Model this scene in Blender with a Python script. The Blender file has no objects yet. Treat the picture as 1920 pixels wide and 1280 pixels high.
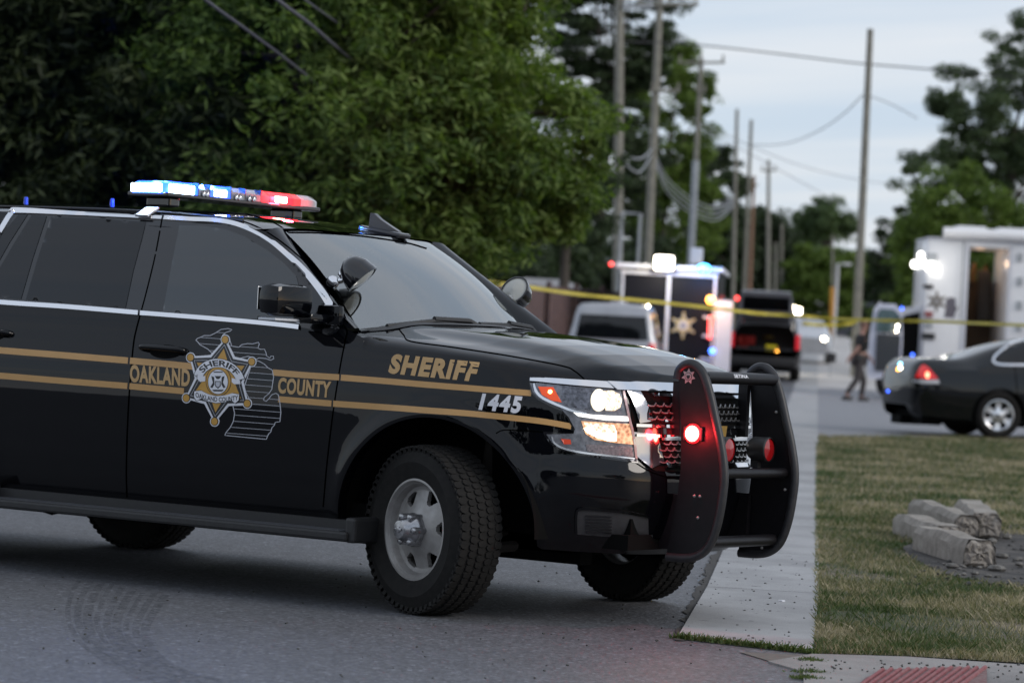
import bpy, bmesh, math, random
import numpy as np
from mathutils import Vector, Matrix, geometry
from mathutils.bvhtree import BVHTree
R = math.radians
random.seed(7)
SC = bpy.context.scene
COL = SC.collection

# ---------------------------------------------------------------- camera, sky, sun, exposure
CAM = np.array([8.68465791, -13.34525584, 1.32578023])
PAN, TILT, ROLL = R(123.758170), R(-0.0781757913), R(2.97804076)
FPX = 6041.07733                       # focal length in photo pixels (1920 wide)
_f = np.array([math.cos(TILT)*math.cos(PAN), math.cos(TILT)*math.sin(PAN), math.sin(TILT)])
_r = np.cross(_f, [0, 0, 1.0]); _r /= np.linalg.norm(_r); _u = np.cross(_r, _f)
RV = _r*math.cos(ROLL)+_u*math.sin(ROLL)
UV = -_r*math.sin(ROLL)+_u*math.cos(ROLL)
FV = _f
FH = np.array([math.cos(PAN), math.sin(PAN), 0.0])      # level forward
RH = np.array([math.sin(PAN), -math.cos(PAN), 0.0])     # level right
cd = bpy.data.cameras.new('camera'); cam = bpy.data.objects.new('camera', cd); COL.objects.link(cam)
cam.matrix_world = Matrix(((RV[0], UV[0], -FV[0], CAM[0]), (RV[1], UV[1], -FV[1], CAM[1]), (RV[2], UV[2], -FV[2], CAM[2]), (0, 0, 0, 1)))
cd.sensor_width = 36.0; cd.lens = FPX/1920*36; cd.clip_start = 0.1; cd.clip_end = 3000
cd.dof.use_dof = True; cd.dof.focus_distance = 15.4; cd.dof.aperture_fstop = 3.3; cd.dof.aperture_blades = 0
SC.camera = cam

SUN_EL, SUN_AZ = 9.0, 8.0             # low evening sun behind cloud; azimuth measured from +X, counter-clockwise
w = bpy.data.worlds.new('World'); SC.world = w; w.use_nodes = True
nt = w.node_tree; nt.nodes.clear()
def N(t, tree=nt, **k):
    n = tree.nodes.new(t)
    for a, b in k.items(): setattr(n, a, b)
    return n
L = nt.links.new
wo = N('ShaderNodeOutputWorld'); bg = N('ShaderNodeBackground'); L(bg.outputs[0], wo.inputs[0])
sky = N('ShaderNodeTexSky'); sky.sky_type = 'NISHITA'; sky.sun_disc = False
sky.sun_elevation = R(SUN_EL); sky.sun_rotation = R(90-SUN_AZ); sky.air_density = 1.0; sky.dust_density = 0.6; sky.ozone_density = 2.0
tc = N('ShaderNodeTexCoord'); sx = N('ShaderNodeSeparateXYZ'); L(tc.outputs['Generated'], sx.inputs[0])
def M(op, a, b=None, c=None, tree=nt):
    n = tree.nodes.new('ShaderNodeMath'); n.operation = op
    for i, v in enumerate((a, b, c)):
        if v is None: continue
        if isinstance(v, (int, float)): n.inputs[i].default_value = v
        else: tree.links.new(v, n.inputs[i])
    return n.outputs[0]
den = M('ADD', M('MAXIMUM', sx.outputs[2], 0.0), 0.09)
cxv = N('ShaderNodeCombineXYZ'); L(M('DIVIDE', sx.outputs[0], den), cxv.inputs[0]); L(M('DIVIDE', sx.outputs[1], den), cxv.inputs[1])
mp = N('ShaderNodeMapping'); mp.inputs['Rotation'].default_value = (0, 0, R(-34)); mp.inputs['Scale'].default_value = (0.5, 1.9, 1); L(cxv.outputs[0], mp.inputs[0])
n1 = N('ShaderNodeTexNoise'); n1.inputs['Scale'].default_value = 0.9; n1.inputs['Detail'].default_value = 7; n1.inputs['Roughness'].default_value = 0.55; L(mp.outputs[0], n1.inputs['Vector'])
cr = N('ShaderNodeValToRGB'); cr.color_ramp.elements[0].position = 0.36; cr.color_ramp.elements[1].position = 0.66
cr.color_ramp.elements[0].color = (0, 0, 0, 1); cr.color_ramp.elements[1].color = (1, 1, 1, 1); L(n1.outputs[0], cr.inputs[0])
SKY_BLUE = (0.49, 0.57, 0.69, 1); CLOUD = (0.66, 0.68, 0.735, 1)
cc = N('ShaderNodeMix'); cc.data_type = 'RGBA'; L(cr.outputs[0], cc.inputs[0]); cc.inputs[6].default_value = SKY_BLUE; cc.inputs[7].default_value = CLOUD
# thin veil of cloud over the clear evening sky; darker high cloud overhead
vm = N('ShaderNodeVectorMath'); vm.operation = 'SCALE'; L(sky.outputs[0], vm.inputs[0]); vm.inputs['Scale'].default_value = 0.10
mx = N('ShaderNodeMix'); mx.data_type = 'RGBA'; mx.inputs[0].default_value = 0.8; L(vm.outputs[0], mx.inputs[6]); L(cc.outputs[2], mx.inputs[7])
up = M('MULTIPLY', M('MAXIMUM', sx.outputs[2], 0.0), 1.0)
dim = N('ShaderNodeMapRange'); L(up, dim.inputs[0]); dim.inputs[1].default_value = 0.03; dim.inputs[2].default_value = 0.75; dim.inputs[3].default_value = 1.0; dim.inputs[4].default_value = 0.95
v2 = N('ShaderNodeVectorMath'); v2.operation = 'SCALE'; L(mx.outputs[2], v2.inputs[0]); L(dim.outputs[0], v2.inputs['Scale'])
L(v2.outputs[0], bg.inputs[0]); bg.inputs[1].default_value = 1.0
sd = bpy.data.lights.new('sun', 'SUN'); sun = bpy.data.objects.new('sun', sd); COL.objects.link(sun)
sd.energy = 0.95; sd.angle = R(22); sd.color = (1.0, 0.93, 0.86)
_sdir = Vector((math.cos(R(28))*math.cos(R(SUN_AZ)), math.cos(R(28))*math.sin(R(SUN_AZ)), math.sin(R(28))))
sun.rotation_euler = _sdir.to_track_quat('Z', 'Y').to_euler()
SC.view_settings.view_transform = 'Standard'; SC.view_settings.look = 'None'; SC.view_settings.exposure = 0.45; SC.view_settings.gamma = 1.0
SC.cycles.max_bounces = 8; SC.cycles.transparent_max_bounces = 12; SC.cycles.sample_clamp_indirect = 6.0; SC.cycles.volume_max_steps = 64
SC.cycles.use_denoising = True

# ---------------------------------------------------------------- helpers
def ray(u, v):
    d = FV+RV*((u-960)/FPX)-UV*((v-640)/FPX)
    return d
def px(u, v, depth):
    """the point DEPTH metres ahead of the lens plane on the sight line of photo pixel (u, v)"""
    return CAM+ray(u, v)*depth
_TS = [-400, 16, 30, 80, 120, 170, 240, 900]; _TZ = [0, 0, .07, .34, 1.15, 2.3, 3.0, 5.0]
def terr(x, y):
    s = (x-CAM[0])*FH[0]+(y-CAM[1])*FH[1]
    return float(np.interp(s, _TS, _TZ))
def gpx(u, v):
    """where the sight line of pixel (u, v) meets the ground"""
    d = ray(u, v); t = 2.0
    while t < 800:
        p = CAM+d*t
        if p[2] <= terr(p[0], p[1]): break
        t += 0.05 if t < 60 else 0.3
    return CAM+d*t
def gat(u, depth):
    """the ground point DEPTH ahead below image column u"""
    v = 640
    for _ in range(6):
        p = px(u, v, depth); z = terr(p[0], p[1]); v += (p[2]-z)*FPX/depth
    p = px(u, v, depth); return np.array([p[0], p[1], terr(p[0], p[1])])
def tag(o, label=None, cat=None, group=None, kind=None):
    if label: o['label'] = label
    if cat: o['category'] = cat
    if group: o['group'] = group
    if kind: o['kind'] = kind
    return o
def empty(name, loc=(0, 0, 0), rz=0.0, label=None, cat=None, group=None):
    o = bpy.data.objects.new(name, None); COL.objects.link(o); o.location = [float(a) for a in loc]; o.rotation_euler = (0, 0, rz); o.empty_display_size = .2
    return tag(o, label, cat, group)
def wmat(o):
    return Matrix.LocRotScale(o.location, o.rotation_euler, o.scale) if o.parent is None else wmat(o.parent) @ Matrix.LocRotScale(o.location, o.rotation_euler, o.scale)
def link(name, verts, faces, mats, parent=None, mi=None, smooth=None, auto=None):
    me = bpy.data.meshes.new(name)
    me.from_pydata([tuple(map(float, v)) for v in verts], [], [tuple(f) for f in faces])
    if not isinstance(mats, (list, tuple)): mats = [mats]
    for m in mats: me.materials.append(m)
    if mi is not None: me.polygons.foreach_set('material_index', mi)
    if smooth: me.polygons.foreach_set('use_smooth', [True]*len(me.polygons))
    me.update()
    if auto is not None:
        me.polygons.foreach_set('use_smooth', [True]*len(me.polygons))
        try: me.set_sharp_from_angle(angle=R(auto))
        except Exception: pass
    o = bpy.data.objects.new(name, me); COL.objects.link(o)
    if parent: o.parent = parent
    return o
def frame(p0, p1):
    d = (Vector(p1)-Vector(p0)); l = d.length; d.normalize()
    return d.to_track_quat('Z', 'Y').to_matrix(), l
class MB:
    def __init__(s): s.v = []; s.f = []; s.m = []; s.mi = 0
    def add(s, vs, fs, T=None):
        b = len(s.v)
        if T is not None: vs = [T @ Vector(v) for v in vs]
        s.v += [tuple(v) for v in vs]; s.f += [tuple(b+i for i in f) for f in fs]; s.m += [s.mi]*len(fs); return s
    def box(s, c, d, rz=0.0, rx=0.0, ry=0.0, bev=0.0, T=None):
        hx, hy, hz = d[0]/2, d[1]/2, d[2]/2
        Mx = Matrix.Translation(c) @ Matrix.Rotation(rz, 4, 'Z') @ Matrix.Rotation(ry, 4, 'Y') @ Matrix.Rotation(rx, 4, 'X')
        if T is not None: Mx = T @ Mx
        if bev <= 0:
            vs = [(x, y, z) for x in (-hx, hx) for y in (-hy, hy) for z in (-hz, hz)]
            fs = [(0, 1, 3, 2), (4, 6, 7, 5), (0, 4, 5, 1), (2, 3, 7, 6), (0, 2, 6, 4), (1, 5, 7, 3)]
            return s.add(vs, fs, Mx)
        bm = bmesh.new(); bmesh.ops.create_cube(bm, size=1.0)
        for v in bm.verts: v.co = (v.co.x*d[0], v.co.y*d[1], v.co.z*d[2])
        bmesh.ops.bevel(bm, geom=list(bm.edges), offset=bev, segments=2, affect='EDGES', profile=.6)
        bm.verts.index_update(); vs = [v.co.copy() for v in bm.verts]; fs = [[v.index for v in f.verts] for f in bm.faces]; bm.free()
        return s.add(vs, fs, Mx)
    def tube(s, pts, r, n=10, cap=True, closed=False):
        pts = [Vector(p) for p in pts]; rs = r if isinstance(r, (list, tuple)) else [r]*len(pts); vs = []; fs = []; ref = None
        for i, p in enumerate(pts):
            a = pts[(i-1) % len(pts)] if (i > 0 or closed) else p; b = pts[(i+1) % len(pts)] if (i < len(pts)-1 or closed) else p
            d = (b-a).normalized()
            if ref is None: ref = d.orthogonal().normalized()
            else: ref = (ref-d*ref.dot(d)).normalized()
            q = d.cross(ref)
            for k in range(n):
                t = 2*math.pi*k/n; vs.append(p+(ref*math.cos(t)+q*math.sin(t))*rs[i])
        m = len(pts); rng = m if closed else m-1
        for i in range(rng):
            for k in range(n):
                j = (i+1) % m; fs.append((i*n+k, i*n+(k+1) % n, j*n+(k+1) % n, j*n+k))
        if cap and not closed: fs.append(tuple(reversed(range(n)))); fs.append(tuple((m-1)*n+k for k in range(n)))
        return s.add(vs, fs)
    def lathe(s, prof, T=None, n=32, a0=0.0, a1=2*math.pi):
        """profile [(radius, height)] turned about local Z"""
        full = abs(a1-a0-2*math.pi) < 1e-6; k = n if full else n+1; vs = []; fs = []
        for (r, h) in prof:
            for i in range(k):
                t = a0+(a1-a0)*i/n; vs.append((r*math.cos(t), r*math.sin(t), h))
        for j in range(len(prof)-1):
            for i in range(n):
                i2 = (i+1) % k; fs.append((j*k+i, j*k+i2, (j+1)*k+i2, (j+1)*k+i))
        return s.add(vs, fs, T)
    def ball(s, c, r, n=16, sc=(1, 1, 1), T=None):
        prof = [(max(1e-4, math.sin(math.pi*j/(n//2)))*r, -math.cos(math.pi*j/(n//2))*r) for j in range(n//2+1)]
        Mx = Matrix.Translation(c) @ Matrix.Diagonal((*sc, 1))
        if T is not None: Mx = T @ Mx
        return s.lathe(prof, Mx, n)
    def prism(s, poly, z0, z1, T=None):
        """2-D polygon [(x, y)] between z0 and z1"""
        n = len(poly); vs = [(x, y, z0) for x, y in poly]+[(x, y, z1) for x, y in poly]
        tri = geometry.tessellate_polygon([[Vector((x, y, 0)) for x, y in poly]])
        fs = [tuple(t) for t in tri]+[tuple(n+i for i in reversed(t)) for t in tri]+[(i, (i+1) % n, n+(i+1) % n, n+i) for i in range(n)]
        return s.add(vs, fs, T)
    def build(s, name, mats, parent=None, smooth=False, auto=None):
        me = link(name, s.v, s.f, mats, parent, s.m, smooth, auto)
        bm = bmesh.new(); bm.from_mesh(me.data); bmesh.ops.recalc_face_normals(bm, faces=bm.faces); bm.to_mesh(me.data); bm.free()
        if auto is not None:
            try: me.data.set_sharp_from_angle(angle=R(auto))
            except Exception: pass
        return me
def grid_faces(ni, nj, closed_i=False):
    fs = []
    for i in range(ni if closed_i else ni-1):
        for j in range(nj-1):
            a = i*nj+j; b = ((i+1) % ni)*nj+j; fs.append((a, b, b+1, a+1))
    return fs
def bspline(pts, n=12, closed=False):
    """Catmull-Rom through points of any dimension"""
    P = [np.array(p, float) for p in pts]; out = []; m = len(P)
    for i in range(m if closed else m-1):
        p0 = P[(i-1) % m] if (i > 0 or closed) else 2*P[0]-P[1]; p1 = P[i]; p2 = P[(i+1) % m]
        p3 = P[(i+2) % m] if (i < m-2 or closed) else 2*P[-1]-P[-2]
        for k in range(n):
            t = k/n; out.append(.5*((2*p1)+(-p0+p2)*t+(2*p0-5*p1+4*p2-p3)*t*t+(-p0+3*p1-3*p2+p3)*t**3))
    if not closed: out.append(P[-1])
    return out

# ---------------------------------------------------------------- materials
def mat(name, col, rough=.5, metal=0.0, coat=0.0, spec=.5, ior=1.5, emit=None, es=0.0, trans=0.0, coatr=.03):
    m = bpy.data.materials.new(name); m.use_nodes = True; b = m.node_tree.nodes['Principled BSDF']
    b.inputs['Base Color'].default_value = (*col, 1); b.inputs['Roughness'].default_value = rough; b.inputs['Metallic'].default_value = metal
    b.inputs['Coat Weight'].default_value = coat; b.inputs['Coat Roughness'].default_value = coatr; b.inputs['IOR'].default_value = ior
    b.inputs['Specular IOR Level'].default_value = spec; b.inputs['Transmission Weight'].default_value = trans
    if emit: b.inputs['Emission Color'].default_value = (*emit, 1); b.inputs['Emission Strength'].default_value = es
    return m
def nodes(m): return m.node_tree, m.node_tree.nodes['Principled BSDF']
def noise(t, scale, detail=5, rough=.6, coord='Object', vec=None, kind='ShaderNodeTexNoise'):
    n = t.nodes.new(kind); n.inputs['Scale'].default_value = scale
    if kind == 'ShaderNodeTexNoise': n.inputs['Detail'].default_value = detail; n.inputs['Roughness'].default_value = rough
    if vec is None: vec = t.nodes.new('ShaderNodeTexCoord').outputs[coord]
    t.links.new(vec, n.inputs['Vector']); return n
def ramp(t, fac, stops):
    r = t.nodes.new('ShaderNodeValToRGB'); e = r.color_ramp.elements
    while len(e) < len(stops): e.new(.5)
    for i, (p, c) in enumerate(stops): e[i].position = p; e[i].color = (*c, 1) if len(c) == 3 else c
    t.links.new(fac, r.inputs[0]); return r.outputs[0]
def mixc(t, fac, a, b, mode='MIX'):
    n = t.nodes.new('ShaderNodeMix'); n.data_type = 'RGBA'; n.blend_type = mode
    for i, v in ((0, fac), (6, a), (7, b)):
        if isinstance(v, (int, float)): n.inputs[i].default_value = v
        elif isinstance(v, tuple): n.inputs[i].default_value = (*v, 1) if len(v) == 3 else v
        else: t.links.new(v, n.inputs[i])
    return n.outputs[2]
def bump(t, b, h, dist=.01, strength=.6):
    n = t.nodes.new('ShaderNodeBump'); n.inputs['Distance'].default_value = dist; n.inputs['Strength'].default_value = strength
    t.links.new(h, n.inputs['Height']); t.links.new(n.outputs[0], b.inputs['Normal']); return n
def glowing(name, c0, c1, e0, e1, s0, s1, scale=70):
    """a lamp reflector whose facets glow unevenly"""
    m = mat(name, c0, .2, .4); t, b = nodes(m); n = noise(t, scale, kind='ShaderNodeTexVoronoi'); g = noise(t, scale*.35, 3)
    f = M('MULTIPLY', n.outputs['Distance'], 1.3, tree=t); f = M('ADD', f, M('MULTIPLY', g.outputs[0], .6, tree=t), tree=t); f = M('SUBTRACT', f, .25, tree=t)
    t.links.new(mixc(t, f, e0, e1), b.inputs['Emission Color']); t.links.new(mixc(t, f, c0, c1), b.inputs['Base Color'])
    r = t.nodes.new('ShaderNodeMapRange'); t.links.new(f, r.inputs[0]); r.inputs[3].default_value = s0; r.inputs[4].default_value = s1; t.links.new(r.outputs[0], b.inputs['Emission Strength']); return m
def mottled(name, c0, c1, scale=6, rough=.7, bumpd=0.0, bscale=None, **k):
    m = mat(name, c0, rough, **k); t, b = nodes(m)
    n = noise(t, scale); t.links.new(ramp(t, n.outputs[0], [(.3, c0), (.7, c1)]), b.inputs['Base Color'])
    if bumpd: n2 = noise(t, bscale or scale*6); bump(t, b, n2.outputs[0], bumpd)
    return m
MAT = {}
def paint_black():
    m = mat('black_paint', (.003, .0035, .005), .6, 0.0, 1.0, spec=.0, coatr=.012); t, b = nodes(m)
    g = t.nodes.new('ShaderNodeNewGeometry'); s = t.nodes.new('ShaderNodeSeparateXYZ'); t.links.new(g.outputs['Position'], s.inputs[0])
    n = noise(t, 9, 6); n2 = noise(t, 160, 2)
    low = t.nodes.new('ShaderNodeMapRange'); t.links.new(s.outputs[2], low.inputs[0]); low.inputs[1].default_value = .95; low.inputs[2].default_value = .35; low.inputs[3].default_value = 0.0; low.inputs[4].default_value = 1.0
    d = M('MULTIPLY', M('MULTIPLY', low.outputs[0], n.outputs[0], tree=t), .35, tree=t)      # road dust on the lower doors
    t.links.new(mixc(t, d, (.0012, .0015, .0028), (.007, .0065, .006)), b.inputs['Base Color'])
    t.links.new(M('ADD', M('MULTIPLY', d, .8, tree=t), .008, tree=t), b.inputs['Coat Roughness'])
    sp = t.nodes.new('ShaderNodeMapRange'); t.links.new(n2.outputs[0], sp.inputs[0]); sp.inputs[1].default_value = .3; sp.inputs[2].default_value = .7; sp.inputs[3].default_value = .0; sp.inputs[4].default_value = .012
    b.inputs['Coat IOR'].default_value = 1.42
    n3 = noise(t, 2.2, 2); bp = t.nodes.new('ShaderNodeBump'); bp.inputs['Distance'].default_value = .0012; bp.inputs['Strength'].default_value = .35
    t.links.new(n3.outputs[0], bp.inputs['Height']); t.links.new(bp.outputs[0], b.inputs['Coat Normal'])
    return m
MAT['paint'] = paint_black()
MAT['blackgloss'] = mat('black_gloss', (.006, .006, .008), .12, coat=.6)
MAT['blackplastic'] = mottled('black_plastic', (.012, .012, .013), (.02, .02, .021), 40, .5)
MAT['blackmatte'] = mat('black_matte', (.004, .004, .004), .9, spec=.1)
MAT['powder'] = mottled('black_powder_coat', (.006, .0055, .0065), (.010, .009, .011), 30, .38, .0006, 500, spec=.25)
MAT['tint'] = mat('tinted_glass', (.006, .007, .009), .02, spec=.5, ior=1.5)
MAT['tint2'] = mat('front_door_glass', (.016, .021, .025), .02, spec=.7, ior=1.5, coat=.55, coatr=.0)
MAT['chrome'] = mat('chrome', (.82, .82, .84), .07, 1.0)
MAT['satinchrome'] = mat('satin_chrome', (.78, .79, .82), .2, 1.0)
MAT['silver'] = mottled('silver_steel', (.26, .25, .24), (.36, .35, .34), 18, .42, metal=.35)
MAT['rubber'] = mottled('tyre_rubber', (.008, .008, .008), (.016, .015, .014), 25, .8, .002, 140, spec=.25)
MAT['gold'] = mottled('gold_vinyl', (.50, .285, .10), (.54, .31, .115), 8, .42)
MAT['goldtext'] = mottled('gold_lettering', (.47, .29, .115), (.53, .34, .15), 30, .4)
MAT['goldstar'] = mottled('badge_gold', (.47, .25, .035), (.56, .31, .06), 12, .4)
MAT['white'] = mat('white_vinyl', (.72, .73, .78), .45)
MAT['linegrey'] = mat('grey_vinyl', (.50, .51, .56), .45)
MAT['inkblack'] = mat('black_ink', (.012, .012, .014), .4)
MAT['gap'] = mat('panel_gap', (.001, .001, .001), 1.0, spec=0)
MAT['redlens'] = mat('red_lens', (.32, .006, .008), .15, coat=.7)
MAT['amberlens'] = mat('amber_lens', (.55, .10, .01), .2, coat=.5)
# ---------------------------------------------------------------- patches laid on a surface
class Surf:
    """a set of polygons that decals and trim are laid on"""
    def __init__(s, verts, faces): s.b = BVHTree.FromPolygons([Vector(v) for v in verts], faces)
    def cast(s, u, v):
        d = Vector(ray(u, v)).normalized(); h = s.b.ray_cast(Vector(CAM), d)
        if h[0] is None: return None, None
        n = h[1]
        if n.dot(d) > 0: n = -n
        return h[0], n
    def castd(s, o, d):
        d = Vector(d).normalized(); h = s.b.ray_cast(Vector(o), d)
        if h[0] is None: return None, None
        n = h[1]
        if n.dot(d) > 0: n = -n
        return h[0], n
def dens(poly, step, closed=True):
    out = []; m = len(poly)
    for i in range(m if closed else m-1):
        a = np.array(poly[i], float); b = np.array(poly[(i+1) % m], float); k = max(1, int(np.linalg.norm(b-a)/step))
        out += [tuple(a+(b-a)*j/k) for j in range(k)]
    if not closed: out.append(tuple(poly[-1]))
    return out
def inside(p, poly):
    x, y = p; c = False; j = len(poly)-1
    for i in range(len(poly)):
        xi, yi = poly[i]; xj, yj = poly[j]
        if (yi > y) != (yj > y) and x < (xj-xi)*(y-yi)/(yj-yi)+xi: c = not c
        j = i
    return c
def tri2d(outers, holes=(), step=8.0):
    """triangulate polygons (with holes) with interior points every STEP; returns pts, tris"""
    outers = [dens(p, step) for p in outers]; holes = [dens(h, step) for h in holes]
    P = []; E = []
    for q in outers+holes:
        b = len(P); P += q; E += [(b+i, b+(i+1) % len(q)) for i in range(len(q))]
    A = np.array([p for q in outers for p in q]); x0, y0 = A.min(0); x1, y1 = A.max(0)
    if (x1-x0)*(y1-y0)/step**2 < 60000:
        yy = y0+step*.5
        while yy < y1:
            xx = x0+step*.5
            while xx < x1:
                if any(inside((xx, yy), o) for o in outers) and not any(inside((xx, yy), h) for h in holes): P.append((xx+.01*step, yy))
                xx += step
            yy += step
    r = geometry.delaunay_2d_cdt([Vector(p) for p in P], E, [], 0, 1e-4)
    pts = [tuple(v) for v in r[0]]; tris = []
    for t in r[2]:
        c = (sum(pts[i][0] for i in t)/len(t), sum(pts[i][1] for i in t)/len(t))
        if any(inside(c, o) for o in outers) and not any(inside(c, h) for h in holes): tris.append(tuple(t))
    return pts, tris
def lay(name, pts, tris, proj, off, mats, parent, skirt=True, depth=.004, smooth=True, inv=None):
    """lift a flat triangulation onto a surface"""
    vs = []; ns = []; ok = []
    for p in pts:
        h, n = proj(*p); ok.append(h is not None)
        if h is None: h, n = Vector((0, 0, -50)), Vector((0, 0, 1))
        vs.append(h+n*off); ns.append(n)
    fs = [t for t in tris if all(ok[i] for i in t)]
    if not fs: print('EMPTY PATCH', name); return None
    cnt = {}
    for t in fs:
        for a, b in zip(t, t[1:]+t[:1]): cnt[(min(a, b), max(a, b))] = cnt.get((min(a, b), max(a, b)), 0)+1
    base = len(vs); mp = {}; sk = []
    if skirt:
        for t in fs:
            for a, b in zip(t, t[1:]+t[:1]):
                if cnt[(min(a, b), max(a, b))] == 1:
                    for q in (a, b):
                        if q not in mp: mp[q] = len(vs); vs.append(vs[q]-ns[q]*(off+depth))
                    sk.append((a, b, mp[b], mp[a]))
    used = sorted({i for f in fs+sk for i in f}); rm = {a: i for i, a in enumerate(used)}
    V = [vs[i] for i in used]; F = [tuple(rm[i] for i in f) for f in fs+sk]
    if parent is not None:
        iv = wmat(parent).inverted(); V = [iv @ v for v in V]
    o = link(name, V, F, mats, parent)
    me = o.data; sm = [True]*len(fs)+[False]*len(sk); me.polygons.foreach_set('use_smooth', sm if smooth else [False]*len(sm))
    bm = bmesh.new(); bm.from_mesh(me); bmesh.ops.recalc_face_normals(bm, faces=bm.faces)
    # normals must look away from the surface
    bm.faces.ensure_lookup_table()
    nn = Vector(ns[fs[0][0]]); nn = (wmat(parent).inverted().to_3x3() @ nn) if parent is not None else nn
    if bm.faces[0].normal.dot(nn) < 0: bmesh.ops.reverse_faces(bm, faces=bm.faces)
    for e in bm.edges:
        if len(e.link_faces) == 2 and (e.link_faces[0].smooth != e.link_faces[1].smooth): e.smooth = False
    bm.to_mesh(me); bm.free()
    return o
def patch(name, surf, poly, off, mats, parent, step=8.0, holes=(), multi=False, depth=.004, proj=None, smooth=True):
    pts, tris = tri2d(poly if multi else [poly], holes, step)
    return lay(name, pts, tris, proj or surf.cast, off, mats, parent, depth=depth, smooth=smooth)
def band(path, wd):
    """polygon round a 2-D path; WD one width or one per point"""
    P = [np.array(p, float) for p in path]; n = len(P); W = wd if isinstance(wd, (list, tuple)) else [wd]*n; Lf = []; Rt = []
    for i in range(n):
        d = P[min(i+1, n-1)]-P[max(i-1, 0)]; d /= (np.linalg.norm(d)+1e-9); q = np.array([-d[1], d[0]])
        Lf.append(tuple(P[i]+q*W[i]/2)); Rt.append(tuple(P[i]-q*W[i]/2))
    return Lf+Rt[::-1]
def strip(name, surf, path, wd, off, mats, parent, curve=True, step=6.0, depth=.004, proj=None, k=6):
    if curve and len(path) > 2:
        path = bspline(path, k)
    path = dens([tuple(p) for p in path], step, closed=False)
    n = len(path); W = wd if not isinstance(wd, (list, tuple)) else [float(np.interp(i/(n-1)*(len(wd)-1), range(len(wd)), wd)) for i in range(n)]
    P = band(path, W); pts = P; tris = []
    for i in range(n-1): tris += [(i, i+1, 2*n-2-i), (i, 2*n-2-i, 2*n-1-i)]
    return lay(name, pts, tris, proj or surf.cast, off, mats, parent, depth=depth)
def text2d(s, bold=.0, spacing=1.0):
    """(pts, tris) of a word, fitted into 0..1 x 0..1 (y up)"""
    c = bpy.data.curves.new('t', 'FONT'); c.body = s; c.offset = bold; c.space_character = spacing; c.resolution_u = 5; c.fill_mode = 'FRONT'
    o = bpy.data.objects.new('t', c); COL.objects.link(o); bpy.context.view_layer.update()
    me = bpy.data.meshes.new_from_object(o.evaluated_get(bpy.context.evaluated_depsgraph_get()))
    bm = bmesh.new(); bm.from_mesh(me); bmesh.ops.triangulate(bm, faces=bm.faces); bmesh.ops.remove_doubles(bm, verts=bm.verts, dist=1e-5)
    bm.verts.index_update(); pts = [(v.co.x, v.co.y) for v in bm.verts]; tris = [tuple(v.index for v in f.verts) for f in bm.faces]; bm.free()
    bpy.data.objects.remove(o); bpy.data.curves.remove(c); bpy.data.meshes.remove(me)
    A = np.array(pts); lo = A.min(0); hi = A.max(0); A = (A-lo)/(hi-lo)
    return [tuple(a) for a in A], tris
def quadmap(q):
    """unit square (0..1, y up) to the quad TL, TR, BR, BL"""
    tl, tr, br, bl = [np.array(a, float) for a in q]
    return lambda a, b: tuple((bl*(1-a)+br*a)*(1-b)+(tl*(1-a)+tr*a)*b)
def word(name, surf, s, quad, off, m, parent, bold=.0, spacing=1.0, proj=None, fn=None):
    pts, tris = text2d(s, bold, spacing); f = fn or quadmap(quad); pts = [f(*p) for p in pts]
    return lay(name, pts, tris, proj or surf.cast, off, m, parent, skirt=False, smooth=False)
def circ(cx, cy, rx, ry=None, n=28, a0=0):
    ry = ry or rx; return [(cx+rx*math.cos(a0+2*math.pi*i/n), cy+ry*math.sin(a0+2*math.pi*i/n)) for i in range(n)]

# ---------------------------------------------------------------- numeric SUV body
XF_Y = [0, .10, .30, .44, .56, .66, .77, .86, .93, .965, .988, 1.0]; XF_X = [.955, .95, .93, .90, .85, .775, .67, .55, .40, .25, .08, -.15]
def xf(y): return np.interp(abs(y), XF_Y, XF_X)
def zc(x): return float(np.interp(x, [-.7, -.5, -.2, 0, .2, .4, .6, .75, .84, .90, .95, 1.0], [1.385, 1.378, 1.362, 1.348, 1.332, 1.308, 1.272, 1.228, 1.185, 1.145, 1.11, 1.07]))
def Hd(x, y):
    y = abs(y); xr = x-.55*(xf(y)-xf(0)) if y < .99 else x+.4
    fade = np.interp(x, [-.6, -.1, .5, .9], [.5, 1, 1, .55])
    D = np.interp(y, [0, .3, .5, .56, .62, .68, .74, .82, .88, .93, .96, 1.0], [0, .003, .010, .015, .030, .046, .052, .058, .066, .082, .10, .14])
    D2 = np.interp(y, [0, .3, .5, .6, .7, .82, .88, .93, .96, 1.0], [0, .004, .014, .022, .036, .056, .066, .082, .10, .14])
    return zc(xr)-(D*fade+D2*(1-fade))
INZ = [.30, .36, .42, .50, .62, .75, .90, 1.02, 1.08, 1.13, 1.18, 1.25, 1.30, 1.34]
INS = [.085, .06, .038, .022, .008, .002, 0.0, .002, .008, .018, .030, .044, .056, .070]
def ins(z): return float(np.interp(z, INZ, INS))
ARC, ARR = .40, .53
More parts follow.
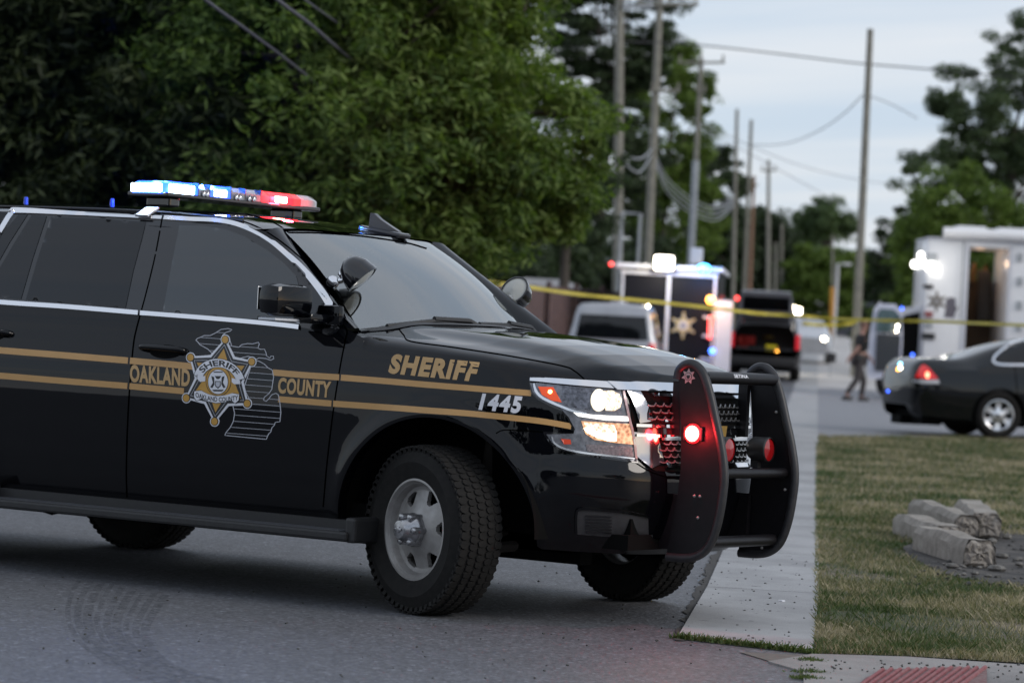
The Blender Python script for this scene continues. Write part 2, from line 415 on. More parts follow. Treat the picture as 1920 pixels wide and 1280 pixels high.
def contour():
    """half plan outline (x, y>=0) from the tail to the nose, dense"""
    ctl = [(-4.66, 0), (-4.66, .5), (-4.62, .78), (-4.50, .93), (-4.2, .985), (-3.8, 1.0)]
    tail = [tuple(p) for p in bspline(ctl, 8)]
    xs = list(np.arange(-3.78, -.13, .03))+[-3.302+(ARR-.0)*math.cos(a) for a in np.linspace(0, math.pi, 41)]+[ARR*math.cos(a) for a in np.linspace(math.pi/2+.25, math.pi, 22)]
    xs = sorted(set(round(x, 4) for x in xs)); side = [(x, 1.0) for x in xs if -3.8 < x < -.14]
    nose = [tuple(p) for p in bspline(list(zip(XF_X[::-1], XF_Y[::-1])), 14)]
    ad = [ARR*math.cos(a) for a in np.linspace(.02, math.pi/2-.1, 30)]
    nx = np.array([p[0] for p in nose]); ny = np.array([p[1] for p in nose])
    extra = [(x, float(np.interp(x, nx, ny))) for x in ad if x > -.15]
    nose = sorted(nose+extra, key=lambda p: (p[0] if p[1] > .80 else 10-p[1]))
    out = tail+side+nose; res = [out[0]]
    for p in out[1:]:
        if math.hypot(p[0]-res[-1][0], p[1]-res[-1][1]) > .002: res.append(p)
    res[-1] = (res[-1][0], 0.0)
    return res
def zbot(x, y):
    b = float(np.interp(x, [-4.7, -3.9, -2.6, -.5, .5, .56, 1.0], [.46, .42, .40, .40, .385, .35, .335]))
    for c in (0.0, -3.302):
        if abs(x-c) < ARR and y > .5: b = max(b, ARC+math.sqrt(max(0, ARR**2-(x-c)**2)))
    return b
def suv_body():
    C = contour(); n = len(C); T = 34; V = []; tops = []
    for i, (x, y) in enumerate(C):
        a = C[max(i-1, 0)]; b = C[min(i+1, n-1)]; d = np.array([b[0]-a[0], b[1]-a[1]]); d /= np.linalg.norm(d); nrm = np.array([-d[1], d[0]])
        if i == n-1 : nrm = np.array([1.0, 0])
        if i == 0: nrm = np.array([-1.0, 0])
        if x < -.6: zt = 1.335
        elif x < -.40: zt = float(np.interp(x, [-.6, -.40], [1.335, Hd(-.4, .94)]))
        else: zt = Hd(x-nrm[0]*.05, max(0, y-nrm[1]*.06))
        zb = zbot(x, y); front = max(0, nrm[0])*float(np.clip((x-.02)/.5, 0, 1)); row = []
        zs = [zb, zb]+[zb+(zt-zb)*(k/(T-2))**.95 for k in range(1, T-1)]
        for k, z in enumerate(zs):
            q = ins(z)
            # front face: bumper prouder than the grille, hood lip rolls back
            q += front*float(np.interp(z, [.34, .45, .60, .72, .78, .86, 1.0, 1.08, 1.13, 1.2], [.03, .0, -.02, -.012, .012, .02, .03, .04, .058, .08]))
            if zt-z < .03 and x > -.45: q += (.03-(zt-z))*.45
            for c in (0.0, -3.302):
                rr = math.hypot(x-c, z-ARC)
                if y > .6 and rr < ARR+.2: q -= .016*math.exp(-((rr-ARR-.015)/.05)**2)
            if k == 0: q += .07
            row.append((x-nrm[0]*q, max(0.0, y-nrm[1]*q), z))
        if i in (0, n-1): row = [(p[0], 0.0, p[2]) for p in row]
        tops.append(row[-1]); V += row
    F = grid_faces(n, T)
    full = V+[(x, -y, z) for x, y, z in V]; off = len(V)
    F = F+[tuple(off+i for i in reversed(f)) for f in F]
    return C, tops, full, F
# ---------------------------------------------------------------- the sheriff SUV (front axle over the world origin, nose to +X)
def GY(z, x=0): return float(np.interp(z, [1.30, 1.335, 1.50, 1.65, 1.80, 1.84], [.935, .930, .882, .832, .772, .745]))
def ztopside(x): return float(np.interp(x, [-4.6, -3.4, -2.4, -2.0, -1.7, -1.5, -1.36, -1.2], [1.83, 1.845, 1.848, 1.842, 1.83, 1.817, 1.803, 1.782]))
def xh(y): return -1.06-.16*(min(abs(y), .74)/.64)**2.2
def xb(y): return -.45-.15*(abs(y)/.78)**2
def zroof(x, y):
    c = float(np.interp(x, [-4.6, -3.6, -2.8, -2.2, -1.8, -1.55, -1.35, -1.2, -1.1], [1.885, 1.91, 1.918, 1.912, 1.897, 1.878, 1.855, 1.832, 1.812]))
    ys = GY(ztopside(x)); e = ztopside(x); t = min(1, abs(y)/ys)
    return e+(c-e)*(1-t**3.4)
suv = empty('police_suv', (0, 0, 0), 0, 'black sheriff SUV with gold stripes, push bumper and flashing blue and red roof lights', 'police SUV')
SV, SF = [], []
def keep(vs, fs):
    b = len(SV); SV.extend(vs); SF.extend([tuple(b+i for i in f) for f in fs])
C, TOPS, bv, bf = suv_body(); keep(bv, bf)
# hood
hv = []; hn = 25; idx = [i for i, c in enumerate(C) if c[0] > -.62]
for i in idx:
    ex, ey, ez = TOPS[i]
    for j in range(hn):
        q = j/(hn-1); y = ey*(1-q)
        hv.append((ex, y, Hd(ex, y)+(ez-Hd(ex, ey))*max(0, 1-q*ey/.10)**2))
hf = grid_faces(len(idx), hn); m_ = len(hv)
hv = hv+[(x, -y, z) for x, y, z in hv]; hf = hf+[tuple(m_+k for k in f) for f in hf]
# denser lateral rows near the creases
hood_v, hood_f = hv, hf
keep(hood_v, hood_f)
# greenhouse sides, A pillars, roof
def greenhouse():
    V = []; F = []
    nx, nz = 70, 12; ts = np.linspace(0, 1, nz)
    def block(rows):
        b = len(V); n = len(rows); m = len(rows[0])
        for r in rows: V.extend(r)
        F.extend([tuple(b+k for k in f) for f in grid_faces(n, m)])
    for sg in (1, -1):
        rows = []
        for i in range(nx+1):
            u = i/nx; row = []
            for t in ts:
                xa = -.52*(1-t)-1.215*t; xr = -4.50*(1-t)-4.30*t
                x = xr*(1-u)+xa*u; z = 1.328+(ztopside(x)-1.328)*t
                bow = .05*math.sin(math.pi*t)*u**6
                row.append((x+bow*0, sg*GY(z), z))
            rows.append(row)
        block(rows); edge = rows[-1]
        ap = []
        for k, t in enumerate(ts):
            x0, y0, z0 = edge[k]; row = []
            yw = .775*(1-t)+.635*t
            x1, z1 = (xb(yw)*(1-t)+xh(yw)*t), 0
            z1 = (Hd(xb(yw), yw)-.006)*(1-t)+zroof(xh(yw), yw)*t
            for q in np.linspace(0, 1, 7):
                xx = x0+(x1-x0)*q; yy = y0+(sg*yw-y0)*q; zz = z0+(z1-z0)*q; pr = .022*math.sin(math.pi*q)
                row.append((xx+pr*.7, yy+sg*pr*.8, zz+pr*.35))
            ap.append(row)
        block(ap)
    rows = []
    for i in range(61):
        u = i/60; row = []
        for k in range(41):
            s = -1+2*k/40; s = math.copysign(abs(s)**.8, s)
            x = (xh(s*.74)-.0)*(1-u)+(-4.32)*u; y = s*GY(ztopside(x)); row.append((x, y, zroof(x, y)))
        rows.append(row)
    block(rows)
    rows = []                                # tailgate glass plane
    for i in range(9):
        t = i/8; x = -4.62*(1-t)-4.32*t; z = 1.32+(zroof(-4.32, 0)-1.32)*t
        rows.append([(x+.1*(abs(s)**2)*1, s*GY(min(z, 1.84)), min(z, zroof(-4.32, s*.74))) for s in np.linspace(-1, 1, 15)])
    block(rows)
    return V, F
gv, gf = greenhouse(); keep(gv, gf)
wv = []; wn, wm = 25, 41
for i in range(wn):
    t = i/(wn-1)
    for k in range(wm):
        s = -1+2*k/(wm-1); yw = s*(.780*(1-t)+.640*t)
        x = xb(yw)*(1-t)+xh(yw)*t; z = (Hd(xb(yw), yw)-.01)*(1-t)+(zroof(xh(yw), yw)-.004)*t
        b = .035*math.sin(math.pi*t); wv.append((x+b*.5, yw, z+b*.86))
wf = grid_faces(wn, wm); keep(wv, wf)
BODY = Surf(SV, SF)
body = link('body', bv+hood_v+gv, bf+[tuple(len(bv)+k for k in f) for f in hood_f]+[tuple(len(bv)+len(hood_v)+k for k in f) for f in gf], MAT['paint'], suv, smooth=True)
bm = bmesh.new(); bm.from_mesh(body.data); bmesh.ops.remove_doubles(bm, verts=bm.verts, dist=.0015); bmesh.ops.recalc_face_normals(bm, faces=bm.faces); bm.to_mesh(body.data); bm.free()
body.data.set_sharp_from_angle(angle=R(42))
# windshield you can look through
gm = bpy.data.materials.new('windshield_glass'); gm.use_nodes = True; t = gm.node_tree; t.nodes.clear()
o_ = t.nodes.new('ShaderNodeOutputMaterial'); fr = t.nodes.new('ShaderNodeFresnel'); fr.inputs[0].default_value = 2.15
gl = t.nodes.new('ShaderNodeBsdfGlossy'); gl.inputs['Roughness'].default_value = .025; gl.inputs['Color'].default_value = (.92, .94, .93, 1)
tr = t.nodes.new('ShaderNodeBsdfTransparent'); tr.inputs[0].default_value = (.55, .62, .60, 1); mxs = t.nodes.new('ShaderNodeMixShader')
mr = t.nodes.new('ShaderNodeMapRange'); t.links.new(fr.outputs[0], mr.inputs[0]); mr.inputs[3].default_value = .27
t.links.new(mr.outputs[0], mxs.inputs[0]); t.links.new(tr.outputs[0], mxs.inputs[1]); t.links.new(gl.outputs[0], mxs.inputs[2]); t.links.new(mxs.outputs[0], o_.inputs[0])
MAT['windshield'] = gm
ws = link('windshield', wv, wf, gm, suv, smooth=True)
bm = bmesh.new(); bm.from_mesh(ws.data); bm.faces.ensure_lookup_table(); bm.normal_update()
if bm.faces[len(bm.faces)//2].normal.z < 0: bmesh.ops.reverse_faces(bm, faces=bm.faces)
bm.to_mesh(ws.data); bm.free()
def hd(n, *pl, **k): return strip(n, BODY, *pl, parent=suv, **k)
# glazed band of the side (gloss black), panes, chrome
P_DLO = [(-60, 500), (-60, 563), (0, 569), (262, 588), (420, 602), (560, 613), (612, 622), (628, 616), (632, 604), (622, 580), (600, 548), (572, 514), (545, 487), (510, 457), (470, 434), (430, 421), (380, 414), (305, 410), (150, 403), (32, 398), (20, 404), (0, 436)]
patch('window_surround', BODY, P_DLO, .001, MAT['blackgloss'], suv, step=9, depth=.002)
p_ = patch('window', BODY, [(96, 407), (185, 411), (274, 417), (266, 450), (250, 510), (236, 577), (140, 570), (49, 562), (70, 490)], .0035, MAT['tint'], suv, step=9, depth=.003)
patch('window', BODY, [(60, 404), (88, 406), (62, 485), (40, 561), (-30, 556), (-10, 520), (28, 455)], .0035, MAT['tint'], suv, step=9, depth=.003)
patch('window', BODY, [(36, 402), (52, 403), (18, 456), (-18, 520), (-50, 556), (-58, 510), (4, 440)], .0035, MAT['tint'], suv, step=9, depth=.003)
patch('window', BODY, [(337, 423), (380, 424), (425, 431), (458, 443), (500, 468), (535, 495), (556, 518), (567, 560), (571, 604), (440, 596), (306, 585), (318, 520)], .0035, MAT['tint2'], suv, step=9, depth=.003)
CH = dict(wd=7.6, off=.008, mats=MAT['chrome'], depth=.006)
strip('belt_trim', BODY, [(-70, 558), (0, 567), (130, 576), (261, 587)], 8.5, .012, MAT['chrome'], suv, depth=.01)
strip('belt_trim', BODY, [(265, 587.5), (400, 598), (500, 607), (562, 614)], 8.5, .012, MAT['chrome'], suv, depth=.01)
strip('window_trim', BODY, [(607, 622), (620, 621), (630, 611), (628, 592), (612, 562), (592, 534), (565, 503), (538, 478), (508, 453), (475, 434), (440, 421), (405, 415), (360, 413), (308, 410)], [8, 10, 10, 9, 7, 6.5, 6, 6, 6], .010, MAT['chrome'], suv, depth=.008)
strip('window_trim', BODY, [(304, 410), (150, 402.5), (34, 396.5), (22, 402), (4, 430), (-30, 486), (-60, 535)], [5, 5, 5, 7, 9, 9, 9], .010, MAT['chrome'], suv, depth=.008)
# shut lines
G = dict(off=.0012, mats=MAT['gap'], parent=suv, depth=.002)
strip('shut_line', BODY, [(304, 411), (291, 480), (274, 550), (263, 590), (257, 612), (251, 640), (246, 690), (241, 760), (238, 830), (237, 900), (240, 962)], 2.6, **G)
strip('shut_line', BODY, [(634, 604), (650, 618), (647, 640), (640, 675), (630, 735), (621, 800), (612, 880), (606, 950)], 2.4, **G)
strip('shut_line', BODY, [(300, 399), (380, 403), (445, 412), (500, 435), (560, 480), (610, 535), (640, 580), (652, 606)], 2.2, **G)
strip('shut_line', BODY, [(-60, 385), (60, 391), (150, 395), (300, 403)], 1.6, **G)
strip('shut_line', BODY, [(748, 617), (757, 628), (771, 640), (850, 651), (960, 668), (1055, 686), (1078, 696), (1096, 711)], 2.2, **G)
strip('roof_seam', BODY, [(541, 436), (600, 437), (680, 443), (760, 455), (800, 466)], 2.6, **G)
strip('roof_seam', BODY, [(541, 436), (525, 424), (500, 412), (460, 401)], 2.0, **G)
# gold stripes
gs = dict(off=.0016, mats=MAT['gold'], parent=suv, depth=.001)
strip('gold_stripe', BODY, [(-80, 649), (0, 656.5), (120, 666), (240, 675.8)], 12, **gs)
strip('gold_stripe', BODY, [(244, 676.1), (300, 681), (362, 687)], 12, **gs)
strip('gold_stripe', BODY, [(512, 698), (570, 703), (636, 707.2)], 11.5, **gs)
strip('gold_stripe', BODY, [(639.5, 707.6), (720, 714), (800, 721), (900, 729), (996, 737)], [11.5, 11.3, 11], **gs)
strip('gold_stripe', BODY, [(-80, 698), (0, 704), (120, 714), (239, 723.3)], 11.5, **gs)
strip('gold_stripe', BODY, [(243, 723.7), (300, 729), (345, 733)], 11.5, **gs)
strip('gold_stripe', BODY, [(522, 748), (570, 752), (621.5, 756.2)], 11.5, **gs)
strip('gold_stripe', BODY, [(625, 756.4), (720, 763), (800, 769), (880, 775), (960, 783), (1020, 790), (1071, 799)], [11.5, 11.3, 11], **gs)
# lettering
word('lettering', BODY, 'OAKLAND', [(244, 683), (357, 692), (356, 725), (244, 716)], .002, MAT['goldtext'], suv, bold=.042, spacing=1.10)
word('lettering', BODY, 'COUNTY', [(523, 707), (622, 715), (619, 746), (521, 737)], .002, MAT['goldtext'], suv, bold=.042, spacing=1.10)
word('lettering', BODY, 'SHERIFF', [(737, 663), (900, 679), (890, 716), (727, 700)], .002, MAT['goldtext'], suv, bold=.055, spacing=1.16)
word('lettering', BODY, '1445', [(905, 737), (981, 743), (974, 775), (897, 768)], .002, MAT['white'], suv, bold=.05, spacing=1.22)
# badge: outline of the state behind a six-point star
def e8(x, y): return (330+x/5.332, 600+y/5.332)
UPN = [(200, 200), (215, 185), (285, 155), (345, 155), (400, 128), (450, 95), (520, 85), (562, 95), (545, 110), (500, 125), (470, 150), (460, 175), (540, 200), (560, 260), (630, 272), (660, 245), (720, 235), (770, 238), (825, 222), (835, 240), (820, 280), (850, 293), (885, 290), (900, 320), (910, 360), (940, 380), (950, 360), (975, 360), (980, 385), (950, 402), (900, 385), (830, 378), (800, 395), (760, 370), (720, 362), (650, 380), (540, 400), (360, 330), (320, 290), (240, 245), (220, 220)]
LPN = [(790, 400), (835, 412), (885, 440), (920, 475), (965, 500), (978, 570), (965, 650), (960, 690), (930, 735), (885, 770), (878, 800), (905, 810), (935, 780), (960, 745), (1000, 730), (1025, 745), (1040, 820), (1050, 920), (1040, 1015), (995, 1020), (985, 1050), (960, 1075), (950, 1115), (925, 1140), (905, 1190), (800, 1180), (490, 1150), (500, 1125), (545, 1070), (575, 1010), (588, 930), (570, 855), (700, 850), (740, 800), (680, 680), (720, 560), (745, 480)]
for pl in (UPN, LPN):
    q = [e8(*p) for p in pl]
    strip('badge_map', BODY, q+[q[0]], 1.3, .0022, MAT['linegrey'], suv, curve=False, depth=.001, step=4)
    ys = sorted(p[1] for p in pl); yy = min(ys)+45
    while yy < max(ys)-20:
        # horizontal rules clipped to the outline, sloping with the door
        xsn = []; sl = .075
        for a, b in zip(pl, pl[1:]+pl[:1]):
            fa = a[1]-sl*(a[0]-500)-yy; fb = b[1]-sl*(b[0]-500)-yy
            if fa*fb < 0: k = fa/(fa-fb); xsn.append(a[0]+(b[0]-a[0])*k)
        xsn.sort()
        for a, b in zip(xsn[::2], xsn[1::2]):
            if b-a > 18: strip('badge_map', BODY, [e8(a, yy+sl*(a-500)), e8(b, yy+sl*(b-500))], .8, .0021, MAT['linegrey'], suv, curve=False, depth=.001, step=10)
        yy += 62
TIPS = [(497, 197), (762, 418), (717, 833), (390, 1012), (108, 778), (150, 375)]
cxs, cys = sum(p[0] for p in TIPS)/6, sum(p[1] for p in TIPS)/6
def star(outer, inner, cx=cxs, cy=cys, tips=TIPS):
    out = []
    for i in range(6):
        a = tips[i]; b = tips[(i+1) % 6]; out.append((cx+(a[0]-cx)*outer, cy+(a[1]-cy)*outer))
        mxp, myp = (a[0]+b[0])/2, (a[1]+b[1])/2; out.append((cx+(mxp-cx)*inner, cy+(myp-cy)*inner))
    return out
def sp(name, poly, off, m, step=3.0, **k): return patch(name, BODY, [e8(*p) for p in poly], off, m, suv, step=step, depth=.0005, smooth=True, **k)
sp('badge', star(1.04, .80), .0030, MAT['white'])
for a in TIPS: sp('badge', circ(a[0], a[1], 46, 52), .0034, MAT['white'])
sp('badge', star(.97, .72), .0038, MAT['inkblack'])
sp('badge', star(.88, .645), .0042, MAT['linegrey']); sp('badge', star(.86, .63), .0046, MAT['inkblack'])
sp('badge', star(.78, .50), .0050, MAT['goldstar'])
for a in TIPS:
    sp('badge', circ(a[0], a[1], 38, 43), .0042, MAT['inkblack']); sp('badge', circ(a[0], a[1], 31, 36), .0054, MAT['goldstar'])
def arcband(cx, cy, r0, r1, a0, a1, ky=1.0, n=18, tilt=.075):
    o = [(cx+r1*math.cos(t), cy-ky*r1*math.sin(t)) for t in np.linspace(a0, a1, n)]+[(cx+r0*math.cos(t), cy-ky*r0*math.sin(t)) for t in np.linspace(a1, a0, n)]
    return [(x, y+tilt*(x-cx)) for x, y in o]
sp('badge', circ(432, 610, 128, 150), .0056, MAT['inkblack']); sp('badge', circ(432, 610, 122, 143), .0060, MAT['goldstar'])
sp('badge', arcband(440, 640, 172, 268, R(16), R(164), .95), .0064, MAT['inkblack']); sp('badge', arcband(440, 640, 178, 262, R(17), R(163), .95), .0068, MAT['white'])
sp('badge', [(222, 560), (300, 560), (300, 612), (250, 618), (222, 590)], .0070, MAT['white']); sp('badge', [(566, 580), (645, 600), (650, 640), (590, 640), (566, 620)], .0070, MAT['white'])
sp('badge', circ(428, 618, 104, 126), .0064, MAT['inkblack']); sp('badge', circ(428, 618, 98, 120), .0068, MAT['white'])
low = [(192, 712), (260, 705), (330, 740), (410, 760), (500, 752), (570, 730), (640, 742), (635, 800), (600, 830), (560, 800), (500, 818), (410, 828), (320, 808), (260, 780), (215, 805), (190, 770)]
sp('badge', [(x+(x-415)*.03, y+(y-770)*.08) for x, y in low], .0070, MAT['inkblack']); sp('badge', low, .0074, MAT['white'])
def arcfn(cx, cy, rad, hgt, a0, a1, ky=.95, tilt=.075):
    def f(a, b):
        t = a0+(a1-a0)*a; r = rad+hgt*b; x = cx+r*math.cos(t); y = cy-ky*r*math.sin(t)+tilt*(x-cx); return e8(x, y)
    return f
word('badge_lettering', BODY, 'SHERIFF', None, .0072, MAT['inkblack'], suv, bold=.03, fn=arcfn(440, 640, 188, 62, R(147), R(33)))
word('badge_lettering', BODY, 'OAKLAND COUNTY', None, .0078, MAT['inkblack'], suv, bold=.02, fn=lambda a, b: e8(205+425*a, (768+33*math.sin(math.pi*a)+30*a)-(48*b)))
# arms of the seal: shield, supporters, ribbon
for pl in ([(400, 610), (456, 610), (456, 660), (428, 685), (400, 660)], [(395, 560), (462, 560), (440, 590), (416, 590)], [(362, 560), (390, 570), (395, 640), (372, 680), (352, 670), (378, 625), (368, 590)], [(494, 560), (466, 570), (461, 640), (484, 680), (504, 670), (478, 625), (488, 590)], [(370, 695), (488, 695), (470, 712), (388, 712)], [(385, 515), (475, 515), (475, 526), (385, 526)]):
    sp('badge', pl, .0072, MAT['inkblack'], step=6)
sp('badge', [(408, 618), (448, 618), (448, 655), (428, 672), (408, 655)], .0076, MAT['linegrey'], step=6)
# ---------------------------------------------------------------- SUV: underside, wheels, lamps, trim
def wellmat(): return MAT['blackmatte']
mb = MB()
mb.box((-1.65, 0, .44), (3.0-.62+.4, 1.70, .10)); mb.box((-2.0, 0, .40), (5.0, 1.0, .16)); mb.box((.68, 0, .46), (.34, 1.1, .10)); mb.box((-4.2, 0, .48), (.5, 1.7, .1))
mb.box((-2.0, .45, .33), (5.1, .10, .12)); mb.box((-2.0, -.45, .33), (5.1, .10, .12)); mb.box((.62, 0, .40), (.50, 1.2, .07)); mb.box((0, 0, .36), (.16, 1.3, .10)); mb.box((-3.302, 0, .38), (.14, 1.4, .10)); mb.ball((-3.302, .1, .36), .15, 12)
for c in (0.0, -3.302):
    for sg in (1, -1):
        Tm = Matrix.Translation((c, sg*.55, ARC)) @ Matrix.Rotation(R(-90 if sg > 0 else 90), 4, 'X')
        mb.lathe([(.01, 0), (ARR+.03, 0), (ARR+.03, .37)], Tm, 48, *( (R(180), R(360)) if sg > 0 else (R(0), R(180)) ))
mb.tube([(-2.3, .3, .30), (-4.0, .5, .32), (-4.5, .5, .34)], .035, 8)
mb.build('underbody', MAT['blackmatte'], suv)
# cabin you can see through the windshield
cab = MB(); cab.box((-2.6, 0, .60), (4.0, 1.7, .05)); cab.box((-3.0, 0, 1.1), (.06, 1.66, 1.3)); cab.build('cabin_floor', MAT['blackmatte'], suv)
dsh = MB(); dsh.box((-.85, 0, 1.17), (.52, 1.6, .22), bev=.06); dsh.box((-.95, .36, 1.26), (.25, .36, .10), bev=.04); dsh.box((-.95, -.02, 1.29), (.06, .26, .18), bev=.01)
dsh.build('dashboard', mottled('dash_plastic', (.035, .035, .035), (.05, .05, .05), 30, .7), suv)
sw = MB(); sw.tube([(-1.12+.05*math.cos(a), .38+.19*math.sin(a), 1.20+.185*math.cos(a)) for a in np.linspace(0, 2*math.pi, 28)[:-1]], .016, 8, closed=True); sw.box((-1.10, .38, 1.2), (.05, .12, .1), bev=.02); sw.box((-1.10, .38, 1.2), (.03, .36, .03)); sw.build('steering_wheel', MAT['blackplastic'], suv, auto=40)
seatm = mottled('seat_cloth', (.05, .05, .048), (.07, .07, .066), 60, .9)
for y in (-.40, .40):
    s_ = MB(); s_.box((-1.62, y, 1.18), (.16, .50, .62), ry=R(-14), bev=.06); s_.box((-1.72, y, 1.56), (.10, .27, .20), ry=R(-14), bev=.045); s_.box((-1.40, y, .88), (.5, .5, .16), bev=.06); s_.build('seat', seatm, suv, auto=40)
rm = MB(); rm.box((-1.17, 0, 1.70), (.035, .24, .07), bev=.015); rm.tube([(-1.17, 0, 1.70), (-1.06, 0, 1.79)], .01, 6); rm.build('inside_mirror', MAT['blackplastic'], suv)

# ---- wheels
def wheel(parent, loc, rz, R0, W0, rim_r, holes, style, mats, tread=True, seg=72, hub=True):
    """outer face towards local -Y before RZ"""
    w_ = empty('wheel', (0, 0, 0)); w_.parent = parent; w_.location = loc; w_.rotation_euler = (0, 0, rz)
    T = Matrix.Rotation(R(90), 4, 'X')            # lathe axis Z -> -Y : height h lands at y=-h
    h = W0/2; t = MB()
    prof = [(rim_r-.012, h*.80), (rim_r+.006, h*.90), (rim_r+.03, h*.97), ((R0+rim_r)/2, h*1.09), (R0-.055, h*.985), (R0-.030, h*.92), (R0-.012, h*.80), (R0-.009, h*.4), (R0-.009, -h*.4), (R0-.012, -h*.80), (R0-.03, -h*.92), ((R0+rim_r)/2, -h*1.03), (rim_r, -h*.85), (rim_r-.02, -h*.8)]
    t.lathe(prof, T, seg)
    if tread:
        rows = [(-.82, .19, 60, 0), (-.42, .17, 72, .5), (-.0, .18, 72, 0), (.42, .17, 72, .5), (.82, .19, 60, 0)]
        for (yy, ww, nn, ph) in rows:
            for k in range(nn):
                a = 2*math.pi*(k+ph)/nn; dz = 2*math.pi*R0/nn*.88; hh = .011
                yo = yy*h; rr = R0-.002-(.006 if abs(yy) > .7 else 0)
                cx, cz = (rr-hh/2)*math.sin(a), (rr-hh/2)*math.cos(a)
                Mx = Matrix.Translation((cx, yo, cz)) @ Matrix.Rotation(a, 4, 'Y') @ Matrix.Rotation(R(14 if yy > 0 else -14)*(1 if abs(yy) > .1 else 0)+R(8)*((k % 2)*2-1), 4, 'Z')
                lx, ly = dz/2, ww*W0/2*1.02; z_ = hh/2
                pl = [(-lx, -ly*.6), (-lx*.55, -ly), (lx*.55, -ly*.9), (lx, -ly*.4), (lx*.9, ly*.6), (lx*.45, ly), (-lx*.5, ly*.92), (-lx*.9, ly*.4)]
                n_ = len(pl); vs = [(x*.93, y*.93, z_) for x, y in pl]+[(x, y, -z_) for x, y in pl]
                t.add(vs, [tuple(range(n_))]+[(i, n_+i, n_+(i+1) % n_, (i+1) % n_) for i in range(n_)], Mx)
        for side in (1, -1):                      # shoulder lugs
            for k in range(60):
                a = 2*math.pi*(k+.5)/60; cx, cz = (R0-.030)*math.sin(a), (R0-.030)*math.cos(a)
                t.box((0, 0, 0), (.022, .008, .030), T=Matrix.Translation((cx, side*h*.93, cz)) @ Matrix.Rotation(a, 4, 'Y') @ Matrix.Rotation(R(-18*side), 4, 'X'))
    t.build('tyre', MAT['rubber'], w_, auto=35)
    # rim
    rb = MB()
    rb.lathe([(rim_r-.015, h*.78), (rim_r+.008, h*.92), (rim_r-.002, h*.93), (rim_r-.012, h*.80), (rim_r-.028, h*.5), (rim_r-.03, -h*.7), (rim_r, -h*.8)], T, 64)
    def disc_y(r):
        return float(np.interp(r/rim_r, style['r'], style['y']))*h
    nr, na = 26, 240; r0 = rim_r*style['r0']; r1 = rim_r-.018; vs = []; fs = []; keepf = []
    rr = np.linspace(r0, r1, nr)
    for i in range(nr):
        for k in range(na):
            a = 2*math.pi*k/na; vs.append((rr[i]*math.sin(a), -disc_y(rr[i])-style.get('rib', 0)*max(0, math.cos(holes*a+style.get('ph', 0)*holes))*0, rr[i]*math.cos(a)))
    def hole(r, a):
        f = (a*holes/(2*math.pi)+style.get('phase', 0)) % 1.0; d = abs(f-.5)*2       # 0 at the hole's middle
        x = (r/rim_r-style['h0'])/(style['h1']-style['h0'])
        if not 0 < x < 1: return False
        wdt = style['w0']+(style['w1']-style['w0'])*x
        e = min(x, 1-x)/.18; wdt *= math.sqrt(max(0, 1-(1-min(1, e))**2))
        return d < wdt
    for i in range(nr-1):
        for k in range(na):
            rm_ = (rr[i]+rr[i+1])/2; a = 2*math.pi*(k+.5)/na
            if not hole(rm_, a):
                k2 = (k+1) % na; fs.append((i*na+k, i*na+k2, (i+1)*na+k2, (i+1)*na+k))
    b = MB(); b.add(vs, fs); V0 = len(vs)
    o = b.build('rim_disc_tmp', mats, None, smooth=True)
    bm = bmesh.new(); bm.from_mesh(o.data)
    bmesh.ops.delete(bm, geom=[v for v in bm.verts if not v.link_faces], context='VERTS')
    bmesh.ops.smooth_vert(bm, verts=[v for v in bm.verts if v.is_boundary], factor=.5, use_axis_x=True, use_axis_y=False, use_axis_z=True)
    ex = bmesh.ops.extrude_edge_only(bm, edges=[e for e in bm.edges if e.is_boundary])
    for v in [g for g in ex['geom'] if isinstance(g, bmesh.types.BMVert)]: v.co.y += .022
    bm.verts.index_update(); rb.add([v.co.copy() for v in bm.verts], [[v.index for v in f.verts] for f in bm.faces]); bm.free()
    bpy.data.objects.remove(o)
    rb.build('rim', mats, w_, auto=38)
    br = MB(); br.lathe([(.005, h*.1), (rim_r*.80, h*.1), (rim_r*.80, -.02)], T, 40); br.build('brake_disc', MAT['blackmatte'], w_)
    return w_
ST = dict(r=[0, .30, .42, .58, .80, .93, 1.0], y=[.86, .84, .74, .60, .46, .55, .80], r0=.28, h0=.56, h1=.82, w0=.22, w1=.54, phase=.08)
def suv_wheel(x, y, rz, sg):
    w_ = wheel(suv, (x, y, .400), rz, .402, .236, .232, 6, ST, MAT['silver'])
    T = Matrix.Rotation(R(90), 4, 'X'); hc = MB(); h = .136
    hc.lathe([(.074, h*.70), (.080, h*.86), (.070, h*1.02), (.056, h*1.14), (.050, h*1.36), (.042, h*1.43), (.0, h*1.46)][::-1], T, 36)
    for k in range(6):
        a = 2*math.pi*(k+.5)/6; hc.lathe([(.0, .168), (.013, .166), (.017, .158), (.018, .08)], Matrix.Translation((.066*math.sin(a), 0, .066*math.cos(a))) @ T, 12)
    hc.box((0, -h*1.465, 0), (.052, .006, .014), bev=.002); hc.box((0, -h*1.465, 0), (.020, .007, .030), bev=.002)
    hc.build('hub_cap', mottled('hub_steel', (.30, .30, .31), (.46, .46, .48), 40, .25, metal=.9), w_, auto=40)
    return w_
suv_wheel(-.035, -.892, R(-19), -1); suv_wheel(0, .872, R(180-17), 1); suv_wheel(-3.302, -.872, 0, -1); suv_wheel(-3.302, .872, R(180), 1)
